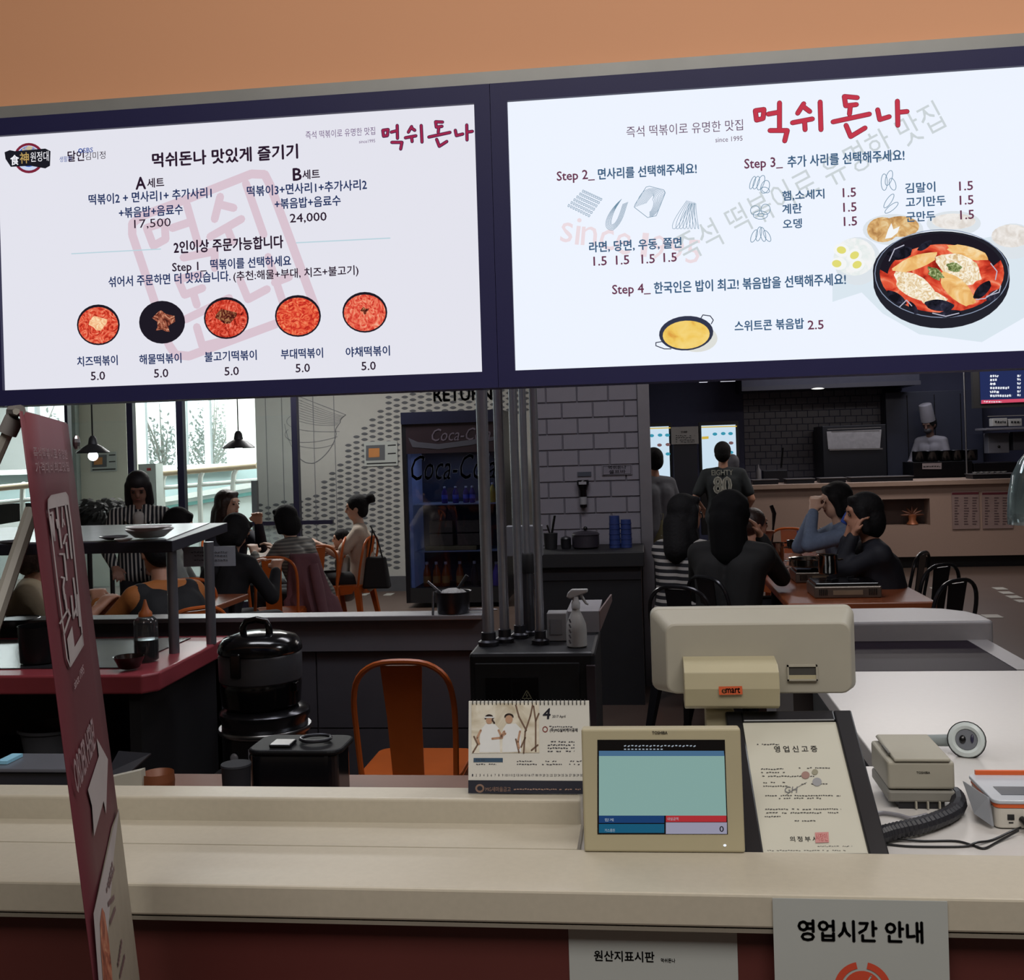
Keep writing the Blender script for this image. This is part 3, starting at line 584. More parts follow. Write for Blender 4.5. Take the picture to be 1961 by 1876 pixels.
k = MB(); k.box(-2.2, -.15, 2.06, 2.09, 0, .8); k.box(-2.2, -.15, 2.62, 2.66, 0, .72); k.build('rear_cabinet', BLACKM, sc_, world=True)
k = MB(); k.box(-2.2, 1.35, 1.714, 1.74, .80, .806); k.build('lip_trim', mat('lip_trim_brown', '7d766a', .5), sc_, world=True)  # thin grey-brown strip along the underside of the ledge

# counter with raised rim round a dark glass top
rc = thing('display_counter', 'pale counter with a raised rim round a black glossy inset behind the white worktop', 'counter', (.9, 3.9, 0))
MB().prism([(.45, 4.06), (1.205, 4.06), (1.215, 4.08), (1.215, 4.2), (1.19, 4.30), (1.12, 4.38), (1.02, 4.41), (.45, 4.41)], .0, .9).build('rim', mat('rim_grey_stone', '8d8a8c', .35, var=.03, scale=60), rc, world=True, bevel=.01, seg=3)
MB().box(.45, 1.12, 3.535, 4.06, .80, .832).build('glass_inset', mat('black_glass_top', '1c1420', .45, spec=.08), rc, world=True)
MB().box(1.12, 1.19, 3.535, 4.06, .0, .834).build('side_border', mat('rim_grey_stone', '8d8a8c'), rc, world=True)
MB().box(.45, 1.12, 3.58, 4.06, 0, .80).build('base', mat('rim_base', '5a5352', .6), rc, world=True)

# ---- sheets on the counter front
def sheet(label, p0, p1, Y, name='paper_sheet', m=PAPER, top=None):
    a = at_Y(*p0, Y); b = at_Y(*p1, Y); t_ = thing(name, label, 'paper notice', (a.x, Y, b.z))
    MB().box(a.x, b.x, Y-.001, Y, b.z, a.z).build('sheet', m, t_, world=True); return t_
s1 = sheet('plain white notice with a short black heading taped under the counter edge', (1088, 1769), (1420, 2080), 1.739)
g = Print(PlaneY(1.738), .0006); g.text('원산지표시판', 1138, 1253, 1839, 20, .02); g.text('먹쉬돈나', 1266, 1293, 1842, 8, .02); g.build('lettering', INK, s1)
s2 = sheet('white opening hours notice with an orange clock emblem hanging over the counter lip', (1479, 1719), (1824, 2060), 1.709)
S2 = PlaneY(1.708); g = Print(S2, .0006); g.text('영업시간 안내', 1529, 1767, 1800, 40, .03); g.build('lettering', INK, s2)
ORG = mat('emblem_orange', 'c8472c', .7); a = S2.uv(1652, 1894); b = S2.uv(1712, 1894); R_ = (b[0]-a[0])
g = Print(S2, .0007)
for a0, a1 in ((-66, 66), (180-66+0, 246)):
    pass
for s0 in (12, 102, 192, 282):
    P1 = [(a[0]+R_*.92*cos(radians(t)), a[1]+R_*.92*sin(radians(t))) for t in [s0+i*66/10 for i in range(11)]]; P2 = [(a[0]+R_*1.14*0+R_*.70*cos(radians(t)), a[1]+R_*.70*sin(radians(t))) for t in [s0+i*66/10 for i in range(11)]]
    for i in range(10): g.poly_uv([P1[i+1], P1[i], P2[i], P2[i+1]][::-1])
g.poly_uv([(a[0]+R_*.62*cos(2*pi*i/30), a[1]+R_*.62*sin(2*pi*i/30)) for i in range(30)]); g.build('clock_emblem', ORG, s2)
g = Print(S2, .0012); g.stroke([(1652, 1894), (1668, 1868)], 3); g.stroke([(1652, 1894), (1636, 1884)], 3); g.build('clock_hands', PAPER, s2)

# ================================================================ THINGS ON THE COUNTER
CREAM = mat('aged_cream_plastic', 'aaa184', .5, var=.03); CREAM2 = mat('grey_cream_plastic', '9f9a8c', .55, var=.03)
def slab(plane, px, name, m, parent, th, off=0, bevel=.004, r=None):
    """box lying behind the plane between pixel corners (x0,y0,x1,y1)"""
    a = plane.uv(px[0], px[3]); b = plane.uv(px[2], px[1]); u0, v0 = a; u1 = b[0]; v1 = b[1]
    k = MB(); f_ = [plane.pt(u0, v0, off), plane.pt(u1, v0, off), plane.pt(u1, v1, off), plane.pt(u0, v1, off)]; bk = [p-plane.n*th for p in f_]
    k.add(f_+bk, [(0, 1, 2, 3), (7, 6, 5, 4), (0, 4, 5, 1), (1, 5, 6, 2), (2, 6, 7, 3), (3, 7, 4, 0)]); return k.build(name, m, parent, world=True, bevel=bevel, seg=3)
# customer display
b0 = at_h(1119, 1631, .861); b1 = at_h(1424, 1633, .861); DPn = Plane(b0, b1-b0, (0, .10, 1))
cdsp = thing('customer_display', 'cream customer display with a pale green screen standing on the counter edge', 'display', ((b0.x+b1.x)/2, 1.9, .861))
slab(DPn, (1119, 1394, 1418, 1631), 'housing', CREAM, cdsp, .035, bevel=.004)
k = MB(); k.obox(((b0.x+b1.x)/2, 1.955, .92), .12, .05, .10); k.build('rear_stand', CREAM2, cdsp, world=True, bevel=.006)
g = Print(DPn, .0006); g.poly((1144, 1597), (1394, 1597), (1388, 1416), (1144, 1416)); g.build('screen_edge', BLACK, cdsp)
g = Print(DPn, .0010); g.poly((1147, 1561), (1391, 1561), (1387, 1446), (1147, 1446)); g.build('screen', emis('lcd_green', '8cb0aa', .8), cdsp)
g = Print(DPn, .0011); g.poly((1147, 1447), (1387, 1447), (1386, 1437), (1147, 1437)); g.build('screen_header_bar', emis('lcd_blue_bar', '4d7192', .8), cdsp)
for c_, q in (('1f3f6e', (1147, 1575, 1272, 1561)), ('1d5a78', (1147, 1594, 1272, 1577)), ('b03238', (1275, 1573, 1391, 1561)), ('9a98ac', (1275, 1596, 1392, 1574))):
    g = Print(DPn, .0013); g.poly((q[0], q[1]), (q[2], q[1]), (q[2], q[3]), (q[0], q[3])); g.build('total_field', emis('lcd_'+c_, c_, .85), cdsp)
g = Print(DPn, .0016); g.text('TOSHIBA', 1249, 1278, 1405, 5.5, .03); g.text('0', 1378, 1386, 1592, 11, .02); g.build('lettering', INK, cdsp)
g = Print(DPn, .0016); g.text('합계', 1158, 1175, 1572, 6, .0); g.text('거스름돈', 1158, 1178, 1592, 6, 0); g.text('내실금액', 1278, 1299, 1570, 6, 0)
for x in range(1195, 1330, 7): g.stroke([(x, 1427+(x % 3)), (x+4, 1427)], 2, caps=False)
for x in range(1195, 1272, 7): g.stroke([(x, 1434), (x+4, 1434)], 2, caps=False)
g.build('lettering', emis('lcd_letter_grey', 'a8b4c0', .8), cdsp)
g = Print(DPn, .001); g.disc(1388, 1618, 3, 2.4); g.build('power_light', emis('led_white', 'f0f6ff', 1), cdsp)

# framed licence leaning far back
fa_ = at_h(1433, 1632, .852); fb_ = at_h(1703, 1632, .852); tl = at_Y(1416, 1363, 2.17)
FP = Plane(fa_, fb_-fa_, tl-fa_)
fr = thing('framed_licence', 'black framed business licence leaning back between customer display and receipt printer', 'framed document', (fa_.x+.12, 1.93, .83))
w_ = (fb_-fa_).length; h_ = FP.uv(1500, 1360)[1]; fw_ = .028
def fbar(u0, u1, v0, v1, th=.018): 
    f_ = [FP.pt(u0, v0), FP.pt(u1, v0), FP.pt(u1, v1), FP.pt(u0, v1)]; MB().add(f_+[p-FP.n*th for p in f_], [(0, 1, 2, 3), (7, 6, 5, 4), (0, 4, 5, 1), (1, 5, 6, 2), (2, 6, 7, 3), (3, 7, 4, 0)]).build('frame_bar', mat('black_frame', '0e0e12', .3), fr, world=True, bevel=.003)
w0 = FP.uv(1443, 1630)[0]; fbar(-.005, .026, -.02, h_); fbar(w_-.034, w_, -.02, h_); fbar(.026, w_-.034, h_-.026, h_); fbar(.026, w_-.034, -.02, .0)
f_ = [FP.pt(.026, 0, -.005), FP.pt(w_-.034, 0, -.005), FP.pt(w_-.034, h_-.026, -.005), FP.pt(.026, h_-.026, -.005)]
MB().add(f_+[p-FP.n*.006 for p in f_], [(0, 1, 2, 3), (7, 6, 5, 4), (0, 4, 5, 1), (1, 5, 6, 2), (2, 6, 7, 3), (3, 7, 4, 0)]).build('certificate', mat('certificate_paper', 'b8b5a6', .6, var=.015), fr, world=True)
k = MB(); k.add([FP.pt(.1, h_*.8, -.02), FP.pt(.14, h_*.8, -.02), (FP.pt(.14, h_*.8).x, 2.2, .833), (FP.pt(.1, h_*.8).x, 2.2, .833)], [(0, 1, 2, 3)]); k.build('easel_leg', BLACKM, fr, world=True, solid=.004)
g = Print(FP, -.0042); g.text('영업신고증', 1484, 1566, 1437, 12, .012, space=1.5); g.text('의정부시장', 1514, 1582, 1608, 10, .01, space=1.4)
random.seed(3)
def greek(g, x0, x1, y, hpx=3, dy=0, gap=.3, w=2.2):
    x = x0
    while x < x1:
        l = random.uniform(2, 5)
        if random.random() > gap*.5: g.stroke([(x, y+dy*(x-x0)+random.uniform(-.8, .8)), (min(x+l, x1), y+dy*(x-x0)+random.uniform(-.8, .8))], w, caps=False)
        x += l+1.4
greek(g, 1450, 1492, 1422); 
for y, x0, x1 in ((1469, 1458, 1500), (1467, 1530, 1594), (1476, 1458, 1504), (1483, 1460, 1560), (1495, 1462, 1504), (1502, 1462, 1510), (1498, 1535, 1585), (1520, 1466, 1610), (1525, 1492, 1575), (1546, 1466, 1611), (1553, 1464, 1611), (1560, 1465, 1495), (1568, 1522, 1562)):
    greek(g, x0, x1, y, w=2)
for y, x0, x1 in ((1617, 1562, 1632), (1625, 1470, 1620)): greek(g, x0, x1, y, w=1)
g.build('lettering', mat('faded_ink', '3c3a38', .8), fr)
g = Print(FP, -.0036); g.poly((1562, 1611), (1588, 1610), (1587, 1590), (1561, 1591)); g.build('red_seal', mat('seal_red', 'b8807c', .8), fr)
g = Print(FP, -.0034); g.text('시장인', 1564, 1586, 1608, 15, .0); g.build('seal_mark', mat('seal_red_dark', '9c4444', .8), fr)
for x, y, r_, c_ in ((1543, 1481, 8, '8d6f66'), (1561, 1475, 6, '86826e'), (1565, 1494, 9, '8a8a8c')):
    g = Print(FP, -.0038); g.disc(x, y, r_, r_*.9); g.build('ink_spot', mat('spot_'+c_, c_, .8), fr)
g = Print(FP, -.0035); g.text('GH', 1504, 1530, 1515, 12, -.02, shear=.3); g.stroke(bez((1505, 1520), (1520, 1508), (1535, 1500), (1545, 1495)), .8); g.build('pencil_note', mat('pencil_grey', '6c6c6c', .8), fr)

# receipt printer
PT = CREAM2; pr_ = thing('receipt_printer', 'boxy cream receipt printer with a sloping lid beside the framed licence', 'printer', (.5, 2.3, .832))
a = at_h(1704, 1552, .832); b = at_h(1829, 1548, .832); x0, x1, y0 = a.x, b.x, (a.y+b.y)/2; D_ = .16
k = MB(); k.add([(x0, y0, .846), (x1, y0, .846), (x1, y0+D_, .846), (x0, y0+D_, .846), (x0, y0, .868), (x1, y0, .868), (x1, y0+D_, .868), (x0, y0+D_, .868)], [(3, 2, 1, 0), (0, 1, 5, 4), (1, 2, 6, 5), (2, 3, 7, 6), (3, 0, 4, 7), (4, 5, 6, 7)]); k.build('base', mat('printer_base', '7f7c74', .55), pr_, world=True, bevel=.004)
k = MB(); k.box(x0, x1, y0, y0+D_, .8705, .925); k.build('body', PT, pr_, world=True, bevel=.006, seg=3)
k = MB(); k.add([(x0+.012, y0-.003, .925), (x1-.008, y0-.003, .925), (x1-.012, y0+D_, .932), (x0+.008, y0+D_, .932), (x0+.012, y0-.003, .932), (x1-.008, y0-.003, .932), (x1-.012, y0+D_*.96, .939), (x0+.012, y0+D_*.96, .939)], [(3, 2, 1, 0), (0, 1, 5, 4), (1, 2, 6, 5), (2, 3, 7, 6), (3, 0, 4, 7), (4, 5, 6, 7)]); k.build('lid', PT, pr_, world=True, bevel=.003, seg=3)
k = MB(); k.box(x0+.02, x1-.02, y0+.005, y0+D_-.02, .832, .847); k.build('foot_plinth', BLACKM, pr_, world=True)
for i in range(3): MB().box(x0+.05+i*.022, x0+.053+i*.022, y0-.004, y0+.01, .834, .848).build('connector', CREAM2, pr_, world=True)
g = Print(PlaneY(y0), .001); g.text('TOSHIBA', 1755, 1781, 1481, 4.5, .02); g.build('lettering', INK, pr_)
MB().box(x0+.008, x0+.012, y0+.03, y0+.09, .93, .934).build('lid_latch', mat('latch_grey', '5a5852', .5), pr_, world=True)

# corrugated hose, grey cable, two thin black cables
k = MB(); P_ = [at_h(*p, .85) for p in ((1682, 1600), (1700, 1594), (1725, 1588), (1755, 1582), (1785, 1573), (1812, 1562), (1830, 1551), (1836, 1540), (1834, 1528), (1826, 1518))]
pts = []
for a, b in zip(P_[:-1], P_[1:]):
    for i in range(7): pts.append(a.lerp(b, i/7))
k.tube(pts, [.0135+(.0022 if i % 2 else 0) for i in range(len(pts))], 10).build('corrugated_hose', mat('hose_black', '1c1c22', .45), None, smooth=False); tag(COL.objects['corrugated_hose'], 'black corrugated cable hose curling round the front of the receipt printer', 'hose')
def cable(label, pix, h_, r_, m, name='cable'):
    P = [at_h(x, y, h_+d) for x, y, d in pix]; q = []
    for i in range(len(P)-1):
        p0 = P[max(0, i-1)]; p1 = P[i]; p2 = P[i+1]; p3 = P[min(len(P)-1, i+2)]
        for j in range(6):
            t = j/6; q.append(.5*((2*p1)+(-p0+p2)*t+(2*p0-5*p1+4*p2-p3)*t*t+(-p0+3*p1-3*p2+p3)*t**3))
    q.append(P[-1]); o = MB().tube(q, r_, 7).build(name, m, None, smooth=True); return tag(o, label, 'cable')
CB = mat('cable_black', '101012', .4)
cable('thin black cable arching over the other one in front of the card terminal', [(1696, 1613, .0), (1720, 1607, .003), (1770, 1610, .0), (1830, 1610, .0), (1862, 1618, .0), (1885, 1624, 0), (1910, 1612, 0), (1950, 1590, .008)], .8345, .0022, CB)
cable('thin black cable lying flat below its twin in front of the card terminal', [(1696, 1616, 0), (1740, 1620, 0), (1800, 1621, 0), (1850, 1620, 0), (1870, 1613, .004), (1900, 1608, 0), (1940, 1590, .004), (1956, 1584, .01)], .8345, .0022, CB)
cable('grey cable running from behind the licence frame under the receipt printer', [(1672, 1560, 0), (1690, 1556, 0), (1720, 1560, 0), (1745, 1566, 0), (1775, 1560, 0)], .838, .004, mat('cable_grey', '77757a', .4))

# barcode scanner head lying on the worktop
c_ = at_h(1852, 1447, .832); s_ = thing('barcode_scanner', 'white oval barcode scanner lying on the white worktop behind the printer', 'scanner', (c_.x, c_.y, .832))
R1 = Matrix.Translation((0, .0, .036)) @ Euler((radians(72), 0, radians(-18))).to_matrix().to_4x4()
k = MB(); k.lathe([(.018, -.03), (.034, -.02), (.040, 0), (.038, .012), (.030, .016), (.024, .012), (.022, .004)], (0, 0, 0), 26, R1); k.build('head', mat('scanner_white', 'c2cac8', .25), s_, smooth=True)
MB().lathe([(.023, .004), (.0225, .009)], (0, 0, 0), 24, R1).build('window', mat('scanner_window', '6f7278', .2), s_)
MB().ball((-.008, .0, .011), (.007, .0095, .003), 12, 6, R1).build('lens', BLACK, s_, smooth=True); MB().ball((.012, .003, .011), (.0035, .010, .002), 10, 6, R1).build('trigger_slot', mat('slot_navy', '2a2840', .3), s_, smooth=True)
MB().tube([(-.02, .02, .03), (-.06, .05, .022), (-.13, .07, .018)], [.014, .013, .011], 10).build('handle', mat('scanner_grey', '8b9392', .35), s_, smooth=True)
MB().lathe([(.041, -.004), (.0415, .002)], (0, 0, 0), 26, R1).build('rubber_ring', BLACK, s_, smooth=True)

# card terminal
a = at_h(1908, 1588, .832); ct = thing('card_terminal', 'white and orange card payment terminal at the end of the worktop', 'card reader', (a.x+.06, a.y+.05, .832)); x0, y0 = a.x, a.y; x1 = x0+.13; y1 = y0+.16
TW = mat('terminal_white', 'c3beb4', .35); TO = mat('terminal_orange', 'cf5a24', .45)
MB().prism(rrect(x0, x1, y0, y1, .012), .834, .872).build('body', TW, ct, world=True, bevel=.003)
MB().prism(rrect(x0-.001, x1+.001, y0-.001, y1+.001, .012), .872, .879).build('orange_band', TO, ct, world=True)
MB().prism(rrect(x0-.004, x1+.004, y0-.003, y1+.003, .014), .879, .886).build('top_plate', mat('terminal_top', 'b2b6bc', .3), ct, world=True, bevel=.002)
MB().box(x0+.02, x1-.02, y0+.03, y0+.08, .886, .8868).build('screen', mat('terminal_lcd', '54585e', .2), ct, world=True)
MB().box(x0+.01, x1, y1-.004, y1+.003, .886, .894).build('orange_edge', TO, ct, world=True)
k = MB(); k.add([(x0-.028, y0+.03, .850), (x0-.006, y0+.0, .838), (x0-.006, y0+.02, .884), (x0-.028, y0+.10, .890)], [(0, 1, 2, 3)]); k.build('side_flap', mat('flap_grey', '8d9096', .4), ct, world=True, solid=.006)
MB().box(x0+.020, x0+.032, y0-.001, y0+.002, .850, .860).build('port', BLACK, ct, world=True); MB().box(x0+.022, x0+.030, y0-.001, y0+.002, .844, .846).build('slot', BLACK, ct, world=True)
MB().tube([(x0+.045, y0-.001, .852), (x0+.048, y0-.02, .848), (x0+.05, y0-.03, .840)], .006, 8).build('plug', CB, ct, world=True, smooth=True)

# point of sale monitor seen from behind
MYf = 2.22; pm = thing('pos_monitor', 'big cream till monitor turned away on its stand behind the counter', 'monitor', (.15, 2.28, .832))
a = at_Y(1249, 1322, 2.30); b = at_Y(1634, 1158, 2.30); x0, x1, z0, z1 = a.x, b.x, a.z, b.z
def yrect(x0, x1, z0, z1, y, r, n=4): return [(x, y, z) for x, z in rrect(x0, x1, z0, z1, r, n)]
k = MB(); A_ = yrect(x0, x1, z0, z1, 2.315, .016); B_ = yrect(x0+.002, x1-.002, z0+.004, z1-.002, 2.285, .016); C_ = yrect(x0+.03, x1-.022, z0+.012, z1-.022, 2.215, .02)
k.frustum(A_[::-1], B_[::-1]); k.frustum(B_[::-1], C_[::-1]); k.build('back_shell', CREAM2, pm, world=True, smooth=True, bevel=.003)
MB().box(x0+.006, x1-.006, 2.315, 2.322, z0+.006, z1-.006).build('screen', BLACK, pm, world=True)
a = at_Y(1312, 1361, 2.14); b = at_Y(1492, 1275, 2.14)
k = MB(); n_ = 12; pr2 = [(2.135+.012*(1-cos(t))-.03*sin(t)*0, t) for t in (0,)]
sec = [(2.215, a.z+.004), (2.16, a.z-.0), (2.142, a.z+.008), (2.136, (a.z+b.z)/2), (2.142, b.z-.012), (2.16, b.z), (2.215, b.z+.006)]
k.frustum([(a.x, y, z) for y, z in sec], [(b.x, y, z) for y, z in sec]); k.build('hinge_cover', CREAM, pm, world=True, bevel=.002)
g = Print(PlaneY(2.134), .0012); g.poly((1377, 1330), (1422, 1329), (1421, 1313), (1376, 1314)); g.build('orange_sticker', mat('sticker_orange', 'cc5c34', .5), pm)
g = Print(PlaneY(2.134), .0018); g.text('mart', 1390, 1417, 1326, 10, .03); g.build('lettering', INK, pm)
g = Print(PlaneY(2.134), .0018); g.text('e', 1382, 1390, 1327, 8.5, .02); g.build('lettering', mat('sticker_yellow', 'e8b080', .5), pm)
a = at_Y(1352, 1400, 2.2); b = at_Y(1405, 1355, 2.2); MB().box(a.x, b.x, 2.18, 2.24, .845, b.z).build('stem', CREAM, pm, world=True, bevel=.004)
MB().prism(rrect(a.x-.08, b.x+.08, 2.10, 2.36, .03), .8325, .852).build('base', CREAM, pm, world=True, bevel=.005)
a = at_Y(1508, 1303, 2.211); b = at_Y(1565, 1273, 2.211)
k = MB(); t_ = .003
for q in ((a.x, b.x, a.z, a.z+t_), (a.x, b.x, b.z-t_, b.z), (a.x, a.x+t_, a.z, b.z), (b.x-t_, b.x, a.z, b.z)): k.box(q[0], q[1], 2.208, 2.216, q[2], q[3])
k.build('port_rim', CREAM2, pm, world=True); MB().box(a.x+t_, b.x-t_, 2.2105, 2.216, a.z+.01, b.z-t_).build('port_recess', mat('recess_dark', '3c3a36', .7), pm, world=True)
MB().box(a.x+t_, b.x-t_, 2.2095, 2.216, a.z+t_, a.z+.011).build('port_ledge', CREAM, pm, world=True)


# desk calendar on the upstand
a = at_Y(897, 1527, 2.045); b = at_Y(1131, 1517, 2.045); CPn = Plane((a.x, 2.045, .907), (1, 0, 0), (0, .22, 1))
cal = thing('desk_calendar', 'spiral bound desk calendar with a photo of two people in white sportswear', 'calendar', ((a.x+b.x)/2, 2.07, .907))
W_ = b.x-a.x; H_ = CPn.uv(1010, 1342)[1]
def cslab(u0, u1, v0, v1, name, m, th=.003, off=0):
    f_ = [CPn.pt(u0, v0, off), CPn.pt(u1, v0, off), CPn.pt(u1, v1, off), CPn.pt(u0, v1, off)]; return MB().add(f_+[p-CPn.n*th for p in f_], [(0, 1, 2, 3), (7, 6, 5, 4), (0, 4, 5, 1), (1, 5, 6, 2), (2, 6, 7, 3), (3, 7, 4, 0)]).build(name, m, cal, world=True)
CALP = mat('calendar_paper', 'c8c6be', .7, var=.01)
cslab(0, W_, .001, H_, 'card_board', CALP); v0 = CPn.uv(1000, 1494)[1]
g = Print(CPn, .0006); g.poly_uv([(0, .001), (W_, .001), (W_, v0), (0, v0)]); g.build('footer_band', mat('calendar_navy', '1b1d2b', .5), cal)
top = CPn.pt(0, H_, -.004); k = MB(); k.add([CPn.pt(0, H_, -.003), CPn.pt(W_, H_, -.003), (a.x+W_, 2.16, .84), (a.x, 2.16, .84)], [(0, 1, 2, 3)]); k.build('rear_flap', CALP, cal, world=True, solid=.002)
for i in range(29):
    p = CPn.pt(.008+i*(W_-.016)/28, H_-.003, 0); MB().tube([p+Vector((0, -.001, -.004)), p+Vector((0, -.004, .001)), p+Vector((0, .001, .006)), p+Vector((0, .006, .001))], .0009, 5).build('spiral_ring', BLACK, cal, world=True)
g = Print(CPn, .0008); g.poly((903, 1442), (1033, 1441), (1032, 1345), (903, 1347)); g.build('photo', food('calendar_photo', [(.35, 'b0a48c'), (.5, 'cdc6b4'), (.65, 'dedbd0')], 20, 1, 0, .6), cal)
SK = mat('print_skin', 'b08a70', .7); WT = mat('print_white', 'd6d8d8', .7); HRD = mat('print_hair', '3c2c28', .7); BRN = mat('print_branch', '6c5444', .7)
g = Print(CPn, .0012); g.poly((918, 1440), (958, 1440), (956, 1395), (948, 1386), (930, 1386), (920, 1398)); g.poly((962, 1440), (998, 1439), (998, 1395), (988, 1385), (970, 1386), (963, 1396)); g.build('photo_figures', WT, cal)
g = Print(CPn, .0016); g.disc(937, 1379, 6, 7); g.disc(975, 1377, 7, 8); g.stroke([(921, 1398), (914, 1412), (918, 1424)], 4); g.stroke([(955, 1398), (962, 1412), (943, 1414)], 4); g.stroke([(966, 1400), (958, 1412), (968, 1404)], 4); g.stroke([(996, 1400), (992, 1420), (994, 1432)], 4); g.build('photo_figures', SK, cal)
g = Print(CPn, .0020); g.stroke(arc(937, 1375, 7, 6, 180, 360), 3.4); g.stroke([(943, 1378), (947, 1384)], 3); g.stroke(arc(975, 1372, 7.5, 5, 180, 360), 3); g.build('photo_figures', HRD, cal)
g = Print(CPn, .0022); g.stroke([(929, 1373), (946, 1373)], 2.6); g.build('photo_figures', WT, cal)
g = Print(CPn, .0014)
for s_ in (((1003, 1441), (1006, 1400), (1016, 1370), (1020, 1350)), ((1008, 1398), (994, 1372), (988, 1350)), ((994, 1440), (988, 1415)), ((1026, 1438), (1026, 1380), (1022, 1352)), ((1006, 1412), (998, 1430)), ((1018, 1436), (1030, 1426)), ((1026, 1380), (1032, 1366)), ((906, 1440), (915, 1425), (908, 1410))): g.stroke(s_, 3)
g.build('photo_branches', BRN, cal)
g = Print(CPn, .0008); g.text('4', 1040, 1054, 1376, 20, .03, shear=.1); g.text('2017 April', 1058, 1083, 1375, 6, .01); g.text('(주)MG실버케어공제', 1053, 1106, 1402, 8, .02)
for y in (1420, 1426, 1432, 1438): greek(g, 1049, 1100, y, w=1.8)
greek(g, 1052, 1100, 1391, w=1.5)
for i in range(30): g.text(str(i+1), 904+i*7.2-(1.4 if i > 8 else 0), 904+i*7.2+(3.4 if i > 8 else 2.2), 1486, 4.5, 0)
g.text('M G', 912, 928, 1457, 4, 0)
for x in (912, 990, 1038, 1090): greek(g, x, x+38, 1463, w=1.5)
for x in (990, 1040, 1092): greek(g, x, x+30, 1457, w=1.4)
g.build('lettering', mat('calendar_ink', '2c2c38', .7), cal)
g = Print(CPn, .0009); g.stroke(arc(1044, 1396, 4.5, 5, 0, 360), 1.6); g.build('round_emblem', mat('emblem_dark_red', '8c3c38', .7), cal)
g = Print(CPn, .0007); g.poly((907, 1459), (963, 1459), (963, 1451), (907, 1451)); g.build('blue_label', mat('calendar_blue', '2c4860', .6), cal)
g = Print(CPn, .0010); g.stroke(arc(919, 1509, 7, 6.5, 0, 360), 3.4); g.text('MG새마을금고', 930, 978, 1515, 9, .015); greek(g, 984, 1112, 1511, w=2); g.build('lettering', mat('calendar_copper', '9a7c6c', .6), cal)

# ================================================================ TALL BANNER, almost edge-on
a_ = radians(15.8); r0 = Vector((cos(YAW), sin(YAW), 0)); bu = -sin(a_)*r0+cos(a_)*FWD; TL = at_z(38, 787, 1.27)
d = ray(180, 1876); Q = CAMP+d*((TL-CAMP).dot(bu)/d.dot(bu)); bv = (TL-Q).normalized(); BP = Plane(TL, bu, bv); BW = .465; BH = -(TL.z-.06)/bv.z
ban = thing('standing_banner', 'tall red fabric banner on a pole stand in front of the counter', 'banner', (Q.x, Q.y, 0))
BR = mat('banner_red', '5e2630', .6, var=.04, scale=5); k = MB(); n_ = 12
for i in range(n_):
    pass
vv = [BP.pt(u*BW, BH*j/16, .004*sin(u*pi)) for j in range(17) for u in (0, .25, .5, .75, 1)]
MB().add(vv, [(j*5+i, (j+1)*5+i, (j+1)*5+i+1, j*5+i+1) for j in range(16) for i in range(4)]).build('fabric', BR, ban, world=True, smooth=True, solid=.002)
BWH = mat('banner_white', 'b0aaac', .6); o_ = .0065
g = Print(BP, o_); frame = [(82, 958), (88, 950), (116, 944), (120, 950), (128, 1010), (137, 1100), (150, 1236), (124, 1278), (118, 1262), (100, 1120), (88, 1020), (82, 975)]
g.pstroke(frame, 2.4, closed=True); g.poly(*[(83, 976), (82, 957), (88, 950), (116, 944), (120, 951), (122, 967), (99, 972)]); g.poly((118, 1225), (124, 1276), (150, 1236), (149, 1212), (133, 1240), (128, 1200))
for s_ in (((86, 984), (90, 982), (94, 1030), (95, 1036), (91, 1020), (86, 990)), ((98, 996), (101, 1012)), ((99, 973), (103, 1010), (108, 1050)), ((109, 972), (110, 1010)), ((111, 995), (114, 1006)), ((112, 1042), (116, 1026), (119, 1024)), ((117, 1040), (120, 1070)), ((116, 968), (122, 1010), (128, 1070)),
           ((104, 1062), (113, 1062), (118, 1112)), ((107, 1106), (113, 1108), (111, 1125), (114, 1148)), ((114, 1140), (118, 1170)), ((131, 1108), (136, 1150), (138, 1180)), ((127, 1142), (131, 1185), (136, 1166)), ((139, 1140), (144, 1200)), ((104, 1195), (120, 1168), (124, 1180), (112, 1215))):
    g.pstroke(s_, 3.4 if s_[0][0] not in (109, 111) else 2.0)
g.build('logo_print', BWH, ban, label='white framed brush logo')
g = Print(BP, o_); up_, vp_ = BP.uv(58, 905); uq, vq = BP.uv(120, 870)
g.text_uv('즉석떡볶이로 유명한', up_, vp_+.016, uq, vp_+.030, .01); g.text_uv('가격대비최고맛집', up_, vp_-.002, uq, vp_+.012, .01); 
uo, vo = BP.uv(133, 1322); g.text_uv('since 1995', uo, vo, BP.uv(152, 1290)[0], vo+.012, 0)
u0, v0 = BP.uv(128, 1500); g.text_uv('ORDER HERE!', .01, v0-.022, .245, v0+.018, .015); g.build('lettering', mat('banner_letter', 'c4b0b6', .6), ban)
g = Print(BP, o_); g.poly((176, 1415), (198, 1455), (196, 1500), (194, 1560), (189, 1535), (170, 1603), (166, 1545), (158, 1514), (180, 1449)); g.build('arrow_print', BWH, ban, label='white arrow')
g = Print(BP, o_); g.poly((219, 1550), (262, 1900), (180, 1900), (168, 1750), (205, 1585)); g.build('cream_print', mat('banner_cream', '9a9282', .6, var=.06, scale=30), ban)
g = Print(BP, o_+.0006); g.poly((219, 1550), (208, 1640), (186, 1900), (178, 1900), (167, 1752), (208, 1582)); g.build('white_stripe', BWH, ban)
g = Print(BP, o_+.0012); P_ = [(183, 1740), (188, 1750), (196, 1800), (202, 1860), (204, 1900), (186, 1900), (181, 1830), (179, 1770)]; g.poly(*P_); g.build('dish_print', food('banner_dish', [(.3, '6c3020'), (.5, 'a85c40'), (.7, 'c89070')], 30, 2, 0, .6), ban)
g = Print(BP, o_+.0014)
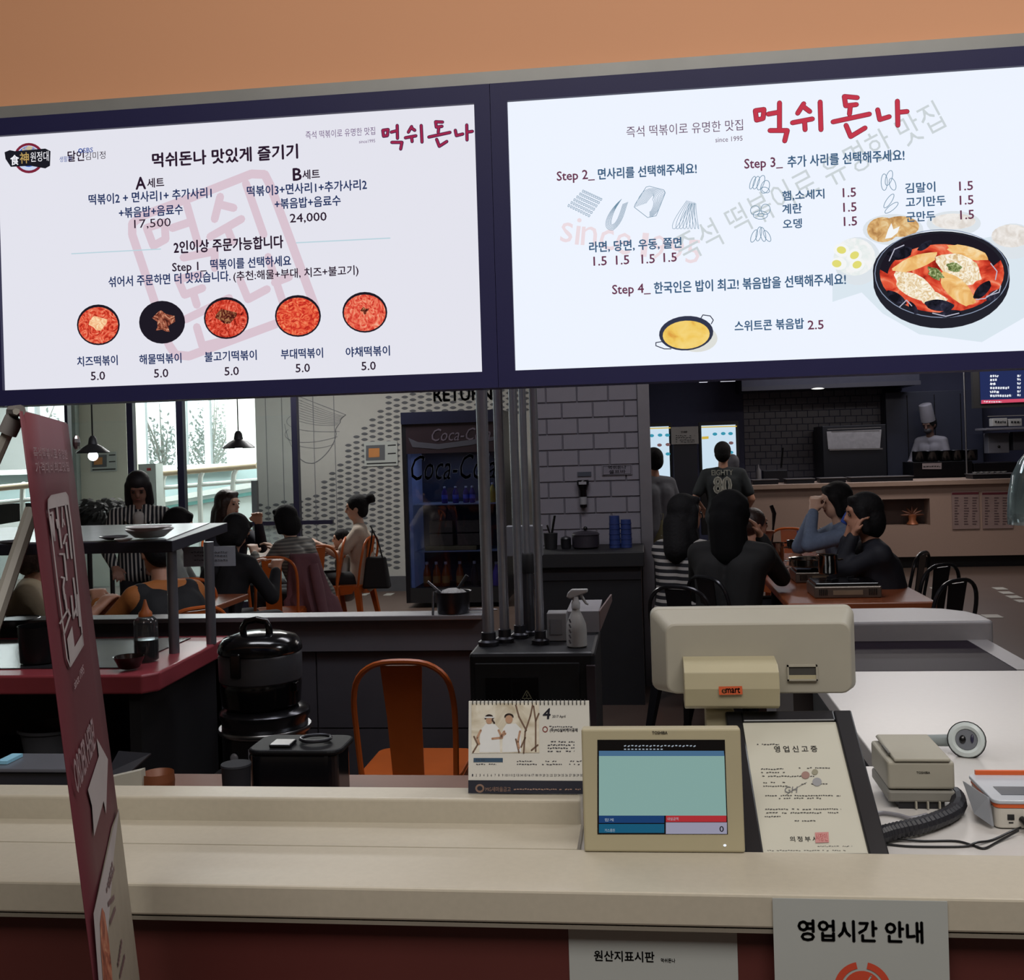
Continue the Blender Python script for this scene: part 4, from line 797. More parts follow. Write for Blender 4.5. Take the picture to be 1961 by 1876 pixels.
for a, b in (((192, 1708), (205, 1650)), ((197, 1700), (208, 1662)), ((195, 1735), (208, 1720)), ((199, 1770), (210, 1740)), ((214, 1850), (222, 1800)), ((218, 1872), (228, 1830))):
    for i in range(6): x = a[0]+(b[0]-a[0])*i/6; y = a[1]+(b[1]-a[1])*i/6; g.stroke([(x, y), (x+1.5, y-5)], 1.2, caps=False)
g.build('lettering', mat('banner_small_ink', '6a4a50', .6), ban)
PG = mat('stand_pole_grey', '8c8880', .45)
MB().tube([at_z(28, 800, 1.30), at_z(14, 830, 1.30)], .011, 10).build('joint_sleeve', mat('grey_rubber', '6e6a68', .7), ban, world=True, smooth=True)
MB().tube([at_z(38, 786, 1.28), at_z(24, 786, 1.30), at_z(22, 812, 1.30)], .007, 8).build('top_hook', mat('grey_rubber', '6e6a68', .7), ban, world=True, smooth=True)
q0 = at_z(16, 826, 1.30); q1 = at_z(-30, 930, 1.30); MB().tube([q0, q1], .0065, 8).build('support_pole', PG, ban, world=True, smooth=True)
q0 = at_z(62, 975, 1.40); q1 = at_z(-10, 1190, 1.34); MB().tube([q0, q0+(q1-q0)*2.3], .0095, 8).build('support_pole', PG, ban, world=True, smooth=True)
MB().tube([BP.pt(0, .0, -.004), BP.pt(BW, .0, -.004)], .004, 6).build('top_rod', PG, ban, world=True); q = BP.pt(BW, -.03, .01); MB().ball(q, (.006, .006, .012), 8, 6).build('corner_clip', STEEL, ban, world=True)
MB().box(-.12, .12, -.18, .25, 0, .04).build('base_foot', BLACKM, ban)
# ================================================================ SELF SERVICE AREA BEHIND THE COUNTER
DARKC = mat('dark_cabinet', '1b1c20', .45, var=.1); PLBLK = mat('black_plastic_gloss', '0a0a0d', .15); GREYP = mat('grey_plastic', '5a5860', .5)
lowp = thing('low_partition', 'low grey partition wall with a steel ledge behind the service area', 'partition', (-1.6, 4.4, 0))
MB().box(-3.6, -.66, 4.32, 4.45, .885, .905).build('steel_ledge', mat('ledge_steel', '8c8c90', .4, .6), lowp, world=True, bevel=.003)
MB().box(-3.6, -.66, 4.345, 4.43, .76, .885).build('upper_band', mat('partition_band', '5d5c62', .5), lowp, world=True)
MB().box(-3.6, -.66, 4.37, 4.42, 0, .76).build('wall_core', mat('partition_core', '3e3d44', .7), lowp, world=True)
for x0, x1 in ((-3.6, -2.0), (-1.994, -1.36), (-1.354, -.66)):
    for z0, z1 in ((0, .44), (.446, .755)): MB().box(x0, x1, 4.36, 4.37, z0, z1).build('panel', mat('partition_panel', '4a4950', .55, var=.05), lowp, world=True)
# cabinet that carries the pipes
cabn = thing('equipment_cabinet', 'dark metal cabinet with a warning triangle beneath the chrome pipes', 'cabinet', (-.4, 3.7, 0))
xa = at_Y(897, 1300, 3.5).x; xb = at_Y(1140, 1300, 3.5).x
MB().box(xa, xb, 3.52, 3.98, 0, .9).build('body', DARKC, cabn, world=True, bevel=.012)
MB().box(xa+.02, xb-.05, 3.512, 3.52, .05, .868).build('front_door', mat('cabinet_door', '202225', .4), cabn, world=True, bevel=.003)
a = at_Y(930, 1342, 3.5); b = at_Y(1030, 1298, 3.5); MB().box(a.x, (a.x+b.x)/2-.002, 3.506, 3.513, a.z-.1, b.z).build('vent_plate', BLACK, cabn, world=True); MB().box((a.x+b.x)/2+.002, b.x, 3.506, 3.513, a.z-.1, b.z).build('vent_plate', BLACK, cabn, world=True)
g = Print(PlaneY(3.505), .001); g.stroke([(1009, 1321), (1000, 1337), (1018, 1337)], 1.4, closed=True); g.stroke([(1010, 1326), (1007, 1331), (1011, 1331), (1008, 1335)], 1.2); g.build('warning_triangle', mat('warning_grey', '8a8a70', .6), cabn)
MB().box(xb-.028, xb+.0, 3.50, 3.52, 0, .86).build('side_strip', mat('strip_plum', '3a3036', .5), cabn, world=True)
PIPE = mat('chrome_pipe', 'a8abb4', .28, .75, var=.08, scale=30)
for i, (pxb, pxt, r_, Y) in enumerate(((936, 921, .0195, 3.66), (967, 954, .0165, 3.72), (996, 986, .0150, 3.80), (1014, 1009, .0130, 3.86), (1035, 1028, .0140, 3.68))):
    x = at_Y(pxb, 1228, Y).x; t_ = thing('chrome_pipe', ('thickest chrome pipe, nearest the drinks fridge, rising from dark cabinet', 'second chrome pipe from the drinks fridge on dark cabinet', 'middle chrome pipe of five on dark cabinet', 'chrome pipe with a black coupling low down on dark cabinet', 'chrome pipe nearest the tiled pillar on dark cabinet')[i], 'pipe', (x, Y, .9))
    MB().tube([(0, 0, 0), (0, 0, 2.3)], r_, 18).build('tube', PIPE, t_, smooth=True)
    MB().lathe([(r_+.016, .001), (r_+.016, .014), (r_+.006, .02), (r_+.005, .045), (r_, .047)], n=18).build('flange', STEELD, t_, smooth=True)
    if i == 3:
        MB().lathe([(.024, .22), (.025, .225), (.025, .285), (.022, .29)], n=18).build('coupling', BLACKM, t_, smooth=True); MB().tube([(0, 0, .02), (0, 0, .22)], .022, 16).build('lower_sleeve', mat('sleeve_grey', '55565c', .3, .8), t_, smooth=True)
p = at_Y(1005, 1035, 3.95); t_ = thing('junction_box', 'grey junction box behind the chrome pipes', 'box', (p.x, 3.95, .9)); MB().obox((0, 0, p.z-.9), .13, .05, .11).build('box_body', mat('junction_grey', '74757c', .5), t_, bevel=.003); MB().box(-.01, .01, -.01, .01, 0, p.z-.95).build('conduit', STEELD, t_)
# spray bottle, paper box, shelf panel
p = at_h(1105, 1238, .9); sb = thing('spray_bottle', 'white plastic spray bottle with a trigger head on the dark cabinet', 'spray bottle', (p.x, p.y, .901)); SPW = mat('milky_white_plastic', 'a9a8a6', .4)
MB().lathe([(.030, 0), (.034, .004), (.034, .055), (.032, .075), (.020, .105), (.013, .118), (.0125, .128)], n=20).build('bottle', SPW, sb, smooth=True)
MB().lathe([(.0145, .126), (.0145, .145), (.011, .150), (.010, .165)], n=16).build('collar', mat('spray_head', 'b4b4b4', .45), sb, smooth=True)
k = MB(); k.frustum([(-.030, -.009, .163), (-.018, -.009, .158), (.040, -.009, .178), (.042, -.009, .190), (-.012, -.009, .190), (-.026, -.009, .178)], [(-.030, .009, .163), (-.018, .009, .158), (.040, .009, .178), (.042, .009, .190), (-.012, .009, .190), (-.026, .009, .178)]); k.build('nozzle_head', _M['spray_head'], sb, bevel=.004, seg=3)
MB().tube([(.018, 0, .172), (.026, 0, .155), (.034, 0, .142), (.042, 0, .138)], [.005, .005, .004, .003], 8).build('trigger', _M['spray_head'], sb, smooth=True)
g = Print(PlaneY(p.y-.0345), .001); 
for i in range(5): g.stroke([(1090, 1185+i*10), (1093, 1192+i*10)], 3, caps=False)
g.build('label_print', mat('label_grey_print', '6c6c74', .6), sb)
a = at_Y(1048, 1226, 3.72); b = at_Y(1084, 1174, 3.72); t_ = thing('paper_box', 'pale upright carton beside the spray bottle', 'carton', (a.x, 3.72, .901)); MB().box(a.x, b.x, 3.72, 3.80, .902, b.z).build('carton', mat('pale_carton', '8b8a8c', .7), t_, world=True, bevel=.002)
MB().box(a.x+.012, b.x-.014, 3.7185, 3.72, .925, b.z-.02).build('carton_label', mat('carton_label', '7c7b7e', .7), t_, world=True)
t_ = thing('wall_shelf', 'pale shelf end with a slanted side standing behind the spray bottle', 'shelf', (at_Y(1120, 1200, 3.9).x, 3.9, .901)); a = at_Y(1086, 1222, 3.9); b = at_Y(1147, 1170, 3.9); c_ = at_Y(1166, 1170, 3.9)
MB().box(a.x, b.x, 3.9, 3.94, .901, b.z).build('front_panel', mat('shelf_pale', '89868a', .6), t_, world=True); MB().add([(b.x, 3.9, .905), (b.x, 3.9, b.z), (c_.x, 4.2, b.z+.02), (c_.x, 4.2, .97)], [(0, 1, 2, 3)]).build('side_panel', mat('shelf_rose', '6c5a58', .6), t_, world=True, solid=.006)
MB().box(a.x, b.x, 3.94, 4.2, b.z-.01, b.z).build('top_panel', _M['shelf_pale'], t_, world=True)

# self bar unit with its upper shelf
REDT = mat('pink_red_top', '8e3a42', .35, var=.05); su = thing('self_bar_unit', 'dark self service unit with a pinkish red counter edge and an upper shelf', 'serving unit', (-2.3, 3.8, 0))
MB().prism([(-3.2, 3.45), (-1.67, 3.45), (-1.63, 3.50), (-1.66, 4.22), (-3.2, 4.22)], .785, .85).build('counter_edge', REDT, su, world=True, bevel=.008, seg=3)
MB().prism([(-3.15, 3.56), (-1.80, 3.56), (-1.80, 4.15), (-3.15, 4.15)], .85, .854).build('worktop_inset', mat('unit_inset', '3a3a3e', .25, .5), su, world=True)
MB().box(-3.2, -1.70, 4.15, 4.2, 0, .785).build('back_panel', BLACKM, su, world=True); MB().box(-1.74, -1.70, 3.5, 4.2, 0, .785).build('side_panel', BLACKM, su, world=True)
MB().box(-3.2, -1.74, 3.52, 4.15, .44, .47).build('lower_shelf', DARKC, su, world=True); MB().box(-3.2, -1.74, 3.52, 4.15, .0, .06).build('plinth', BLACKM, su, world=True)
ST = mat('shelf_navy_edge', '20202c', .4); pa = at_h(330, 1049, 1.25); pb = at_h(415, 1012, 1.25)
MB().prism([(-3.2, pa.y), (pa.x, pa.y), (pb.x+.05, pb.y), (pb.x+.05-.2, pb.y+.02), (-3.2, pb.y)], 1.235, 1.275).build('upper_shelf', ST, su, world=True, bevel=.003)
MB().prism([(-3.18, pa.y+.02), (pa.x-.03, pa.y+.02), (pb.x-.02, pb.y-.03), (-3.18, pb.y-.03)], 1.275, 1.279).build('shelf_top', mat('shelf_top_pale', '9aa0a0', .25), su, world=True)
q1 = at_h(334, 1250, .85); q2 = at_h(405, 1232, .85)
for q in (q1, q2, Vector((-3.1, q1.y, 0)), Vector((-3.1, q2.y, 0))): MB().tube([(q.x, q.y, .85), (q.x, q.y, 1.24)], .019, 14).build('post', mat('post_steel', '80828a', .3, .6), su, world=True, smooth=True)
# items on / in it
def plate(label, px, py, h, r, m, group=None, name='plate', rise=.018, cat='plate'):
    p = at_h(px, py, h); t_ = MB().lathe([(r*.45, 0), (r*.6, .002), (r, rise), (r*.97, rise+.003), (r*.58, .006), (.0005, .005)], n=24).build(name, m, None, smooth=True); t_.location = (p.x, p.y, h); return tag(t_, label, cat, group)
PCL = mat('porcelain_grey', '9c9a98', .3); PCD = mat('porcelain_dark', '3a3a3e', .3)
plate('large pale melamine plate, lower of two on the upper shelf of the self service unit', 287, 1029, 1.282, .085, PCL, rise=.03); plate('pale plate stacked on the larger one on the upper shelf', 285, 1016, 1.316, .078, mat('porcelain_white', 'b8b6b4', .3), rise=.014)
plate('dark shallow plate on the upper shelf beside the plate stack', 218, 1033, 1.281, .05, PCD, rise=.01); plate('small dark plate near the open end of the upper shelf', 25, 1042, 1.281, .05, PCD, rise=.01); plate('pale flat saucer between dark plate and plate stack on upper shelf', 236, 1037, 1.281, .03, PCL, rise=.008)
t_ = thing('hanging_sign', 'grey translucent sign plate hanging by the upper shelf post', 'sign', (at_Y(400, 1060, 4.36).x, 4.36, .905)); a = at_Y(352, 1085, 4.36); b = at_Y(450, 1045, 4.36)
MB().box(a.x, b.x, 4.358, 4.362, a.z, b.z).build('plate_panel', mat('sign_grey', '8c9098', .4), t_, world=True); MB().box((a.x+b.x)/2-.004, (a.x+b.x)/2+.004, 4.362, 4.37, .905, b.z).build('stem', STEELD, t_, world=True)
g = Print(PlaneY(4.357), .001); random.seed(5); greek(g, 366, 436, 1057, w=1.6); greek(g, 366, 436, 1064, w=1.6); greek(g, 366, 436, 1072, w=1.6); g.build('lettering', mat('sign_faint', '3e4148', .6), t_)
p = at_h(281, 1264, .854); so = thing('sauce_bottle', 'clear squeeze bottle of dark soy sauce with an orange nozzle on the red-edged unit', 'sauce bottle', (p.x, p.y, .855)); 
MB().lathe([(.038, 0), (.042, .004), (.042, .125), (.040, .14), (.028, .152), (.020, .156)], n=20).build('bottle', glass('bottle_clear', (.85, .88, .9), milky=.06, mcol='9aa0a4'), so, smooth=True)
MB().lathe([(.037, .003), (.040, .006), (.040, .074), (.001, .0745)], n=20).build('soy_sauce', mat('soy_black', '0b0707', .15), so, smooth=True)
MB().lathe([(.024, .155), (.023, .168), (.014, .178), (.009, .192), (.004, .212), (.003, .214)], n=14).build('nozzle', mat('nozzle_orange', 'b4622c', .45), so, smooth=True)
p = at_h(248, 1280, .854); o = MB().lathe([(.026, 0), (.034, .004), (.052, .040), (.054, .042), (.050, .041), (.032, .008), (.001, .007)], n=24).build('metal_bowl', mat('dark_bowl', '2e2422', .2, .6), None, smooth=True); o.location = (p.x, p.y, .855); tag(o, 'small dark metal bowl on the red-edged unit in front of the sauce bottle', 'bowl')
p = at_h(62, 1268, .854); o = MB().lathe([(.055, 0), (.066, .004), (.072, .13), (.074, .132), (.070, .131), (.064, .01), (.001, .01)], n=24).build('stock_pot', mat('pot_black', '17171a', .3, .4), None, smooth=True); o.location = (p.x+.03, p.y, .855); tag(o, 'black serving pot standing behind the red banner', 'pot')
p = at_h(30, 1205, .86); o = MB().lathe([(.06, 0), (.09, .01), (.10, .05), (.097, .052), (.085, .02), (.001, .015)], n=24).build('strainer_bowl', mat('strainer_steel', '6c7074', .3, .8), None, smooth=True); o.location = (p.x, p.y, .856); tag(o, 'steel strainer bowl at the frame edge behind the black pot', 'bowl')
p = at_h(70, 1462, .475); tub = thing('plastic_tub', 'grey plastic tub on the lower shelf of the self service unit', 'tub', (at_z(72, 1440, 3.95).x, 3.83, .472)); MB().lathe([(.095, 0), (.10, .004), (.118, .105), (.128, .108), (.128, .118), (.120, .118), (.104, .02), (.001, .012)], n=28).build('tub_body', mat('tub_grey', '55565c', .5), tub, smooth=True)
# rice cookers
cz = 3.55; cx = at_Y(500, 1300, cz).x
base = thing('cooker_stand', 'dark low stand under the stacked rice cookers', 'stand', (cx, cz, 0)); MB().box(-.17, .17, -.16, .16, .46, .50).build('stand_top', BLACKM, base, bevel=.004)
for x in (-.15, .15):
    for y in (-.14, .14): MB().box(x-.012, x+.012, y-.012, y+.012, 0, .46).build('leg', BLACKM, base)
rk = thing('gas_rice_cooker', 'wide steel gas rice cooker with control panel, lower of the two stacked', 'rice cooker', (cx+.01, cz, .501)); rk.scale = (1, 1, 1.22)
MB().lathe([(.135, 0), (.14, .01), (.142, .15), (.150, .16), (.150, .172), (.142, .178), (.10, .185)], n=32).build('body', mat('cooker_dark_steel', '2e2e32', .2, .7, var=.1), rk, smooth=True)
MB().lathe([(.152, .118), (.154, .121), (.154, .128), (.152, .131)], n=32).build('rim_ring', STEEL, rk, smooth=True); MB().lathe([(.144, .02), (.146, .022), (.146, .03), (.144, .032)], n=32).build('lower_ring', STEEL, rk, smooth=True)
def onc(a, r, z): return (r*sin(a), -r*cos(a), z)
k = MB(); k.add([onc(a, .1445, z) for a in (-.05, .15, .35, .55) for z in (.055, .095)], [(0, 2, 3, 1), (2, 4, 5, 3), (4, 6, 7, 5)]); k.build('control_panel', mat('panel_grey', '6a6a72', .4), rk, solid=.003)
for a in (.03, .30, .46): MB().ball(onc(a, .147, .076), (.009, .006, .009), 10, 6).build('knob', BLACK, rk, smooth=True)
MB().ball(onc(-.42, .146, .068), (.014, .006, .014), 12, 8).build('dial', mat('dial_grey', '75757c', .3), rk, smooth=True)
rt = thing('rice_cooker', 'round rice cooker with a black glossy lid and carry handle, upper of two stacked', 'rice cooker', (cx, cz, .728))
MB().lathe([(.120, 0), (.130, .01), (.135, .07), (.132, .085)], n=32).build('lower_body', PLBLK, rt, smooth=True); MB().lathe([(.132, .085), (.137, .09), (.138, .17), (.134, .178)], n=32).build('body_band', mat('cooker_grey_band', '47474c', .4, .3), rt, smooth=True)
MB().lathe([(.135, .178), (.140, .185), (.137, .205), (.120, .228), (.07, .243), (.001, .247)], n=32).build('lid', PLBLK, rt, smooth=True)
k = MB()
for s in (-1, 1): k.tube([(s*.045, -.03, .236), (s*.045, -.035, .262), (s*.035, -.03, .283), (0, -.028, .29)], [.012, .012, .011, .011], 10)
k.build('carry_handle', PLBLK, rt, smooth=True); MB().obox((-.035, -.138, .155), .036, .012, .08).build('latch', PLBLK, rt, bevel=.006)
MB().obox((.132, -.04, .07), .016, .03, .03).build('hinge_button', PLBLK, rt, bevel=.003)
# black box, clear tub, trays and small goods on the rear worktop
def tray_box(name, label, cat, px, Y, depth, z0, m, bevel=.004):
    a = at_Y(px[0], px[3], Y); b = at_Y(px[2], px[1], Y); t_ = thing(name, label, cat, ((a.x+b.x)/2, Y, z0)); return t_, a.x, b.x, b.z
t_, x0, x1, zt = tray_box('insulated_box', 'shiny black lidded box on the rear worktop', 'box', (475, 1436, 652, 1510), 2.36, .2, .751, BLACK)
MB().prism(rrect(x0, x1-.012, 2.36, 2.49, .025), .752, zt-.012).build('box_body', PLBLK, t_, world=True, bevel=.004); MB().prism(rrect(x0-.003, x1, 2.355, 2.495, .03), zt-.012, zt).build('lid', mat('black_lid', '0a0a0d', .5, spec=.15), t_, world=True, bevel=.005)
MB().tube([((x0+x1)/2+.03+.035*cos(t), 2.43+.03*sin(t), zt+.008) for t in [2*pi*i/16 for i in range(16)]], .004, 8, closed=True).build('ring_handle', STEELD, t_, world=True, smooth=True); MB().obox((x0+.07, 2.40, zt+.004), .05, .05, .008).build('valve_plate', BLACK, t_, world=True, bevel=.003)
t_, x0, x1, zt = tray_box('clear_tub', 'small round clear tub with a lid beside the black box', 'tub', (414, 1468, 472, 1510), 2.3, .1, .751, BLACK)
t_.location = ((x0+x1)/2, 2.33, .751); MB().lathe([(.026, 0), (.029, .003), (.032, zt-.76), (.034, zt-.756), (.033, zt-.752), (.001, zt-.752)], n=22).build('tub_body', mat('smoky_plastic', '232429', .7, spec=.2), t_, smooth=True)
t_, x0, x1, zt = tray_box('dark_tray', 'long dark plastic tray lying across the rear worktop behind the banner', 'tray', (-20, 1468, 142, 1512), 2.2, .2, .751, BLACK)
MB().box(x0, x1, 2.2, 2.30, .752, zt-.01).build('tray_body', mat('tray_dark', '24242c', .3), t_, world=True, bevel=.005); MB().box(x0-.01, x1+.01, 2.19, 2.31, zt-.01, zt-.002).build('rim', mat('tray_rim', '55565e', .3), t_, world=True, bevel=.002)
MB().box(x0+.005, x0+.03, 2.22, 2.28, zt-.001, zt+.006).build('blue_cloth', mat('cloth_blue', '7fb4cc', .6), t_, world=True)
t_, x0, x1, zt = tray_box('pan_lid', 'tilted grey metal lid leaning beside the red banner', 'lid', (205, 1452, 275, 1480), 2.42, .2, .751, BLACK); k = MB(); k.add([(x0, 2.42, .83), (x0+.02, 2.40, .80), (x1, 2.46, zt), (x0, 2.48, zt)], [(0, 1, 2, 3)]); k.build('lid_plate', mat('lid_grey', '3c3d44', .25, .6), t_, world=True, solid=.004)
t_, x0, x1, zt = tray_box('cutting_board', 'white wedge of cutting board standing on the rear worktop', 'board', (212, 1478, 272, 1512), 2.26, .2, .751, BLACK); MB().add([(x0-.02, 2.26, .752), (x1, 2.26, .752), (x1-.002, 2.26, zt+.004), (x0-.02, 2.26, zt-.016), (x0-.02, 2.28, .752), (x1, 2.28, .752), (x1-.002, 2.28, zt+.004), (x0-.02, 2.28, zt-.016)], [(0, 1, 2, 3), (7, 6, 5, 4), (0, 4, 5, 1), (1, 5, 6, 2), (2, 6, 7, 3), (3, 7, 4, 0)]).build('board', mat('board_white', 'a8a498', .5), t_, world=True)
p = at_Y(303, 1490, 2.3); o = MB().lathe([(.020, 0), (.030, .004), (.036, .022), (.034, .026), (.024, .022), (.001, .018)], n=20).build('snack_dish', mat('copper_foil', '6a3a20', .5, .1), None, smooth=True); o.location = (p.x, 2.3, .752+.02); o.scale = (1, 1, 1); tag(o, 'small orange-brown foil dish beside the white board', 'dish'); o.location.z = .752
o.scale = (1, 1, max(1, (at_Y(303, 1478, 2.3).z-.752)/.026))

# ================================================================ METAL CHAIRS
def metal_chair(label, loc, rz, m, group=None, name='metal_chair', mseat=None):
    t_ = thing(name, label, 'chair', loc, rz, group); s = .18
    MB().prism(rrect(-s, s, -s, s, .05), .43, .452).build('seat', mseat or m, t_, bevel=.006)
    # back: bent tube hoop leaning back (-y is back)
    hoop = [(-.165, -.165, .44), (-.172, -.19, .60), (-.172, -.215, .72), (-.15, -.228, .80), (-.09, -.236, .845), (0, -.238, .855), (.09, -.236, .845), (.15, -.228, .80), (.172, -.215, .72), (.172, -.19, .60), (.165, -.165, .44)]
    hp_ = []
    for i in range(len(hoop)-1):
        q0 = Vector(hoop[max(0, i-1)]); q1 = Vector(hoop[i]); q2 = Vector(hoop[i+1]); q3 = Vector(hoop[min(len(hoop)-1, i+2)])
        for j in range(3): u_ = j/3; hp_.append(.5*((2*q1)+(-q0+q2)*u_+(2*q0-5*q1+4*q2-q3)*u_*u_+(-q0+3*q1-3*q2+q3)*u_**3))
    hp_.append(Vector(hoop[-1])); MB().tube(hp_, .0105, 8).build('back_frame', m, t_, smooth=True)
    k = MB(); k.add([(-.055, -.165, .445), (.055, -.165, .445), (.060, -.205, .66), (.072, -.235, .842), (-.072, -.235, .842), (-.060, -.205, .66)], [(0, 1, 2, 5), (5, 2, 3, 4)]); k.build('backrest', m, t_, solid=.006)
    for sx in (-1, 1):
        for sy in (-1, 1):
            k = MB(); tx, ty = sx*.165, sy*.165; bx, by = sx*.215, sy*.225
            k.frustum([(bx-.014, by-.014, 0), (bx+.014, by-.014, 0), (bx+.014, by+.014, 0), (bx-.014, by+.014, 0)], [(tx-.035 if sx > 0 else tx-.015, ty-.035 if sy > 0 else ty-.015, .435), (tx+.015 if sx > 0 else tx+.035, ty-.035 if sy > 0 else ty-.015, .435), (tx+.015 if sx > 0 else tx+.035, ty+.015 if sy > 0 else ty+.035, .435), (tx-.035 if sx > 0 else tx-.015, ty+.015 if sy > 0 else ty+.035, .435)])
            k.build('leg', m, t_)
    k = MB()
    for sx in (-1, 1): k.add([(sx*.182, -.15, .44), (sx*.182, .15, .44), (sx*.19, .12, .385), (sx*.192, 0, .37), (sx*.19, -.12, .385)], [(0, 1, 2, 3, 4)]); k.add([(-.15, sx*.182, .44), (.15, sx*.182, .44), (.12, sx*.19, .385), (0, sx*.192, .37), (-.12, sx*.19, .385)], [(0, 1, 2, 3, 4)])
    k.build('seat_apron', m, t_, solid=.003); return t_
ORC = mat('orange_lacquer', 'bc5c22', .35, .0, var=.06); BKC = mat('gunmetal_lacquer', '2a2a2e', .22, .6, var=.1)
ch0 = metal_chair('orange metal chair facing away, standing alone before the low partition', (-.84, 3.98, 0), pi, ORC)
ch0.location = (at_Y(790, 1300, 3.8).x, 3.86, .0); ch0.rotation_euler = (0, 0, 0)
def chair(label, px, py, Y, deg, group, m=None):
    """px,py: top of the backrest; deg: direction the sitter faces"""
    a = radians(deg-90); p = at_Y(px, py, Y); off = Vector((0, -.238, 0)); off.rotate(Euler((0, 0, a)))
    o = dup(ch0 if m is None else ch1, (p.x-off.x, p.y-off.y, 0), a, label, group); return o
GO = 'orange metal chairs in the dining area'; GB = 'dark metal chairs round the grill table'
chair('orange metal chair behind the sign plate post, seen from behind', 358, 1118, 6.2, 120, GO); chair('orange metal chair under the person in dark coat by the frosted glass', 437, 1097, 6.9, 115, GO)
chair('orange metal chair with its narrow back seen edge-on next to the pink coat', 520, 1078, 7.5, 100, GO); chair('orange metal chair with a pink coat hung over it', 606, 1046, 8.4, 120, GO)
chair('orange metal chair turned sideways between pink coat and bun-haired woman', 662, 1030, 9.2, 190, GO); chair('orange metal chair the bun-haired woman sits on, black bag hung on it', 712, 1019, 9.25, 172, GO)
chair('orange metal chair behind long-haired woman by the window glass', 410, 962, 10.1, 330, GO)
chair('orange metal chair of the woman in the striped tee', 1282, 1032, 7.3, 60, GO); chair('orange metal chair tucked behind dark-haired sitter at grill table', 1308, 1062, 6.7, 70, GO)
ch1 = metal_chair('dark metal chair nearest the white display counter', (0, 0, 0), 0, BKC, group=GB)
p = at_Y(1835, 1106, 5.6); ch1.rotation_euler = (0, 0, radians(55)); ch1.location = (p.x-.19, p.y+.1, 0); off = Vector((0, -.238, 0)); off.rotate(Euler((0, 0, radians(40)))); ch1.rotation_euler = (0, 0, radians(40)); ch1.location = (p.x-off.x, p.y-off.y, 0); ch1['label'] = 'dark metal chair with a hooped back nearest the pale display counter'
chair('dark metal chair with a hooped back, middle of three along the table', 1805, 1080, 6.3, 130, GB, 1); chair('dark metal chair behind the woman in the dark suit', 1768, 1052, 7.0, 150, GB, 1)
chair('dark metal chair close to the tiled pillar, under the black-coated sitter', 1296, 1098, 5.5, 60, GB, 1); chair('dark metal chair just behind the black-coated sitter', 1348, 1080, 5.9, 35, GB, 1)
chair('red-brown chair back beyond the grill table', 1512, 1020, 9.2, 250, 'chairs beyond the grill table')

# ================================================================ DRINKS FRIDGE
x0 = at_Y(771, 900, 10.9).x; x1 = at_Y(962, 900, 10.9).x; fg = thing('drinks_fridge', 'tall dark glass-fronted drinks fridge with white script lettering', 'fridge', ((x0+x1)/2, 11.2, 0)); zt = 1.98
k = MB(); k.box(x0, x0+.045, 10.9, 11.55, .05, zt); k.box(x1-.045, x1, 10.9, 11.55, .05, zt); k.box(x0+.045, x1-.045, 11.5, 11.55, .05, zt); k.build('cabinet', mat('fridge_black', '0d0e14', .35), fg, world=True)
MB().box(x0+.045, x1-.045, 10.9, 11.5, .05, .2).build('kick_plate', BLACKM, fg, world=True); MB().box(x0+.045, x1-.045, 10.9, 11.5, 1.56, zt).build('header_box', mat('fridge_header_red', '1c1018', .4), fg, world=True)
MB().box(x0, x1, 10.88, 10.9, 1.86, zt).build('header_band', mat('fridge_band', '181a2c', .3), fg, world=True)
MB().box(x0+.05, x1-.05, 11.46, 11.5, .2, 1.56).build('inner_lining', mat('fridge_lining', '2c3348', .5), fg, world=True)
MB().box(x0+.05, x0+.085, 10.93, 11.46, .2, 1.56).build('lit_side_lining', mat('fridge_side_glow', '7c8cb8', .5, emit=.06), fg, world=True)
PF = PlaneY(10.9); g = Print(PF, .004)
g.text('Coca-Cola', 827, 940, 845, 24, -.005, shear=.35); g.build('lettering', mat('fridge_script_dim', '48404c', .5), fg)
g = Print(PF, .003); g.poly((782, 838), (800, 846), (840, 850), (900, 842), (950, 835), (950, 842), (900, 852), (840, 860), (790, 856)); g.build('swoosh', mat('swoosh_grey', '34343e', .5), fg)
GL = glass('fridge_glass', (.8, .84, .95), gloss=.05); MB().box(x0+.05, x1-.05, 10.905, 10.91, .2, 1.56).build('door_glass', GL, fg, world=True)
g = Print(PF, .006); g.text('Coca-Cola', 788, 950, 920, 48, .004, shear=.35); g.build('door_script', mat('door_script_grey', '8a90a8', .5), fg, label='large faint white script on the glass')
def zpx(y, x=860, Y=11.1): return at_Y(x, y, Y).z
shz = [zpx(963), zpx(1052), zpx(1128)]
for z in shz: MB().box(x0+.09, x1-.05, 10.96, 11.46, z-.012, z).build('shelf', mat('shelf_pale_blue', '8898b4', .3, .0), fg, world=True)
FL = bpy.data.lights.new('fridge_light', 'AREA'); FL.shape = 'RECTANGLE'; FL.size = .6; FL.size_y = .1; FL.energy = .7; FL.color = (.75, .83, 1); fo = bpy.data.objects.new('fridge_light', FL); COL.objects.link(fo); fo.location = ((x0+x1)/2, 11.1, 1.54)
def bottle(label, px, z, h, r, m, cap, group, Y=11.05, lab=None):
    x = at_Y(px, 1000, Y).x; t_ = thing('drink_bottle', label, 'bottle', (x, Y, z), group=group)
    MB().lathe([(r*.9, 0), (r, .006), (r, h*.55), (r*.85, h*.68), (r*.42, h*.84), (r*.36, h*.9)], n=14).build('bottle', m, t_, smooth=True)
    MB().lathe([(r*.42, h*.9), (r*.42, h*.99), (r*.3, h)], n=12).build('cap', cap, t_)
    if lab: MB().lathe([(r*1.01, h*.25), (r*1.01, h*.5)], n=14, cap=False).build('label_band', lab, t_, smooth=True)
    return t_
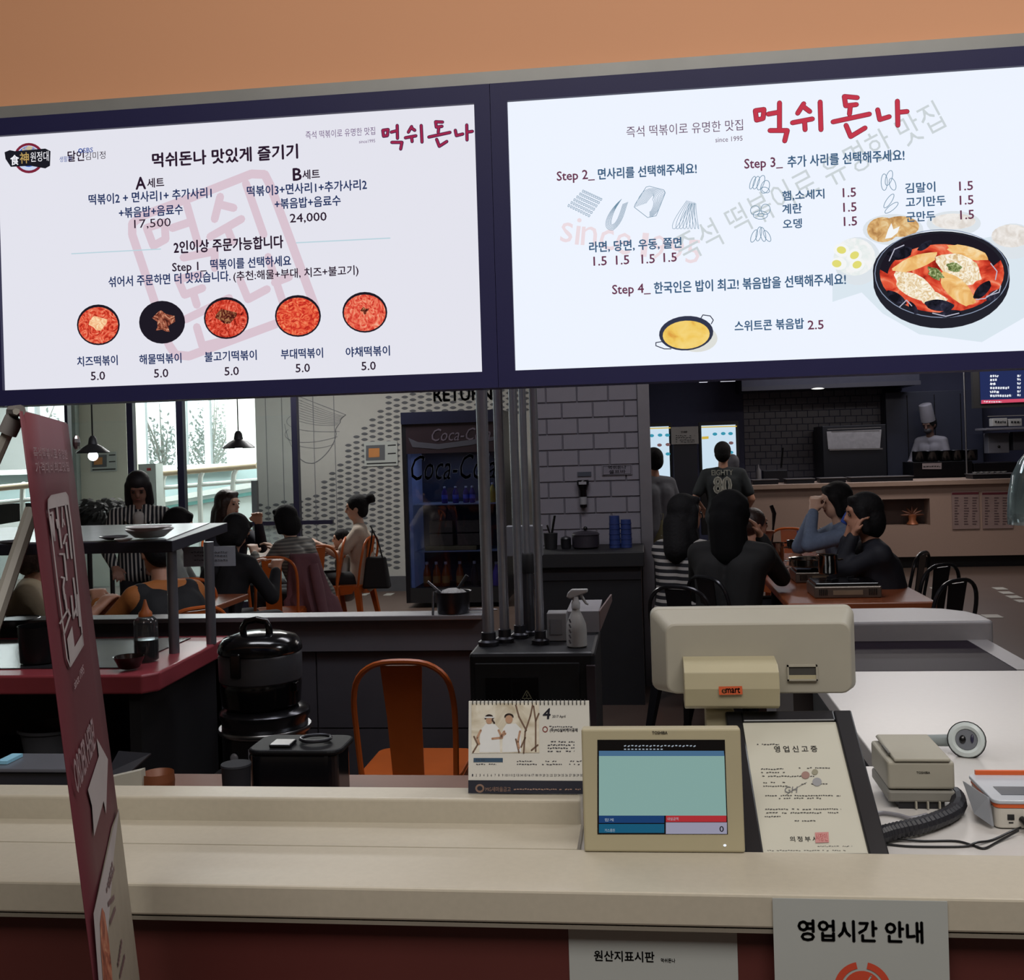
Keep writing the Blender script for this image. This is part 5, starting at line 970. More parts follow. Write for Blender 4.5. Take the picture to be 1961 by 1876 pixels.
CW = mat('cap_white', 'c8ccd8', .4); OB = mat('orange_drink', '9a4c18', .3); PB = mat('purple_drink', '3c2a78', .3); GRP = 'grape soda bottles on the top shelf of fridge'
pb0 = bottle('purple soda bottle on the top fridge shelf, farthest from the chrome pipes', 853, shz[0]+.002, .17, .032, PB, CW, GRP, lab=mat('label_blue', '4a5ac8', .4))
for i, px in enumerate((874, 894, 906)): dup(pb0, (at_Y(px, 1000, 11.05).x, 11.05, shz[0]+.002), label=('purple soda bottle on the top fridge shelf, second in its row', 'purple soda bottle on the top fridge shelf, third in its row', 'purple soda bottle on top fridge shelf next to the chrome pipes')[i])
yb = bottle('yellow soda can-shaped bottle behind chrome pipes on the top fridge shelf', 945, shz[0]+.002, .2, .034, mat('yellow_drink', 'b8a43c', .3), CW, None)
GRO = 'orange soda bottles on the lower shelf of fridge'
ob0 = bottle('orange soda bottle on the lower fridge shelf, farthest from the chrome pipes', 815, shz[2]+.002, .29, .040, OB, CW, GRO, lab=mat('label_orange_white', 'b88848', .5))
for i, px in enumerate((833, 851, 878)): dup(ob0, (at_Y(px, 1000, 11.05).x, 11.05, shz[2]+.002), label=('orange soda bottle on the lower fridge shelf, second in its row', 'orange soda bottle on the lower fridge shelf, third in its row', 'orange soda bottle on the lower fridge shelf beside the dark bottle')[i])
bottle('dark bottle with a white cap right of the orange sodas in the fridge', 906, shz[2]+.002, .29, .038, mat('cola_dark', '1c1624', .3), CW, None); bottle('bright violet bottle seen between the chrome pipes', 948, shz[2]+.002, .28, .04, mat('violet_bright', '6a58c8', .4), CW, None)
k0 = None; GC = 'brown cartons in the fridge'
for i, (px, rz_) in enumerate(((845, 0), (898, 0), (845, 1), (898, 1))):
    x = at_Y(px, 1000, 11.05).x; z = shz[1]+.045+rz_*.135
    if k0 is None: k0 = MB().box(-.12, .12, -.1, .1, 0, .12).build('drink_carton', mat('carton_brown', '5c5040', .7, var=.12, scale=40), None, bevel=.004); k0.location = (x, 11.12, z); tag(k0, 'brown carton in the fridge, lower one away from the pipes', 'carton', GC)
    else: dup(k0, (x, 11.12, z), label=('', 'brown carton in the fridge, lower one nearer the pipes', 'brown carton in the fridge, upper one away from the pipes', 'brown carton in the fridge, upper one nearer the pipes')[i])
o = MB().box(-.29, .24, -.12, .14, 0, .04).build('food_tray', mat('tray_ochre', '7c7048', .6), None, bevel=.004); o.location = (at_Y(870, 1000, 11.1).x, 11.1, shz[1]+.002); tag(o, 'flat ochre tray under the cartons in the fridge', 'tray')

# ================================================================ THINGS ON THE LOW PARTITION AND PILLAR
p = at_h(870, 1172, .905); bu_ = thing('steel_canister', 'steel canister of white rice with tongs and ladle on the low partition', 'canister', (p.x, 4.385, .906))
r_ = at_Y(905, 1150, 4.45).x-at_Y(838, 1150, 4.45).x; r_ /= 2; MB().lathe([(r_*.86, 0), (r_*.9, .004), (r_*.97, .085), (r_*1.03, .088), (r_*.95, .086), (r_*.9, .07), (.001, .07)], n=24).build('canister_body', STEELD, bu_, smooth=True)
MB().ball((0, 0, .072), (r_*.8, r_*.8, .028), 16, 8).build('rice', mat('white_rice', 'a8a8a8', .8, bump=1, scale=200), bu_, smooth=True)
MB().tube([(.01, 0, .08), (.06, 0, .15)], [.006, .008], 8).build('ladle_handle', BLACKM, bu_, smooth=True); MB().tube([(-.03, -.02, .07), (-.10, -.02, .13)], [.004, .006], 8).build('tong_handle', STEEL, bu_, smooth=True); MB().tube([(-.075, -.03, .09), (-.075, -.055, -.0)], .005, 8).build('tong_arm', STEEL, bu_, smooth=True)
# steel tongs lying
p = at_h(955, 1168, .905); o = MB().tube([(-.09, 0, .004), (.0, .0, .010), (.08, .01, .006)], [.003, .006, .003], 8).build('serving_tongs', STEEL, None, smooth=True); o.location = (at_h(912, 1172, .91).x, 4.385, .908); tag(o, 'steel tongs lying on the low partition by the pipes', 'tongs')
# black counter in front of the pillar and its goods
bc = thing('black_side_counter', 'black side counter in front of the tiled pillar', 'counter', (-.35, 6.9, 0)); a = at_h(1036, 1062, .93); b = at_h(1236, 1058, .93); x0, x1 = at_Y(1030, 1080, 6.6).x, at_Y(1234, 1080, 6.6).x
MB().box(x0, x1, 6.6, 7.18, .84, .93).build('worktop', BLACKM, bc, world=True, bevel=.006); MB().box(x0+.02, x1-.02, 6.66, 7.18, 0, .84).build('cabinet', DARKC, bc, world=True); MB().box(x0+.02, x1-.02, 6.65, 6.66, .76, .83).build('drawer_band', mat('band_charcoal', '2c2c32', .4), bc, world=True)
def pot2(label, px, w_, h_, m, lid=True, name='cooking_pot', Y=6.9, knob=True):
    s = w_*Y/2100/2; p = at_Y(px, 1050, Y); t_ = thing(name, label, 'pot', (p.x, Y, .931)); hh = h_*Y/2100
    MB().lathe([(s*.85, 0), (s, .01), (s, hh*.75), (s*1.05, hh*.78)], n=20).build('pot_body', m, t_, smooth=True)
    if lid: MB().lathe([(s*1.06, hh*.78), (s*.9, hh*.9), (s*.2, hh), (.001, hh)], n=20).build('lid', m, t_, smooth=True)
    if knob: MB().ball((0, 0, hh+.012), .014, 8, 6).build('knob', BLACK, t_, smooth=True)
    return t_
pot2('squat dark electric pot with a knob on the black side counter', 1122, 52, 34, mat('pot_plum', '2c2830', .4)); pot2('small dark canister beside the electric pot', 1084, 20, 24, mat('pot_char', '1e1e22', .4), knob=False, name='small_canister')
t_ = thing('utensil_holder', 'black holder with a ladle standing on the black side counter', 'utensil holder', (at_Y(1055, 1050, 6.9).x, 6.9, .931)); MB().lathe([(.04, 0), (.045, .1)], n=16).build('holder', BLACKM, t_, smooth=True); MB().tube([(0, 0, .05), (.03, 0, .21)], .008, 8).build('ladle_handle', BLACK, t_, smooth=True); MB().tube([(.01, 0, .05), (-.02, 0, .15)], .006, 8).build('spatula_handle', BLACK, t_, smooth=True)
BLC = mat('blue_cup_plastic', '28386c', .35)
for i, (px, h_) in enumerate(((1178, .20), (1200, .175))):
    t_ = thing('cup_stack', ('taller stack of blue cups on the black side counter', 'shorter stack of blue cups nearer the pillar corner')[i], 'cups', (at_Y(px, 1050, 6.9).x, 6.9, .931)); MB().lathe([(.036, 0), (.032, h_)], n=18).build('cup_column', BLC, t_, smooth=True)
    for j in range(5): MB().lathe([(.0375-j*.0005, .02+j*.032), (.0375-j*.0005, .026+j*.032)], n=18).build('cup_rim', BLC, t_, smooth=True)
p = at_Y(1117, 945, 7.2); fl = thing('emergency_torch', 'black emergency flashlight hung upright on the tiled pillar', 'flashlight', (p.x, 7.19, p.z))
MB().lathe([(.022, -.09), (.024, -.085), (.024, .02), (.034, .045), (.040, .06), (.040, .085), (.036, .09)], n=18).build('torch_body', PLBLK, fl, smooth=True)
MB().lathe([(.0245, -.07), (.0245, -.02)], n=18, cap=False).build('torch_label', mat('torch_label', '8c8c90', .5), fl, smooth=True); MB().box(-.025, .025, -.042, -.036, .062, .08).build('torch_badge', mat('badge_grey', '94949a', .4), fl); MB().obox((0, .03, 0), .03, .03, .12).build('holder', BLACK, fl)
g = Print(PlaneY(7.225), .002); t_ = thing('pillar_sign', 'small bordered sign with two rows of lettering on the pillar', 'sign', (at_Y(1181, 900, 7.22).x, 7.22, at_Y(1181, 900, 7.22).z)); a = at_Y(1153, 910, 7.22); b = at_Y(1210, 889, 7.22)
MB().box(a.x, b.x, 7.217, 7.226, a.z, b.z).build('plate', mat('plate_lilac', '77737e', .6), t_, world=True); g = Print(PlaneY(7.217), .001); g.text('먹쉬돈나', 1165, 1199, 898.5, 7, .02); g.text('셀프바', 1166, 1198, 907, 7, .02)
g.stroke([(1155, 909), (1208, 907), (1208, 891), (1155, 893)], .8, closed=True); g.build('lettering', INK, t_)
t_ = thing('small_label', 'small dark label above the flashlight on the pillar', 'label', (at_Y(1117, 907, 7.22).x, 7.22, at_Y(1117, 907, 7.22).z)); a = at_Y(1106, 912, 7.22); b = at_Y(1132, 903, 7.22); MB().box(a.x, b.x, 7.217, 7.226, a.z, b.z).build('plate', mat('plate_slate', '3f4450', .6), t_, world=True); 

# ================================================================ TABLES
WOOD = mat('orange_wood_top', '8a4a2c', .22, var=.08, scale=5); WOODP = mat('table_glare_top', '7a4a38', .2)
def table(label, x0, x1, y0, y1, m=WOOD, h=.74, name='dining_table'):
    t_ = thing(name, label, 'table', ((x0+x1)/2, (y0+y1)/2, 0)); MB().box(x0, x1, y0, y1, h-.035, h).build('tabletop', m, t_, world=True, bevel=.006)
    for x in (x0+.07, x1-.07):
        for y in (y0+.1, y1-.1): MB().tube([(x, y, 0), (x, y, h-.03)], .02, 10).build('leg', BKC, t_, world=True)
    return t_
table('long orange wood grill table, its nearer half under the gas stoves', .70, 1.43, 5.68, 6.98); table('farther orange wood table of the row with a plate and cups', .74, 1.46, 7.0, 8.3)
table('orange wood table at the dining group by the frosted glass', -3.9, -2.4, 5.3, 6.4); table('table of the group by the leaf-print wall', -3.55, -2.72, 8.7, 9.9, m=mat('brown_table', '6e4c3a', .3))
# gas stoves
def stove(label, px, py, Y=None, group='portable gas stoves on grill table'):
    p = at_h(px, py, .741); t_ = thing('gas_stove', label, 'stove', (p.x, p.y, .742), group=group)
    MB().box(-.17, .17, -.14, .14, .0, .06).build('stove_body', mat('stove_champagne', '6a625a', .3, .6), t_, bevel=.006); MB().box(-.16, .16, -.12, .13, .06, .075).build('drip_plate', PLBLK, t_, bevel=.004)
    k = MB()
    for i in range(5):
        for s in (-1, 1): k.box(s*.125-.02+i*.009, s*.125-.016+i*.009, -.143, -.139, .014, .046)
    k.build('vent_slots', BLACK, t_); MB().box(-.075, .075, -.143, -.139, .016, .04).build('front_plate', mat('plate_brass', 'a89a84', .3, .6), t_)
    for a in range(4): MB().obox((.07*cos(a*pi/2+.78), .07*sin(a*pi/2+.78), .083), .06, .006, .012, a*pi/2+.78).build('pan_support', STEELD, t_)
    return t_
st1 = stove('portable gas stove with an empty burner, nearest edge of grill table', 1615, 1138); st2 = dup(st1, label='portable gas stove carrying a steel pot on the grill table'); p = at_h(1570, 1112, .741); st2.location = (p.x+.02, p.y+.05, .742)
def cpot(label, px, py, h0, r, hh, name='steel_pot', m=None):
    p = at_h(px, py, h0); t_ = thing(name, label, 'pot', (p.x, p.y, h0)); m = m or mat('polished_steel', '9a9894', .15, 1, var=.1); MB().lathe([(r*.9, 0), (r, .008), (r, hh), (r*1.05, hh+.004), (r*.97, hh), (r*.95, hh*.6), (.001, hh*.6)], n=24).build('pot_body', m, t_, smooth=True)
    for s in (-1, 1): MB().tube([(s*r, -.02, hh*.75), (s*(r+.025), -.015, hh*.78), (s*(r+.025), .015, hh*.78), (s*r, .02, hh*.75)], .004, 6).build('handle', m, t_, smooth=True)
    return t_
cpot('tall polished steel pot on the gas stove', 1586, 1098, .832, .052, .10); cpot('wide steel pan on the gas stove beyond the tall pot', 1548, 1084, .832, .11, .045, 'steel_pan')
cpot('steel jug standing on the grill table beside the pan', 1488, 1076, .742, .05, .13, 'steel_jug'); cpot('dark casserole on the farther table', 1530, 1050, .742, .09, .06, 'casserole', m=PLBLK)
plate('pale oval plate on the grill table by the black-coated sitter', 1492, 1090, .742, .07, mat('plate_rose', '94807a', .4), rise=.018)
def cup(label, px, py, h0, r, hh, m, name='cup'):
    p = at_h(px, py, h0); o = MB().lathe([(r*.8, 0), (r*.85, .003), (r, hh), (r*.94, hh), (r*.78, .008), (.001, .008)], n=16).build(name, m, None, smooth=True); o.location = (p.x, p.y, h0); return tag(o, label, 'cup')
BLU = mat('blue_cup', '2c4a9c', .35); cup('blue plastic cup on the farther table', 1536, 1040, .742, .04, .10, BLU); cup('dark blue cup on the table between the two pots', 1560, 1046, .742, .035, .09, mat('navy_cup', '28304c', .35))
cup('bright blue cup on the table behind the red banner', 58, 1166, .742, .036, .09, mat('bright_blue_cup', '2c50b4', .35)); cup('orange-brown jar beside the bright blue cup behind the banner', 82, 1172, .742, .045, .11, mat('jar_brown', '7c4220', .3), 'jar')
plate('pale bowl lid on the table behind the banner', 42, 1178, .742, .07, mat('foil_pale', '9a9a8c', .3), rise=.03); plate('black stone plate by the orange-sleeved person', 205, 1165, .742, .10, PCD, rise=.02); plate('white dish with bread rolls in the dining group by the leaf wall', 545, 1044, .742, .11, PCL, rise=.02); plate('dark serving plate in front of the grey-striped woman', 560, 1058, .742, .12, PCD, rise=.03)
# sauce dispenser on farther table
p = at_h(1572, 1058, .742); t_ = thing('pump_bottle', 'white pump bottle on the farther table', 'bottle', (p.x, p.y, .742)); MB().lathe([(.035, 0), (.036, .10), (.018, .13), (.012, .15)], n=14).build('bottle', PCL, t_, smooth=True); MB().tube([(0, 0, .14), (0, 0, .18), (.04, 0, .175)], .006, 8).build('pump', BLACK, t_, smooth=True)
p = at_h(1477, 1062, .742); o = MB().tube([(0, 0, .02), (.02, 0, .20), (.03, 0, .30), (.01, 0, .36)], [.006, .008, .016, .014], 8).build('ladle', BLACK, None, smooth=True); o.location = (p.x, p.y, .742); tag(o, 'black ladle standing upright in the steel jug', 'ladle')
p = at_h(1556, 1050, .742); o = MB().tube([(0, 0, .02), (.0, 0, .16), (.0, 0, .20)], [.006, .008, .016], 8).build('ladle', BLACK, None, smooth=True); o.location = (p.x, p.y, .742); tag(o, 'short black ladle beside the blue cup on farther table', 'ladle')

# ================================================================ PENDANT LAMPS
def pendant(label, px, py, Y):
    p = at_Y(px, py, Y); t_ = thing('pendant_lamp', label, 'lamp', (p.x, Y, p.z), group=None); r = .015*Y*.62
    s = Y*.0158; GM = mat('grey_enamel', '4c4f54', .4, .3)
    MB().lathe([(s, -.0), (s*.55, s*.35), (s*.28, s*.5), (s*.22, s*.85), (s*.12, s*1.0), (.004, s*1.02), (.003, s*1.0), (s*.1, s*.9), (s*.2, s*.45), (s*.5, s*.3), (s*.97, -.004)], n=24, cap=False).build('shade', GM, t_, smooth=True)
    MB().tube([(0, 0, s), (0, 0, 3.2-p.z)], .005, 6).build('cord', BLACKM, t_); MB().ball((0, 0, -s*.22), s*.30, 12, 8).build('bulb', emis('bulb_white', 'f4f8ff', 3), t_, smooth=True); return t_
pendant('grey enamel pendant lamp in front of the cream column', 178, 866, 6.4); pendant('grey enamel pendant lamp in front of the bright window', 457, 857, 8.0)
# posters
def poster(label, p0, p1, Y):
    a = at_Y(p0[0], p0[1], Y); b = at_Y(p1[0], p1[1], Y); t_ = thing('wall_poster', label, 'poster', ((a.x+b.x)/2, Y, b.z)); MB().box(a.x, b.x, Y-.004, Y+.002, b.z, a.z).build('sheet', PAPER, t_, world=True); w_, h_ = p1[0]-p0[0], p1[1]-p0[1]
    P_ = PlaneY(Y-.004); g = Print(P_, .002); g.poly((p0[0]+w_*.06, p0[1]+h_*.8), (p0[0]+w_*.62, p0[1]+h_*.77), (p0[0]+w_*.62, p0[1]+h_*.12), (p0[0]+w_*.06, p0[1]+h_*.15)); g.build('picture', mat('poster_grey', '55565a', .7), t_)
    g = Print(P_, .004); g.poly((p0[0]+w_*.14, p0[1]+h_*.66), (p0[0]+w_*.46, p0[1]+h_*.64), (p0[0]+w_*.46, p0[1]+h_*.26), (p0[0]+w_*.14, p0[1]+h_*.28)); g.build('picture_pot', mat('poster_orange', 'b87840', .7), t_)
    g = Print(P_, .002); g.stroke([(p0[0]+w_*.08, p0[1]+h_*.93), (p1[0]-w_*.05, p0[1]+h_*.88)], 2.4, caps=False); g.stroke([(p0[0]+w_*.7, p0[1]+h_*.15), (p1[0]-w_*.06, p0[1]+h_*.13)], 2.2, caps=False); g.stroke([(p0[0]+w_*.7, p0[1]+h_*.5), (p1[0]-w_*.06, p0[1]+h_*.48)], 2.2, caps=False); g.build('caption_bars', INK, t_); return t_
poster('poster with an orange dish picture on the cream column', (173, 866), (224, 902), 13.19); poster('poster with an orange pot picture on the leaf-print wall', (697, 846), (762, 891), 12.29)
# control box on column and bushes
p = at_Y(282, 915, 12.6); t_ = thing('control_cabinet', 'pale standing control cabinet with a red light behind the striped-shirt woman', 'cabinet', (p.x, 12.6, 0)); MB().box(-.11, .11, 0, .2, 0, at_Y(282, 888, 12.6).z).build('cabinet_body', mat('pale_cabinet', 'b8bcb8', .5), t_); MB().box(-.0, .05, -.006, 0, at_Y(282, 901, 12.6).z, at_Y(282, 896, 12.6).z).build('red_light', mat('red_lamp', 'b02c30', .4), t_)
LEAFM = mat('dark_foliage', '141a18', .6, var=.3)
def bush(label, px, py, Y, r, n=420):
    p = at_Y(px, py, Y); t_ = thing('shrub', label, 'shrub', (p.x, Y, 0)); MB().lathe([(.16, 0), (.2, .02), (.22, .35), (.2, .36)], n=16).build('planter', BLACKM, t_); MB().tube([(0, 0, .3), (0, 0, p.z)], .02, 6).build('stem', BLACKM, t_)
    k = MB(); rnd = random.Random(int(px)); k.ball((0, 0, p.z), r*.82, 14, 10)
    for i in range(n):
        d_ = Vector((rnd.gauss(0, 1), rnd.gauss(0, 1), rnd.gauss(0, 1))).normalized(); c_ = d_*r*rnd.uniform(.8, 1.05)+Vector((0, 0, p.z)); u_ = d_.orthogonal().normalized()*.03; v_ = d_.cross(u_).normalized()*.014+d_*.01
        k.add([c_-u_, c_-v_, c_+u_, c_+v_], [(0, 1, 2, 3)])
    tag(k.build('foliage', LEAFM, t_), kind='stuff'); return t_
bush('dark clipped shrub nearer the banner', 170, 1005, 8.2, .20); bush('dark clipped shrub beside the striped-shirt woman', 212, 998, 8.8, .20)

# glass dome at the right frame edge
p = at_z(1985, 1003, 2.6); gd = thing('glass_dome', 'clear glass dome lamp shade at the picture edge', 'lamp shade', (p.x, p.y, p.z)); R_ = .062
MB().lathe([(R_, 0), (R_*1.0, .03), (R_*.96, .07), (R_*.82, .115), (R_*.55, .15), (R_*.3, .168), (.012, .172)], n=32, cap=False).build('glass_bell', glass('dome_glass', (.75, .85, .86), gloss=.3, milky=.35, mcol='8fa0a2'), gd, smooth=True, solid=.003)
MB().tube([(0, 0, .17), (0, 0, 3.2-p.z)], .005, 6).build('cord', BLACKM, gd); MB().lathe([(.018, .165), (.018, .20), (.01, .21)], n=14).build('socket', STEEL, gd, smooth=True)
# ================================================================ PEOPLE
SKIN = mat('skin_warm', 'b08068', .55, var=.04, scale=20); SKINL = mat('skin_light', 'c09a84', .5, var=.03, scale=20); HAIR = mat('hair_black', '0b0a0d', .8, spec=.3, var=.2, scale=60, bump=.4); HAIRB = mat('hair_brown', '2c1c16', .45, var=.25, scale=60, bump=.4)
EYEM = mat('eye_dark', '18100e', .2); LIP = mat('lip', '8c4440', .5)
def remesh(o, vox, sm=6):
    q = o.modifiers.new('remesh', 'REMESH'); q.mode = 'VOXEL'; q.voxel_size = vox; q.use_smooth_shade = True
    if sm: s_ = o.modifiers.new('smooth', 'SMOOTH'); s_.factor = .5; s_.iterations = sm
    return o
def ik(a, b, l1, l2, hint):
    a = Vector(a); b = Vector(b); d = b-a; L_ = d.length
    if L_ > (l1+l2)*.995: b = a+d.normalized()*(l1+l2)*.995; d = b-a; L_ = d.length
    x = (l1*l1-l2*l2+L_*L_)/(2*L_); h = sqrt(max(0, l1*l1-x*x)); n = d.normalized(); hv = Vector(hint); hv = (hv-n*hv.dot(n)); hv.normalize()
    return a+n*x+hv*h, b
def person(label, px, py, z, face, seated=True, lean=8, side=0, head_yaw=0, head_pitch=0, hands=((-.18, .38, .78), (.18, .38, .78)), top=None, sleeve='long', bottom=None, hair='short', hairm=None, skin=None,
           child=False, neckline=0, width=1.0, extra=None, voxel=.011, scl=None, coat=None, group=None):
    """px,py = measured head centre, z = depth; face = heading in degrees (0 = +X, 90 = away from the camera)"""
    skin = skin or SKIN; hairm = hairm or HAIR; top = top or BLACKM; bottom = bottom or mat('trousers_dark', '1a1b22', .8)
    le = radians(lean); sd = radians(side); hz = .50 if seated else .93
    sp = Vector((sin(sd), sin(le), cos(le))).normalized()
    hip = Vector((0, 0, hz)); wst = hip+sp*.16; chs = hip+sp*.34; nb = hip+sp*.47; nk = hip+sp*.52
    he = Euler((radians(-head_pitch), 0, radians(head_yaw))).to_matrix().to_4x4(); hc = nk+Vector((sin(sd)*.06, sin(le*.6)*.12+.015, .125)); HM = Matrix.Translation(hc) @ he
    Hw = at_z(px, py, z); s = max(.86, min(1.14, Hw.z/hc.z)) if scl is None else scl
    rz = radians(face-90); rm = Matrix.Rotation(rz, 3, 'Z'); off = rm @ Vector((hc.x, hc.y, 0))*s
    t_ = thing('person', label, 'person', (Hw.x-off.x, Hw.y-off.y, Hw.z-hc.z*s if abs(Hw.z-hc.z*s) < .12 else 0), rz, group); t_.scale = (s, s, s)
    B_ = MB(); W_ = .155*width; right = Vector((1, 0, 0))
    sh = {}; 
    for sx in (-1, 1): sh[sx] = hip+sp*.435+right*(sx*W_)
    def torso(k, e):
        for sx in (-1, 1):
            k.capsule(hip+right*(sx*.07), wst+right*(sx*.055*width), .115+e, .095+e); k.capsule(wst+right*(sx*.055*width), chs+right*(sx*.07*width), .095+e, .098+e)
            k.capsule(chs+right*(sx*.07*width), sh[sx]-sp*.015, .098+e, .05+e); k.capsule(nb-sp*.02, sh[sx]-sp*.0, .055+e, .048+e)
    torso(B_, 0); B_.capsule(nb, nk+Vector((0, .01, .03)), .052, .047)
    B_.ball((0, -.008, .018), (.074, .092, .092), 20, 14, HM); B_.ball((0, .022, -.045), (.058, .064, .068), 18, 12, HM); B_.ball((0, .045, -.088), (.026, .026, .02), 12, 8, HM)
    B_.capsule(HM @ Vector((0, .082, .012)), HM @ Vector((0, .096, -.022)), .009, .0125); B_.capsule(HM @ Vector((-.035, .072, .03)), HM @ Vector((.035, .072, .03)), .013, .013)
    for sx in (-1, 1): B_.ball((sx*.074, -.005, -.012), (.010, .018, .026), 10, 8, HM)
    arms = {}
    for sx, hd in ((-1, hands[0]), (1, hands[1])):
        el, wr = ik(sh[sx], hd, .275, .245, (sx*.5, -.35, -.9)); arms[sx] = (sh[sx], el, wr)
        B_.capsule(sh[sx], el, .044, .037); B_.capsule(el, wr, .037, .025)
        fd = (wr-el).normalized(); up_ = Vector((0, 0, 1)); sdv = fd.cross(up_); sdv = (sdv if sdv.length > .1 else Vector((1, 0, 0))).normalized(); pn = sdv.cross(fd).normalized()
        pe = wr+fd*.075
        for o_ in (-.022, 0, .022): B_.capsule(wr+sdv*o_*.6, pe+sdv*o_, .019, .016, 8, 3)
        for i, (o_, L_) in enumerate(((-.033, .062), (-.011, .074), (.011, .070), (.033, .055))):
            b0 = pe+sdv*o_; kn = b0+(fd*.85-pn*.35+sdv*o_*3).normalized()*L_*.55; tp = kn+(fd*.45-pn*.85+sdv*o_*2).normalized()*L_*.5
            B_.capsule(b0, kn, .0105, .0095, 8, 3); B_.capsule(kn, tp, .0095, .008, 8, 3)
        tb = wr+fd*.02-sdv*sx*.022; tk = tb+(fd*.6-sdv*sx*.9-pn*.2).normalized()*.038; B_.capsule(tb, tk, .014, .0115, 8, 3); B_.capsule(tk, tk+(fd*.95-sdv*sx*.2-pn*.3).normalized()*.03, .0115, .009, 8, 3)
    legs = {}
    for sx in (-1, 1):
        hp = hip+right*(sx*.085)+Vector((0, .0, -.01))
        if seated: kn = Vector((sx*.12, .44, .50)); an = Vector((sx*.12, .42, .09))
        else: kn = Vector((sx*.095, .02, .49)); an = Vector((sx*.10, -.01, .09))
        legs[sx] = (hp, kn, an); B_.capsule(hp, kn, .085, .056); B_.capsule(kn, an, .055, .036); B_.capsule(an, an+Vector((0, .0, -.05)), .036, .03); B_.capsule(an+Vector((0, -.02, -.055)), an+Vector((0, .14, -.062)), .034, .026)
    b_ = B_.build('body', skin, t_, smooth=True); remesh(b_, voxel*.8/max(s, .1)**0, 4)
    # clothes
    k = MB(); torso(k, .014)
    for sx in (-1, 1):
        a_, e_, w__ = arms[sx]
        if sleeve == 'long': k.capsule(a_, e_, .058, .050); k.capsule(e_, e_.lerp(w__, .93), .050, .037)
        elif sleeve == 'short': k.capsule(a_, a_.lerp(e_, .72), .060, .058)
        elif sleeve == 'rolled': k.capsule(a_, e_, .060, .054); k.capsule(e_, e_.lerp(w__, .3), .052, .048)
    if coat: k.capsule(hip+Vector((-.1, 0, -.05)), hip+Vector((-.12, .25, -.08)), .10, .07); k.capsule(hip+Vector((.1, 0, -.05)), hip+Vector((.12, .25, -.08)), .10, .07); k.capsule(nb+Vector((0, -.02, -.02)), nb+Vector((0, -.02, .04)), .075, .07)
    if neckline: k.capsule(nb, nb+Vector((0, 0, .03)), .062, .056)
    remesh(k.build('top', top, t_, smooth=True), voxel*1.1, 5)
    k = MB()
    for sx in (-1, 1):
        hp, kn, an = legs[sx]; k.capsule(hp, kn, .094, .070); k.capsule(kn, an+Vector((0, 0, .03)), .069, .056)
    k.capsule(hip+Vector((-.07, 0, .02)), hip+Vector((.07, 0, .0)), .112, .112); remesh(k.build('trousers', bottom, t_, smooth=True), voxel*1.3, 4)
    for sx in (-1, 1):
        an = legs[sx][2]; k = MB(); k.capsule(an+Vector((0, -.03, -.05)), an+Vector((0, .15, -.06)), .045, .036); k.box(an.x-.042, an.x+.042, an.y-.07, an.y+.18, 0.0, .02); remesh(k.build('shoe', mat('shoe_dark', '18181c', .6), t_, smooth=True), voxel*1.2, 2)
    # face
    for sx in (-1, 1):
        MB().ball((sx*.029, .078, .004), (.0125, .008, .006), 10, 6, HM).build('eye', EYEM, t_, smooth=True); MB().ball((sx*.030, .084, .024), (.017, .005, .003), 8, 6, HM).build('eyebrow', hairm, t_)
    MB().ball((0, .079, -.055), (.019, .008, .0055), 10, 6, HM).build('mouth', LIP, t_, smooth=True)
    # hair
    k = MB(); k.ball((0, -.020, .030), (.086, .100, .096), 20, 14, HM)
    if hair == 'short': k.ball((0, -.045, -.005), (.080, .072, .085), 16, 10, HM)
    if hair in ('bob', 'long'):
        k.ball((0, -.045, -.04), (.092, .078, .105), 18, 12, HM)
        for sx in (-1, 1): k.capsule(HM @ Vector((sx*.068, .012, .03)), HM @ Vector((sx*.072, .005, -.085)), .030, .026)
        k.capsule(HM @ Vector((-.04, .048, .082)), HM @ Vector((.04, .048, .082)), .024, .024)
    if hair == 'long':
        k.capsule(HM @ Vector((0, -.06, -.06)), hc+Vector((0, -.09-sin(le)*.1, -.20)), .088, .088)
        for sx in (-1, 1): k.capsule(HM @ Vector((sx*.07, -.02, -.05)), hc+Vector((sx*.085, -.04, -.20)), .035, .03)
    if hair == 'bun': k.ball((0, -.138, .070), (.046, .044, .048), 14, 10, HM); k.ball((0, -.165, .045), .022, 8, 6, HM); k.ball((0, -.05, -.02), (.074, .060, .08), 14, 10, HM)
    if hair == 'messy':
        k.ball((0, -.03, .0), (.105, .105, .125), 18, 12, HM); k.capsule(HM @ Vector((0, -.05, -.05)), hc+Vector((0, -.06, -.20)), .10, .10)
        rnd = random.Random(4)
        for i in range(40): a_ = rnd.uniform(0, 2*pi); e_ = rnd.uniform(-.9, 1.2); k.ball((.095*cos(a_)*cos(e_), -.03+.095*sin(a_)*cos(e_) if sin(a_) < .5 else .02, .112*sin(e_)), .018, 8, 6, HM)
    if hair == 'scarf':
        for sx in (-1, 1): k.capsule(HM @ Vector((sx*.070, .01, .03)), HM @ Vector((sx*.080, .0, -.13)), .032, .03)
        k.capsule(HM @ Vector((0, -.05, 0)), HM @ Vector((0, -.05, -.15)), .085, .075); k.ball((0, -.012, .055), (.088, .095, .08), 16, 10, HM)
    remesh(k.build('hair', hairm, t_, smooth=True), voxel*.95, 3)
    if extra: extra(t_, HM, arms, hip, sp, hc)
    return t_

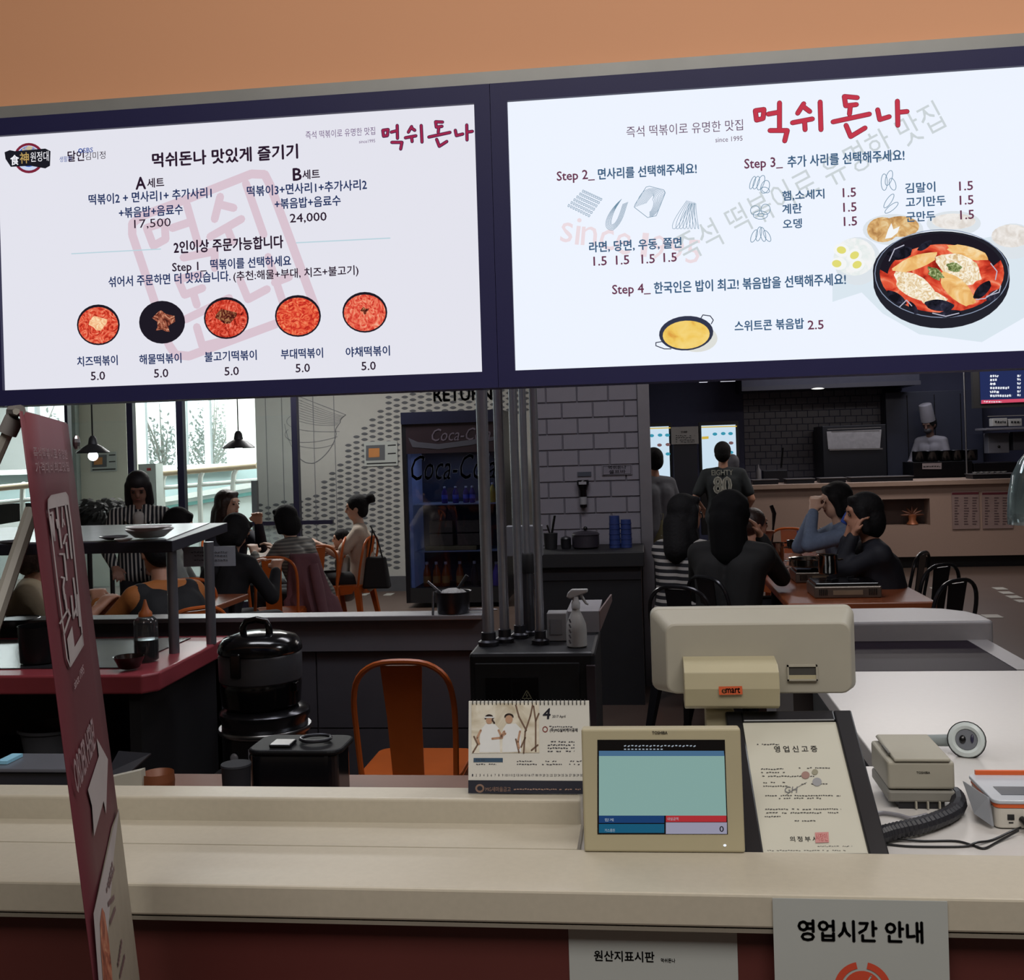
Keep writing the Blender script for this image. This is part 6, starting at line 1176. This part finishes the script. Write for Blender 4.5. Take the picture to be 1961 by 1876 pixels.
STRV = mat('vertical_stripe_jacket', '141620', .8, stripes=(0, 34, 'bab8b2', .42)); TEE = mat('white_tee', 'b4b0ac', .8)
def ex_inner(t_, HM, arms, hip, sp, hc):
    k = MB(); n = hip+sp*.46; k.capsule(n+Vector((0, .075, -.04)), hip+sp*.22+Vector((0, .09, 0)), .05, .045); remesh(k.build('inner_tee', TEE, t_, smooth=True), .012, 4)
    k = MB(); n = hip+sp*.45
    for sx in (-1, 1): k.add([n+Vector((sx*.02, .05, .07)), n+Vector((sx*.08, .02, .06)), n+Vector((sx*.105, .095, -.05)), n+Vector((sx*.05, .125, -.08))], [(0, 1, 2, 3)])
    k.build('lapel', STRV, t_, solid=.008)
person('standing woman in a vertically striped black and white jacket, head bowed over plates', 265, 934, 7.4, 290, seated=False, lean=14, head_pitch=28, head_yaw=0, hands=((-.14, .34, 1.0), (.16, .36, .98)), top=STRV, hair='scarf', hairm=mat('hair_soft_black', '1c1a1e', .6, var=.2), skin=mat('skin_shadow', '8c6656', .6), extra=ex_inner, width=1.14, bottom=mat('dark_skirt', '1c1e26', .8))
ORS = mat('orange_jacket_sleeve', 'a4622c', .75, var=.08, bump=.5)
def ex_vest(t_, HM, arms, hip, sp, hc):
    k = MB()
    for sx in (-1, 1): k.capsule(hip+Vector((sx*.07, 0, 0)), hip+sp*.16+Vector((sx*.06, 0, 0)), .148, .128); k.capsule(hip+sp*.16+Vector((sx*.06, 0, 0)), hip+sp*.34+Vector((sx*.07, 0, 0)), .128, .130); k.capsule(hip+sp*.34+Vector((sx*.07, 0, 0)), hip+sp*.43+Vector((sx*.12, 0, 0)), .130, .075)
    remesh(k.build('vest', mat('black_vest', '16171b', .8), t_, smooth=True), .014, 5)
person('person in a black vest with orange sleeves eating with their back turned', 300, 1058, 5.5, 140, lean=22, head_pitch=20, hands=((-.20, .50, .86), (.10, .42, .82)), top=ORS, hair='short', extra=ex_vest)
person('person in a loose beige top reaching over the table behind the banner', 86, 1050, 5.3, 25, lean=20, head_pitch=20, hands=((-.12, .46, .80), (.05, .44, .82)), top=mat('beige_cloth', 'a8987c', .8, bump=.5), sleeve='rolled', hair='bob', hairm=HAIRB, width=1.1)
person('dark-haired diner half hidden behind the plate stack, looking down', 343, 1006, 7.4, 20, lean=12, head_pitch=20, top=mat('grey_blouse', '8c9290', .8), hair='bob', hands=((-.1, .4, .8), (.15, .4, .8)))
person('long-haired woman in navy looking across the table by the window glass', 437, 966, 9.0, 335, lean=2, head_yaw=8, hands=((-.02, .34, 1.0), (.2, .3, .9)), top=mat('navy_top', '16182a', .8), hair='long', hairm=HAIRB, skin=SKINL)
person('person in a black coat hunched over the table, seen from behind', 452, 1018, 7.2, 62, lean=20, head_pitch=35, hands=((-.1, .42, .84), (.16, .42, .84)), top=mat('black_coat', '101016', .85), hair='bob', coat=True, width=1.25)
CARD = mat('ribbed_grey_cardigan', '4e4d4c', .8, stripes=(2, 38, '77746e', .45)); 
person('woman with a black bob in a grey ribbed cardigan leaning forward to eat', 546, 996, 8.5, 155, lean=26, head_pitch=14, head_yaw=0, hands=((-.16, .46, .84), (.12, .50, .84)), top=CARD, hair='bob', skin=SKINL)
person('woman with a hair bun in a cream blouse sitting sideways by the wall', 682, 972, 9.6, 190, lean=4, head_pitch=6, hands=((-.12, .40, .84), (.10, .38, .80)), top=mat('cream_blouse', 'bcae9e', .75, bump=.5), sleeve='short', hair='bun', skin=SKINL, bottom=mat('black_skirt', '15151a', .8))
person('small child with dark hair sitting on the lap of the woman with a bun', 651, 1003, 9.75, 200, lean=4, top=mat('child_white', 'b0aeac', .8), hands=((-.1, .26, .66), (.1, .26, .66)), hair='short', skin=SKINL, scl=.72)
# right-hand group
TST = mat('striped_tee', 'a8a4a0', .8, stripes=(2, 26, '17181f', .55))
person('woman with long dark hair in a black and white horizontally striped tee', 1314, 984, 6.5, 58, lean=6, head_yaw=-30, hands=((-.1, .44, .84), (.16, .46, .84)), top=TST, sleeve='short', hair='long')
person('long-haired woman in a wide black coat at the grill table, back turned', 1403, 982, 6.0, 66, lean=12, side=0, head_pitch=8, head_yaw=-12, hands=((-.12, .36, .84), (.10, .28, 1.0)), top=mat('wide_black_coat', '070709', .85), hair='messy', coat=True, width=1.14, hairm=mat('hair_deep_black', '060608', .9, var=.2, spec=.2))
person('diner in a pinkish print top behind the black-coated sitter, arm on the table', 1446, 1003, 7.4, 20, lean=12, hands=((-.1, .28, .98), (.12, .36, .84)), top=mat('pink_print_top', '8c4a4c', .8, var=.3, scale=30), sleeve='short', hair='short', hairm=HAIRB)
DEN = mat('denim_shirt', '66748c', .8, var=.12, scale=40)
def ex_glasses(t_, HM, arms, hip, sp, hc):
    k = MB()
    for sx in (-1, 1): k.tube([HM @ Vector((sx*.032+.019*cos(a), .094, .003+.015*sin(a))) for a in [2*pi*i/12 for i in range(12)]], .0016, 5, closed=True)
    k.tube([HM @ Vector((-.013, .094, .005)), HM @ Vector((.013, .094, .005))], .0016, 5); k.build('glasses', BLACK, t_)
person('woman with glasses and denim sleeves raising both hands to her mouth', 1600, 958, 7.3, 187, lean=8, head_pitch=8, hands=((-.06, .26, 1.08), (.05, .24, 1.05)), top=DEN, hair='bob', skin=SKINL, extra=ex_glasses)
def ex_mug(t_, HM, arms, hip, sp, hc):
    pass
psn = person('woman in a dark navy suit holding a blue cup to her lips', 1652, 984, 6.15, 182, lean=14, head_pitch=4, hands=((-.05, .22, 1.02), (.03, .24, 1.00)), top=mat('dark_navy_suit', '12141f', .75), hair='bob', skin=SKIN, width=1.05)
p = at_z(1617, 1003, 6.2); o = MB().lathe([(.026, 0), (.028, .003), (.034, .085), (.031, .085), (.025, .008), (.001, .008)], n=16).build('cup', BLU, None, smooth=True); o.location = p; o.rotation_euler = (0, radians(35), 0); tag(o, 'blue plastic cup held to the lips of the woman in navy suit', 'cup')
def ex_80(t_, HM, arms, hip, sp, hc):
    P_ = Plane((0, -.148, 0), (1, 0, 0), (0, 0, 1)); g = Print(P_, .0); top_ = (hip+sp*.44).z
    g.text_uv('EIGHTY', -.105, top_-.01, .105, top_+.042, .02); g.text_uv('80', -.085, top_-.19, .085, top_-.03, .05)
    k = MB(); k.v = [Vector((v.x, v.y-.002+(abs(v.x)*.25)**1*.6, v.z)) for v in g.b.v]; k.f = g.b.f; k.build('shirt_number', mat('shirt_print_white', 'c8cac0', .7), t_)
DG = mat('dark_green_tee', '1e2428', .8)
person('standing person in a dark tee printed with a large 80 before the lit order kiosk', 1384, 868, 10.4, 82, seated=False, lean=0, hands=((-.22, .15, 1.0), (.22, .2, 1.0)), top=DG, sleeve='short', hair='short', extra=ex_80, width=1.12)
person('shorter person in a grey cap just beyond the one with the printed number', 1402, 889, 11.3, 90, seated=False, lean=2, top=mat('grey_hoodie', '2c2e36', .8), hair='short', hairm=mat('grey_cap', '4a4a52', .7))
person('person in a grey shirt half hidden by the tiled pillar', 1250, 882, 9.2, 120, seated=False, lean=4, hands=((-.2, .10, .82), (.24, .05, .86)), top=mat('grey_shirt', '5c5e66', .8, bump=.4), sleeve='rolled', hair='short')
def ex_hat(t_, HM, arms, hip, sp, hc):
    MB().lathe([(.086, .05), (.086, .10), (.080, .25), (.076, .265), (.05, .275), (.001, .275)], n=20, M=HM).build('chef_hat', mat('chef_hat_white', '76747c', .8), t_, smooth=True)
    MB().ball((0, .06, -.055), (.05, .045, .04), 14, 8, HM).build('face_mask', mat('mask_dark', '26262c', .7), t_, smooth=True)
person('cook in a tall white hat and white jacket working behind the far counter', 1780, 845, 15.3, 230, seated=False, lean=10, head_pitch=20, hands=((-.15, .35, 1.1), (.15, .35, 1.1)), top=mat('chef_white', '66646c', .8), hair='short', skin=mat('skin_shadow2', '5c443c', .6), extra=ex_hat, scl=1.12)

def seat_under(who, label, group):
    for o in COL.objects:
        if o.get('category') == 'person' and o['label'].startswith(who):
            a = o.rotation_euler.z; d = Vector((0, .06, 0)); d.rotate(Euler((0, 0, a))); dup(ch0, (o.location.x+d.x, o.location.y+d.y, 0), a, label, group); return
seat_under('person in a black vest', 'orange metal chair under the person in the black vest', GO); seat_under('person in a loose beige', 'orange metal chair under the person in the loose beige top', GO)
seat_under('diner in a pinkish', 'orange metal chair under the diner in the pinkish print top', GO); seat_under('woman with glasses', 'orange metal chair under the woman with glasses', GO)

# bags and coat
def bag(label, px, py, Y, w_, h_, m, name='handbag'):
    p = at_Y(px, py, Y); t_ = thing(name, label, 'bag', (p.x, Y, p.z)); k = MB(); k.frustum([(-w_/2, -.05, 0), (w_/2, -.05, 0), (w_/2, .05, 0), (-w_/2, .05, 0)], [(-w_*.36, -.02, h_), (w_*.36, -.02, h_), (w_*.36, .02, h_), (-w_*.36, .02, h_)]); k.build('bag_body', m, t_, smooth=True, bevel=.03, seg=4); return t_
bg_ = bag('black tote bag hanging by its straps from the back of an orange chair', 722, 1126, 9.15, .24, .27, mat('bag_black', '0f0f13', .7))
for s in (-1, 1): MB().tube([(s*.06, -.02, .26), (s*.03, -.03, .40), (-.02, -.02, .50), (-.04, 0, .53)], .007, 6).build('strap', mat('bag_black', '0f0f13', .7), bg_, smooth=True)
cc = at_Y(590, 1050, 8.25); t_ = thing('draped_coat', 'dusty pink coat draped over an orange chair back', 'coat', (at_Y(586, 1100, 8.0).x, 8.0, .24)); k = MB(); rnd = random.Random(9); nx, nz = 16, 18; V_ = []
for j in range(nz+1):
    for i in range(nx+1):
        u_ = i/nx; v_ = j/nz; w_ = .10+.10*v_**.7+(.03 if v_ > .6 else 0); x = (u_-.5)*2*w_+.10*v_*v_; y = -.03-.07*sin(u_*pi)-.022*sin(u_*22+v_*3)*v_-.01*sin(u_*9-v_*7); V_.append((x, y, .60-v_*.58+.03*sin(u_*8)*v_))
k.add(V_, [(j*(nx+1)+i, (j+1)*(nx+1)+i, (j+1)*(nx+1)+i+1, j*(nx+1)+i+1) for j in range(nz) for i in range(nx)]); k.build('coat_cloth', mat('dusty_pink_cloth', '6e4a52', .85, var=.08, bump=.4), t_, smooth=True, solid=.012)
k = MB(); k.tube([(.09, -.10, .52), (.13, -.12, .35), (.17, -.13, .14)], [.035, .042, .036], 10); k.build('sleeve', mat('dusty_pink_cloth', '6e4a52'), t_, smooth=True)
p = at_Y(1268, 1058, 9.15); t_ = thing('shopping_bag', 'thin yellowish plastic bag hanging from the hand of the grey-shirted person', 'bag', (p.x, 9.15, p.z)); k = MB(); k.lathe([(.02, -.0), (.07, .02), (.09, .08), (.07, .16), (.02, .25), (.012, .27)], n=18); k.build('bag_film', glass('film_yellow', (.8, .8, .65), milky=.55, mcol='8c8868'), t_, smooth=True)
MB().tube([(-.01, 0, .26), (-.02, 0, .32), (.02, 0, .32), (.01, 0, .26)], .004, 6).build('handle', mat('film_handle', '9c987c', .5), t_)
# ================================================================ KITCHEN END
KC = mat('beige_pink_counter', 'a48c80', .4, var=.03, scale=50); kc = thing('kitchen_counter', 'long beige kitchen counter with a pale top and a small lit niche', 'counter', (2.8, 13.9, 0))
xk0 = at_Y(1424, 950, 13.7).x; nx0 = at_Y(1690, 980, 13.7).x; nx1 = at_Y(1781, 980, 13.7).x; nz1 = at_Y(1740, 955, 13.7).z; nz0 = at_Y(1740, 1006, 13.7).z
MB().box(xk0, 7.9, 13.62, 14.5, 1.0, 1.055).build('worktop', mat('pale_counter_top', 'a48c7e', .4), kc, world=True, bevel=.004)
k = MB(); k.box(xk0+.03, nx0, 13.7, 14.4, .14, 1.0); k.box(nx1, 7.9, 13.7, 14.4, .14, 1.0); k.box(nx0, nx1, 13.7, 14.4, .14, nz0); k.box(nx0, nx1, 13.7, 14.4, nz1, 1.0); k.box(nx0, nx1, 14.0, 14.4, nz0, nz1); k.build('front_panel', KC, kc, world=True)
MB().box(xk0+.1, 7.9, 13.8, 14.4, 0, .14).build('toe_kick', BLACKM, kc, world=True)
MB().box(nx0, nx1, 13.98, 14.0, nz0, nz1).build('niche_back', mat('niche_grey', '5c4c48', .6), kc, world=True)
p = at_Y(1747, 990, 13.8); t_ = thing('niche_ornament', 'small dark star-shaped ornament standing in the counter niche', 'ornament', (p.x, 13.8, nz0)); k = MB()
for i in range(7): a = pi*i/6; k.capsule((0, 0, .12), (.13*cos(a), 0, .12+.1*sin(a)), .03, .008, 8, 3)
k.build('ornament_rays', mat('ornament_bronze', '5a3424', .4, .4), t_, smooth=True); MB().lathe([(.05, 0), (.07, .01), (.04, .06), (.05, .12), (.001, .14)], n=16).build('ornament_base', mat('ornament_copper', 'a06040', .4, .3), t_, smooth=True)
for i, (p0, p1) in enumerate((((1822, 941), (1876, 1012)), ((1880, 941), (1940, 1011)))):
    a = at_Y(*p0, 13.69); b = at_Y(*p1, 13.69); t_ = thing('menu_sheet', ('menu sheet with a red heading bar on the kitchen counter, nearer the niche', 'menu sheet with a red heading bar on kitchen counter, farther from the niche')[i], 'menu', ((a.x+b.x)/2, 13.69, b.z)); MB().box(a.x, b.x, 13.685, 13.695, b.z, a.z).build('sheet', mat('sheet_rose', '8e7874', .8), t_, world=True)
    P_ = PlaneY(13.684); g = Print(P_, .002); g.poly((p0[0]+1, p0[1]+6), (p1[0]-2, p0[1]+5), (p1[0]-2, p0[1]+1), (p0[0]+1, p0[1]+2)); g.build('heading_bar', mat('bar_red', '5c1c28', .7), t_)
    g = Print(P_, .002); random.seed(11+i)
    for y in range(12, 66, 5):
        for cx in (p0[0]+6, p0[0]+24, p0[0]+40): g.stroke([(cx, p0[1]+y), (cx+random.uniform(5, 10), p0[1]+y)], 2, caps=False)
    g.build('price_lines', mat('lines_dark', '5a4648', .8), t_)
# order kiosks with lit screens
def kiosk(label, p0, p1, Y=12.5):
    a = at_Y(*p0, Y); b = at_Y(*p1, Y); t_ = thing('order_kiosk', label, 'kiosk', ((a.x+b.x)/2, Y, 0)); z1 = a.z; z0 = z1-.74 if False else .92
    MB().box(a.x-.03, b.x+.03, Y+.01, Y+.12, .55, z1+.04).build('housing', BLACKM, t_, world=True, bevel=.004); MB().box((a.x+b.x)/2-.12, (a.x+b.x)/2+.12, Y+.02, Y+.1, 0, .55).build('pedestal', BLACKM, t_, world=True)
    MB().box(a.x, b.x, Y, Y+.012, b.z, z1).build('screen', emis('kiosk_screen', 'cfe4f4', .95), t_, world=True); P_ = PlaneY(Y-.001)
    g = Print(P_, .001); g.poly((p0[0], p0[1]+4), (p1[0], p0[1]+2), (p1[0], p0[1]-0), (p0[0], p0[1]+2)); g.poly((p0[0]+1, p0[1]+26), (p0[0]+14, p0[1]+25), (p0[0]+14, p0[1]+20), (p0[0]+1, p0[1]+21)); g.build('screen_band', emis('kiosk_yellow', 'd8b848', .9), t_)
    for c_, pts_ in (('3c9ab4', ((26, 16), (42, 15), (56, 15), (57, 51))), ('7c5a5c', ((41, 34), (57, 33)))):
        g = Print(P_, .002)
        for x, y in pts_:
            if p0[0]+x < p1[0]-4: g.disc(p0[0]+x, p0[1]+y, 4.5, 3)
        g.build('dish_icon', emis('kiosk_'+c_, c_, .9), t_)
    return t_
kiosk('lit order kiosk beside the tiled pillar', (1222, 818), (1284, 932)); kiosk('lit order kiosk behind the person with the printed number', (1343, 815), (1411, 898))
a = at_Y(1286, 851, 12.4); b = at_Y(1337, 816, 12.4); t_ = thing('notice_board', 'pale notice with small print mounted between the two kiosks', 'notice', ((a.x+b.x)/2, 12.4, 0)); MB().box(a.x, b.x, 12.395, 12.41, a.z, b.z).build('notice_sheet', mat('notice_paper', '8c8a8a', .7), t_, world=True); MB().box(a.x+.02, b.x-.02, 12.41, 12.55, 0, b.z-.02).build('kiosk_column', mat('column_dark', '1b1c28', .5), t_, world=True)
g = Print(PlaneY(12.394), .002); g.text('안내문', 1304, 1316, 829, 4, .02)
for y in (834, 838, 842, 846): greek(g, 1294, 1330, y, w=1.5)
g.build('lettering', mat('notice_ink', '3a3a3e', .8), t_)
# hood, ceiling panels, shelves
t_ = thing('extractor_hood', 'long grey extractor hood above the tiled kitchen wall', 'hood', (2.2, 15.6, 2.3)); a = at_Y(1420, 745, 15.6); b = at_Y(1762, 742, 15.6)
MB().box(a.x, b.x, 15.6, 16.55, a.z-.02, 3.1).build('hood_body', mat('hood_steel', '3a3b48', .35, .6), t_, world=True, bevel=.006); MB().box(a.x, b.x, 15.55, 15.6, a.z-.03, a.z+.03).build('hood_lip', mat('hood_lip', '2a2a34', .4), t_, world=True)
MB().ball((at_Y(1566, 741, 15.57).x, 15.57, a.z-.03), (.09, .04, .012), 12, 6).build('hood_lamp', emis('hood_lamp_white', 'f0f0e8', 1.5), t_, world=True)
def ladder(x0, x1, y, z): pass
# ceiling strip lamps glimpsed under the board
for i, (px, py, w_) in enumerate(((1262, 732, 31), (1347, 730, 15), (1394, 728, 27))):
    p = at_Y(px, py, 13.5); s = w_*13.5/2100/2; t_ = thing('ceiling_lamp', ('strip lamp over the kiosks closest to the pillar', 'short strip lamp over the kiosks, middle one', 'strip lamp over the kiosks farthest from pillar')[i], 'lamp', (p.x, 13.5, p.z)); MB().box(-s, s, -.05, .05, -.012, .0).build('diffuser', emis('strip_white', 'e4e4f0', 1.2), t_); MB().box(-s-.02, s+.02, -.06, .06, 0, .03).build('housing', BLACKM, t_); MB().tube([(0, 0, .03), (0, 0, 3.2-p.z)], .01, 6).build('rod', BLACKM, t_)
# oven with open window, stove, pots
def kbox(name, label, cat, p0, p1, Y, d, m, z0=None, bevel=.006):
    a = at_Y(*p0, Y); b = at_Y(*p1, Y); t_ = thing(name, label, cat, ((a.x+b.x)/2, Y, a.z if z0 is None else z0)); MB().box(a.x, b.x, Y, Y+d, a.z if z0 is None else z0, b.z).build('body', m, t_, world=True, bevel=bevel); return t_, a, b
KD = mat('kitchen_dark_metal', '1e1f26', .4, .5)
t_, a, b = kbox('pass_oven', 'dark oven with a bright steel window in front of the tiled wall', 'oven', (1578, 925), (1696, 812), 15.6, .8, KD, .0)
P_ = PlaneY(15.59); g = Print(P_, .006); g.poly((1586, 860), (1685, 858), (1688, 822), (1583, 826)); g.build('window_plate', mat('oven_steel', '8a888c', .45, .2, var=.15, scale=20), t_); g = Print(P_, .010); g.stroke([(1584, 822), (1687, 818)], 1.6, caps=False); g.stroke([(1592, 826), (1684, 824)], 1.2, caps=False); g.stroke([(1588, 861), (1690, 859)], 3, caps=False); g.build('steel_edge', mat('bright_edge', 'a8a6a8', .2, .8), t_)
t_, a, b = kbox('back_cupboard', 'tall dark cupboard panels behind the cook', 'cupboard', (1700, 905), (1880, 745), 16.2, .35, mat('cupboard_navy', '23273a', .5), .0)
for px in (1738, 1790, 1840): x = at_Y(px, 800, 16.2).x; MB().box(x-.004, x+.004, 16.19, 16.2, .1, b.z-.05).build('door_gap', BLACK, t_, world=True)
t_, a, b = kbox('cooking_range', 'dark range front with a small white label behind the kitchen counter', 'range', (1750, 926), (1862, 882), 14.8, .6, mat('range_black', '121218', .25, .3), .0)
g = Print(PlaneY(14.79), .004); g.poly((1766, 898), (1803, 898), (1803, 886), (1766, 887)); g.build('label_plate', mat('plate_pink_white', 'a09498', .6), t_); g = Print(PlaneY(14.79), .008); greek(g, 1768, 1800, 893, w=2); g.build('lettering', INK, t_)
for i, (px, w_) in enumerate(((1760, 24), (1784, 26), (1810, 24), (1832, 22), (1858, 26))):
    Y = 15.0; s = w_*Y/2100/2; p = at_Y(px, 880, Y); o = thing('cooking_pan', ('dark pan on the range below the cook, first from the oven', 'dark pan on range below the cook, second from oven', 'dark pan with a bright rim in the middle of the range', 'small dark pan on the range, fourth from oven', 'dark pan at the range end by the hanging menu')[i], 'pan', (p.x, Y, b.z+.002)); MB().lathe([(s*.85, 0), (s, .01), (s, .13), (s*1.04, .135), (s*.96, .13), (.001, .09)], n=18).build('pan_body', PLBLK, o, smooth=True); MB().lathe([(s*1.03, .134), (s*1.06, .137), (s*1.03, .142)], n=18, cap=False).build('rim', STEELD, o)
t_, a, b = kbox('second_range', 'dark glazed range front beside the pole, near the hanging menu', 'range', (1866, 926), (1961, 884), 14.8, .6, mat('range_black', '121218'), .0)
t_, a, b = kbox('paper_dispenser', 'grey towel dispenser with a rounded underside on the far kitchen wall', 'dispenser', (1893, 868), (1932, 828), 15.9, .2, mat('dispenser_grey', '6e6d76', .5)); MB().ball(((a.x+b.x)/2, 15.89, a.z+.09), (.02, .01, .02), 8, 6).build('button', BLACK, t_, world=True)
t_, a, b = kbox('wall_dispenser', 'smaller grey dispenser at the frame edge on the far kitchen wall', 'dispenser', (1941, 862), (1965, 826), 15.9, .2, mat('dispenser_grey2', '4c4c55', .5))
t_, a, b = kbox('kitchen_shelf', 'grey shelf carrying two white display boxes', 'shelf', (1888, 824), (2000, 816), 15.5, .5, mat('shelf_grey', '6a6870', .5))
for i, (p0, p1) in enumerate((((1901, 816), (1929, 800)), ((1932, 816), (1957, 801)))):
    o, c_, d = kbox('display_box', ('white display box nearer the cook on the grey shelf', 'white display box at the frame edge on grey shelf')[i], 'box', p0, p1, 15.55, .15, mat('display_white', 'a8a6a4', .5), b.z+.001 if False else None); g = Print(PlaneY(15.545), .004); greek(g, p0[0]+4, p1[0]-3, p0[1]-8, w=4); g.build('lettering', INK, o)
t_, a, b = kbox('light_strip', 'thin bright strip above the white display boxes', 'lamp', (1893, 797), (1990, 794), 15.9, .05, emis('strip_warm', 'b8aea0', .9))
# hanging menu screen at far right
a = at_Y(1874, 776, 12.9); b = at_Y(1995, 706, 12.9); t_ = thing('hanging_menu', 'dark blue lit menu screen with a pink strip hanging over the kitchen counter', 'menu screen', ((a.x+b.x)/2, 12.9, a.z)); MB().box(a.x-.05, b.x, 12.91, 12.99, a.z-.03, b.z+.3).build('housing', BLACKM, t_, world=True)
P_ = PlaneY(12.9); g = Print(P_, 0); g.poly((1878, 773), (1995, 768), (1995, 700), (1876, 706)); g.build('screen', emis('menu_navy', '26305c', .9), t_); g = Print(P_, .003); g.poly((1879, 773), (1995, 768), (1995, 762), (1879, 766)); g.build('pink_strip', emis('menu_pink', 'd8506c', .9), t_)
g = Print(P_, .003)
for i, l in enumerate((16, 13, 12, 38, 17, 41)): greek(g, 1896, 1896+l, 720+i*7.5, w=4.4, gap=.05); greek(g, 1948, 1954, 719+i*7.5, w=4.4, gap=0)
greek(g, 1884, 1918, 769, w=2.4, gap=.1); g.build('lettering', emis('menu_white', 'e8ecf4', 1), t_)
for x in (a.x+.1, b.x-.1): MB().tube([(x, 12.95, b.z+.3), (x, 12.95, 3.2)], .012, 6).build('hanger', BLACKM, t_, world=True)
# trays and bottles on the kitchen counter
for i, (px, w_, py) in enumerate(((1464, 46, 926), (1530, 50, 926), (1592, 46, 924), (1684, 110, 921), (1900, 80, 927))):
    p = at_Y(px, py, 13.95); s = w_*13.95/2100/2; o = thing('food_tray', ('shallow tray on kitchen counter beside the person with the printed number', 'shallow tray on the kitchen counter above the red chair back', 'shallow tray on kitchen counter over the woman with glasses', 'long steel-edged tray on the kitchen counter below the oven', 'tray of pale bowls on the kitchen counter above the menu sheets')[i], 'tray', (p.x, 13.95, 1.056)); MB().box(-s, s, -.15, .15, 0, .05).build('tray_body', KD, o, bevel=.004); MB().box(-s-.01, s+.01, -.16, .16, .05, .058).build('rim', mat('tray_rim_steel', '8a8688', .3, .7), o)
for i in range(6):
    px = 1868+i*11; p = at_Y(px, 922, 13.93); o = MB().lathe([(.02, 0), (.034, .02), (.03, .018), (.001, .01)], n=12).build('small_bowl', PCL, None, smooth=True); o.location = (p.x, 13.93, 1.115); tag(o, ('first small pale bowl in the tray above the menu sheets', 'second small pale bowl in the tray above the menu sheets', 'third small pale bowl in the tray above the menu sheets', 'fourth small pale bowl in the tray above the menu sheets', 'fifth small pale bowl in tray above menu sheets', 'last small pale bowl in the tray, closest to the glass dome')[i], 'bowl', 'small pale bowls in the tray on the kitchen counter')
p = at_Y(1453, 922, 14.2); o = MB().lathe([(.035, 0), (.035, .16), (.012, .20), (.010, .24)], n=12).build('squeeze_bottle', mat('squeeze_white', '6a686c', .5), None, smooth=True); o.location = (p.x, 14.2, 1.056); tag(o, 'pale squeeze bottle among dark kitchen gear near the kiosk', 'bottle')
kbox('gear_crate', 'dark crate of kitchen gear beside the squeeze bottle', 'crate', (1462, 925), (1508, 900), 14.3, .3, KD, 1.056)[0]
p = at_Y(1497, 900, 14.2); o = MB().tube([(0, 0, 0), (.03, 0, .26)], .012, 8).build('knife_sharpener', BLACK, None, smooth=True); o.location = (p.x, 14.25, 1.1+.14); tag(o, 'black upright rod sticking out of the dark crate', 'rod')
MBp = at_Y(1850, 900, 14.45); o = MB().tube([(0, 0, 0), (0, 0, 2.14)], .012, 8).build('steel_pole', STEEL, None); o.location = (MBp.x, 14.42, 1.056); tag(o, 'thin steel pole rising from the kitchen counter between the ranges', 'pole')
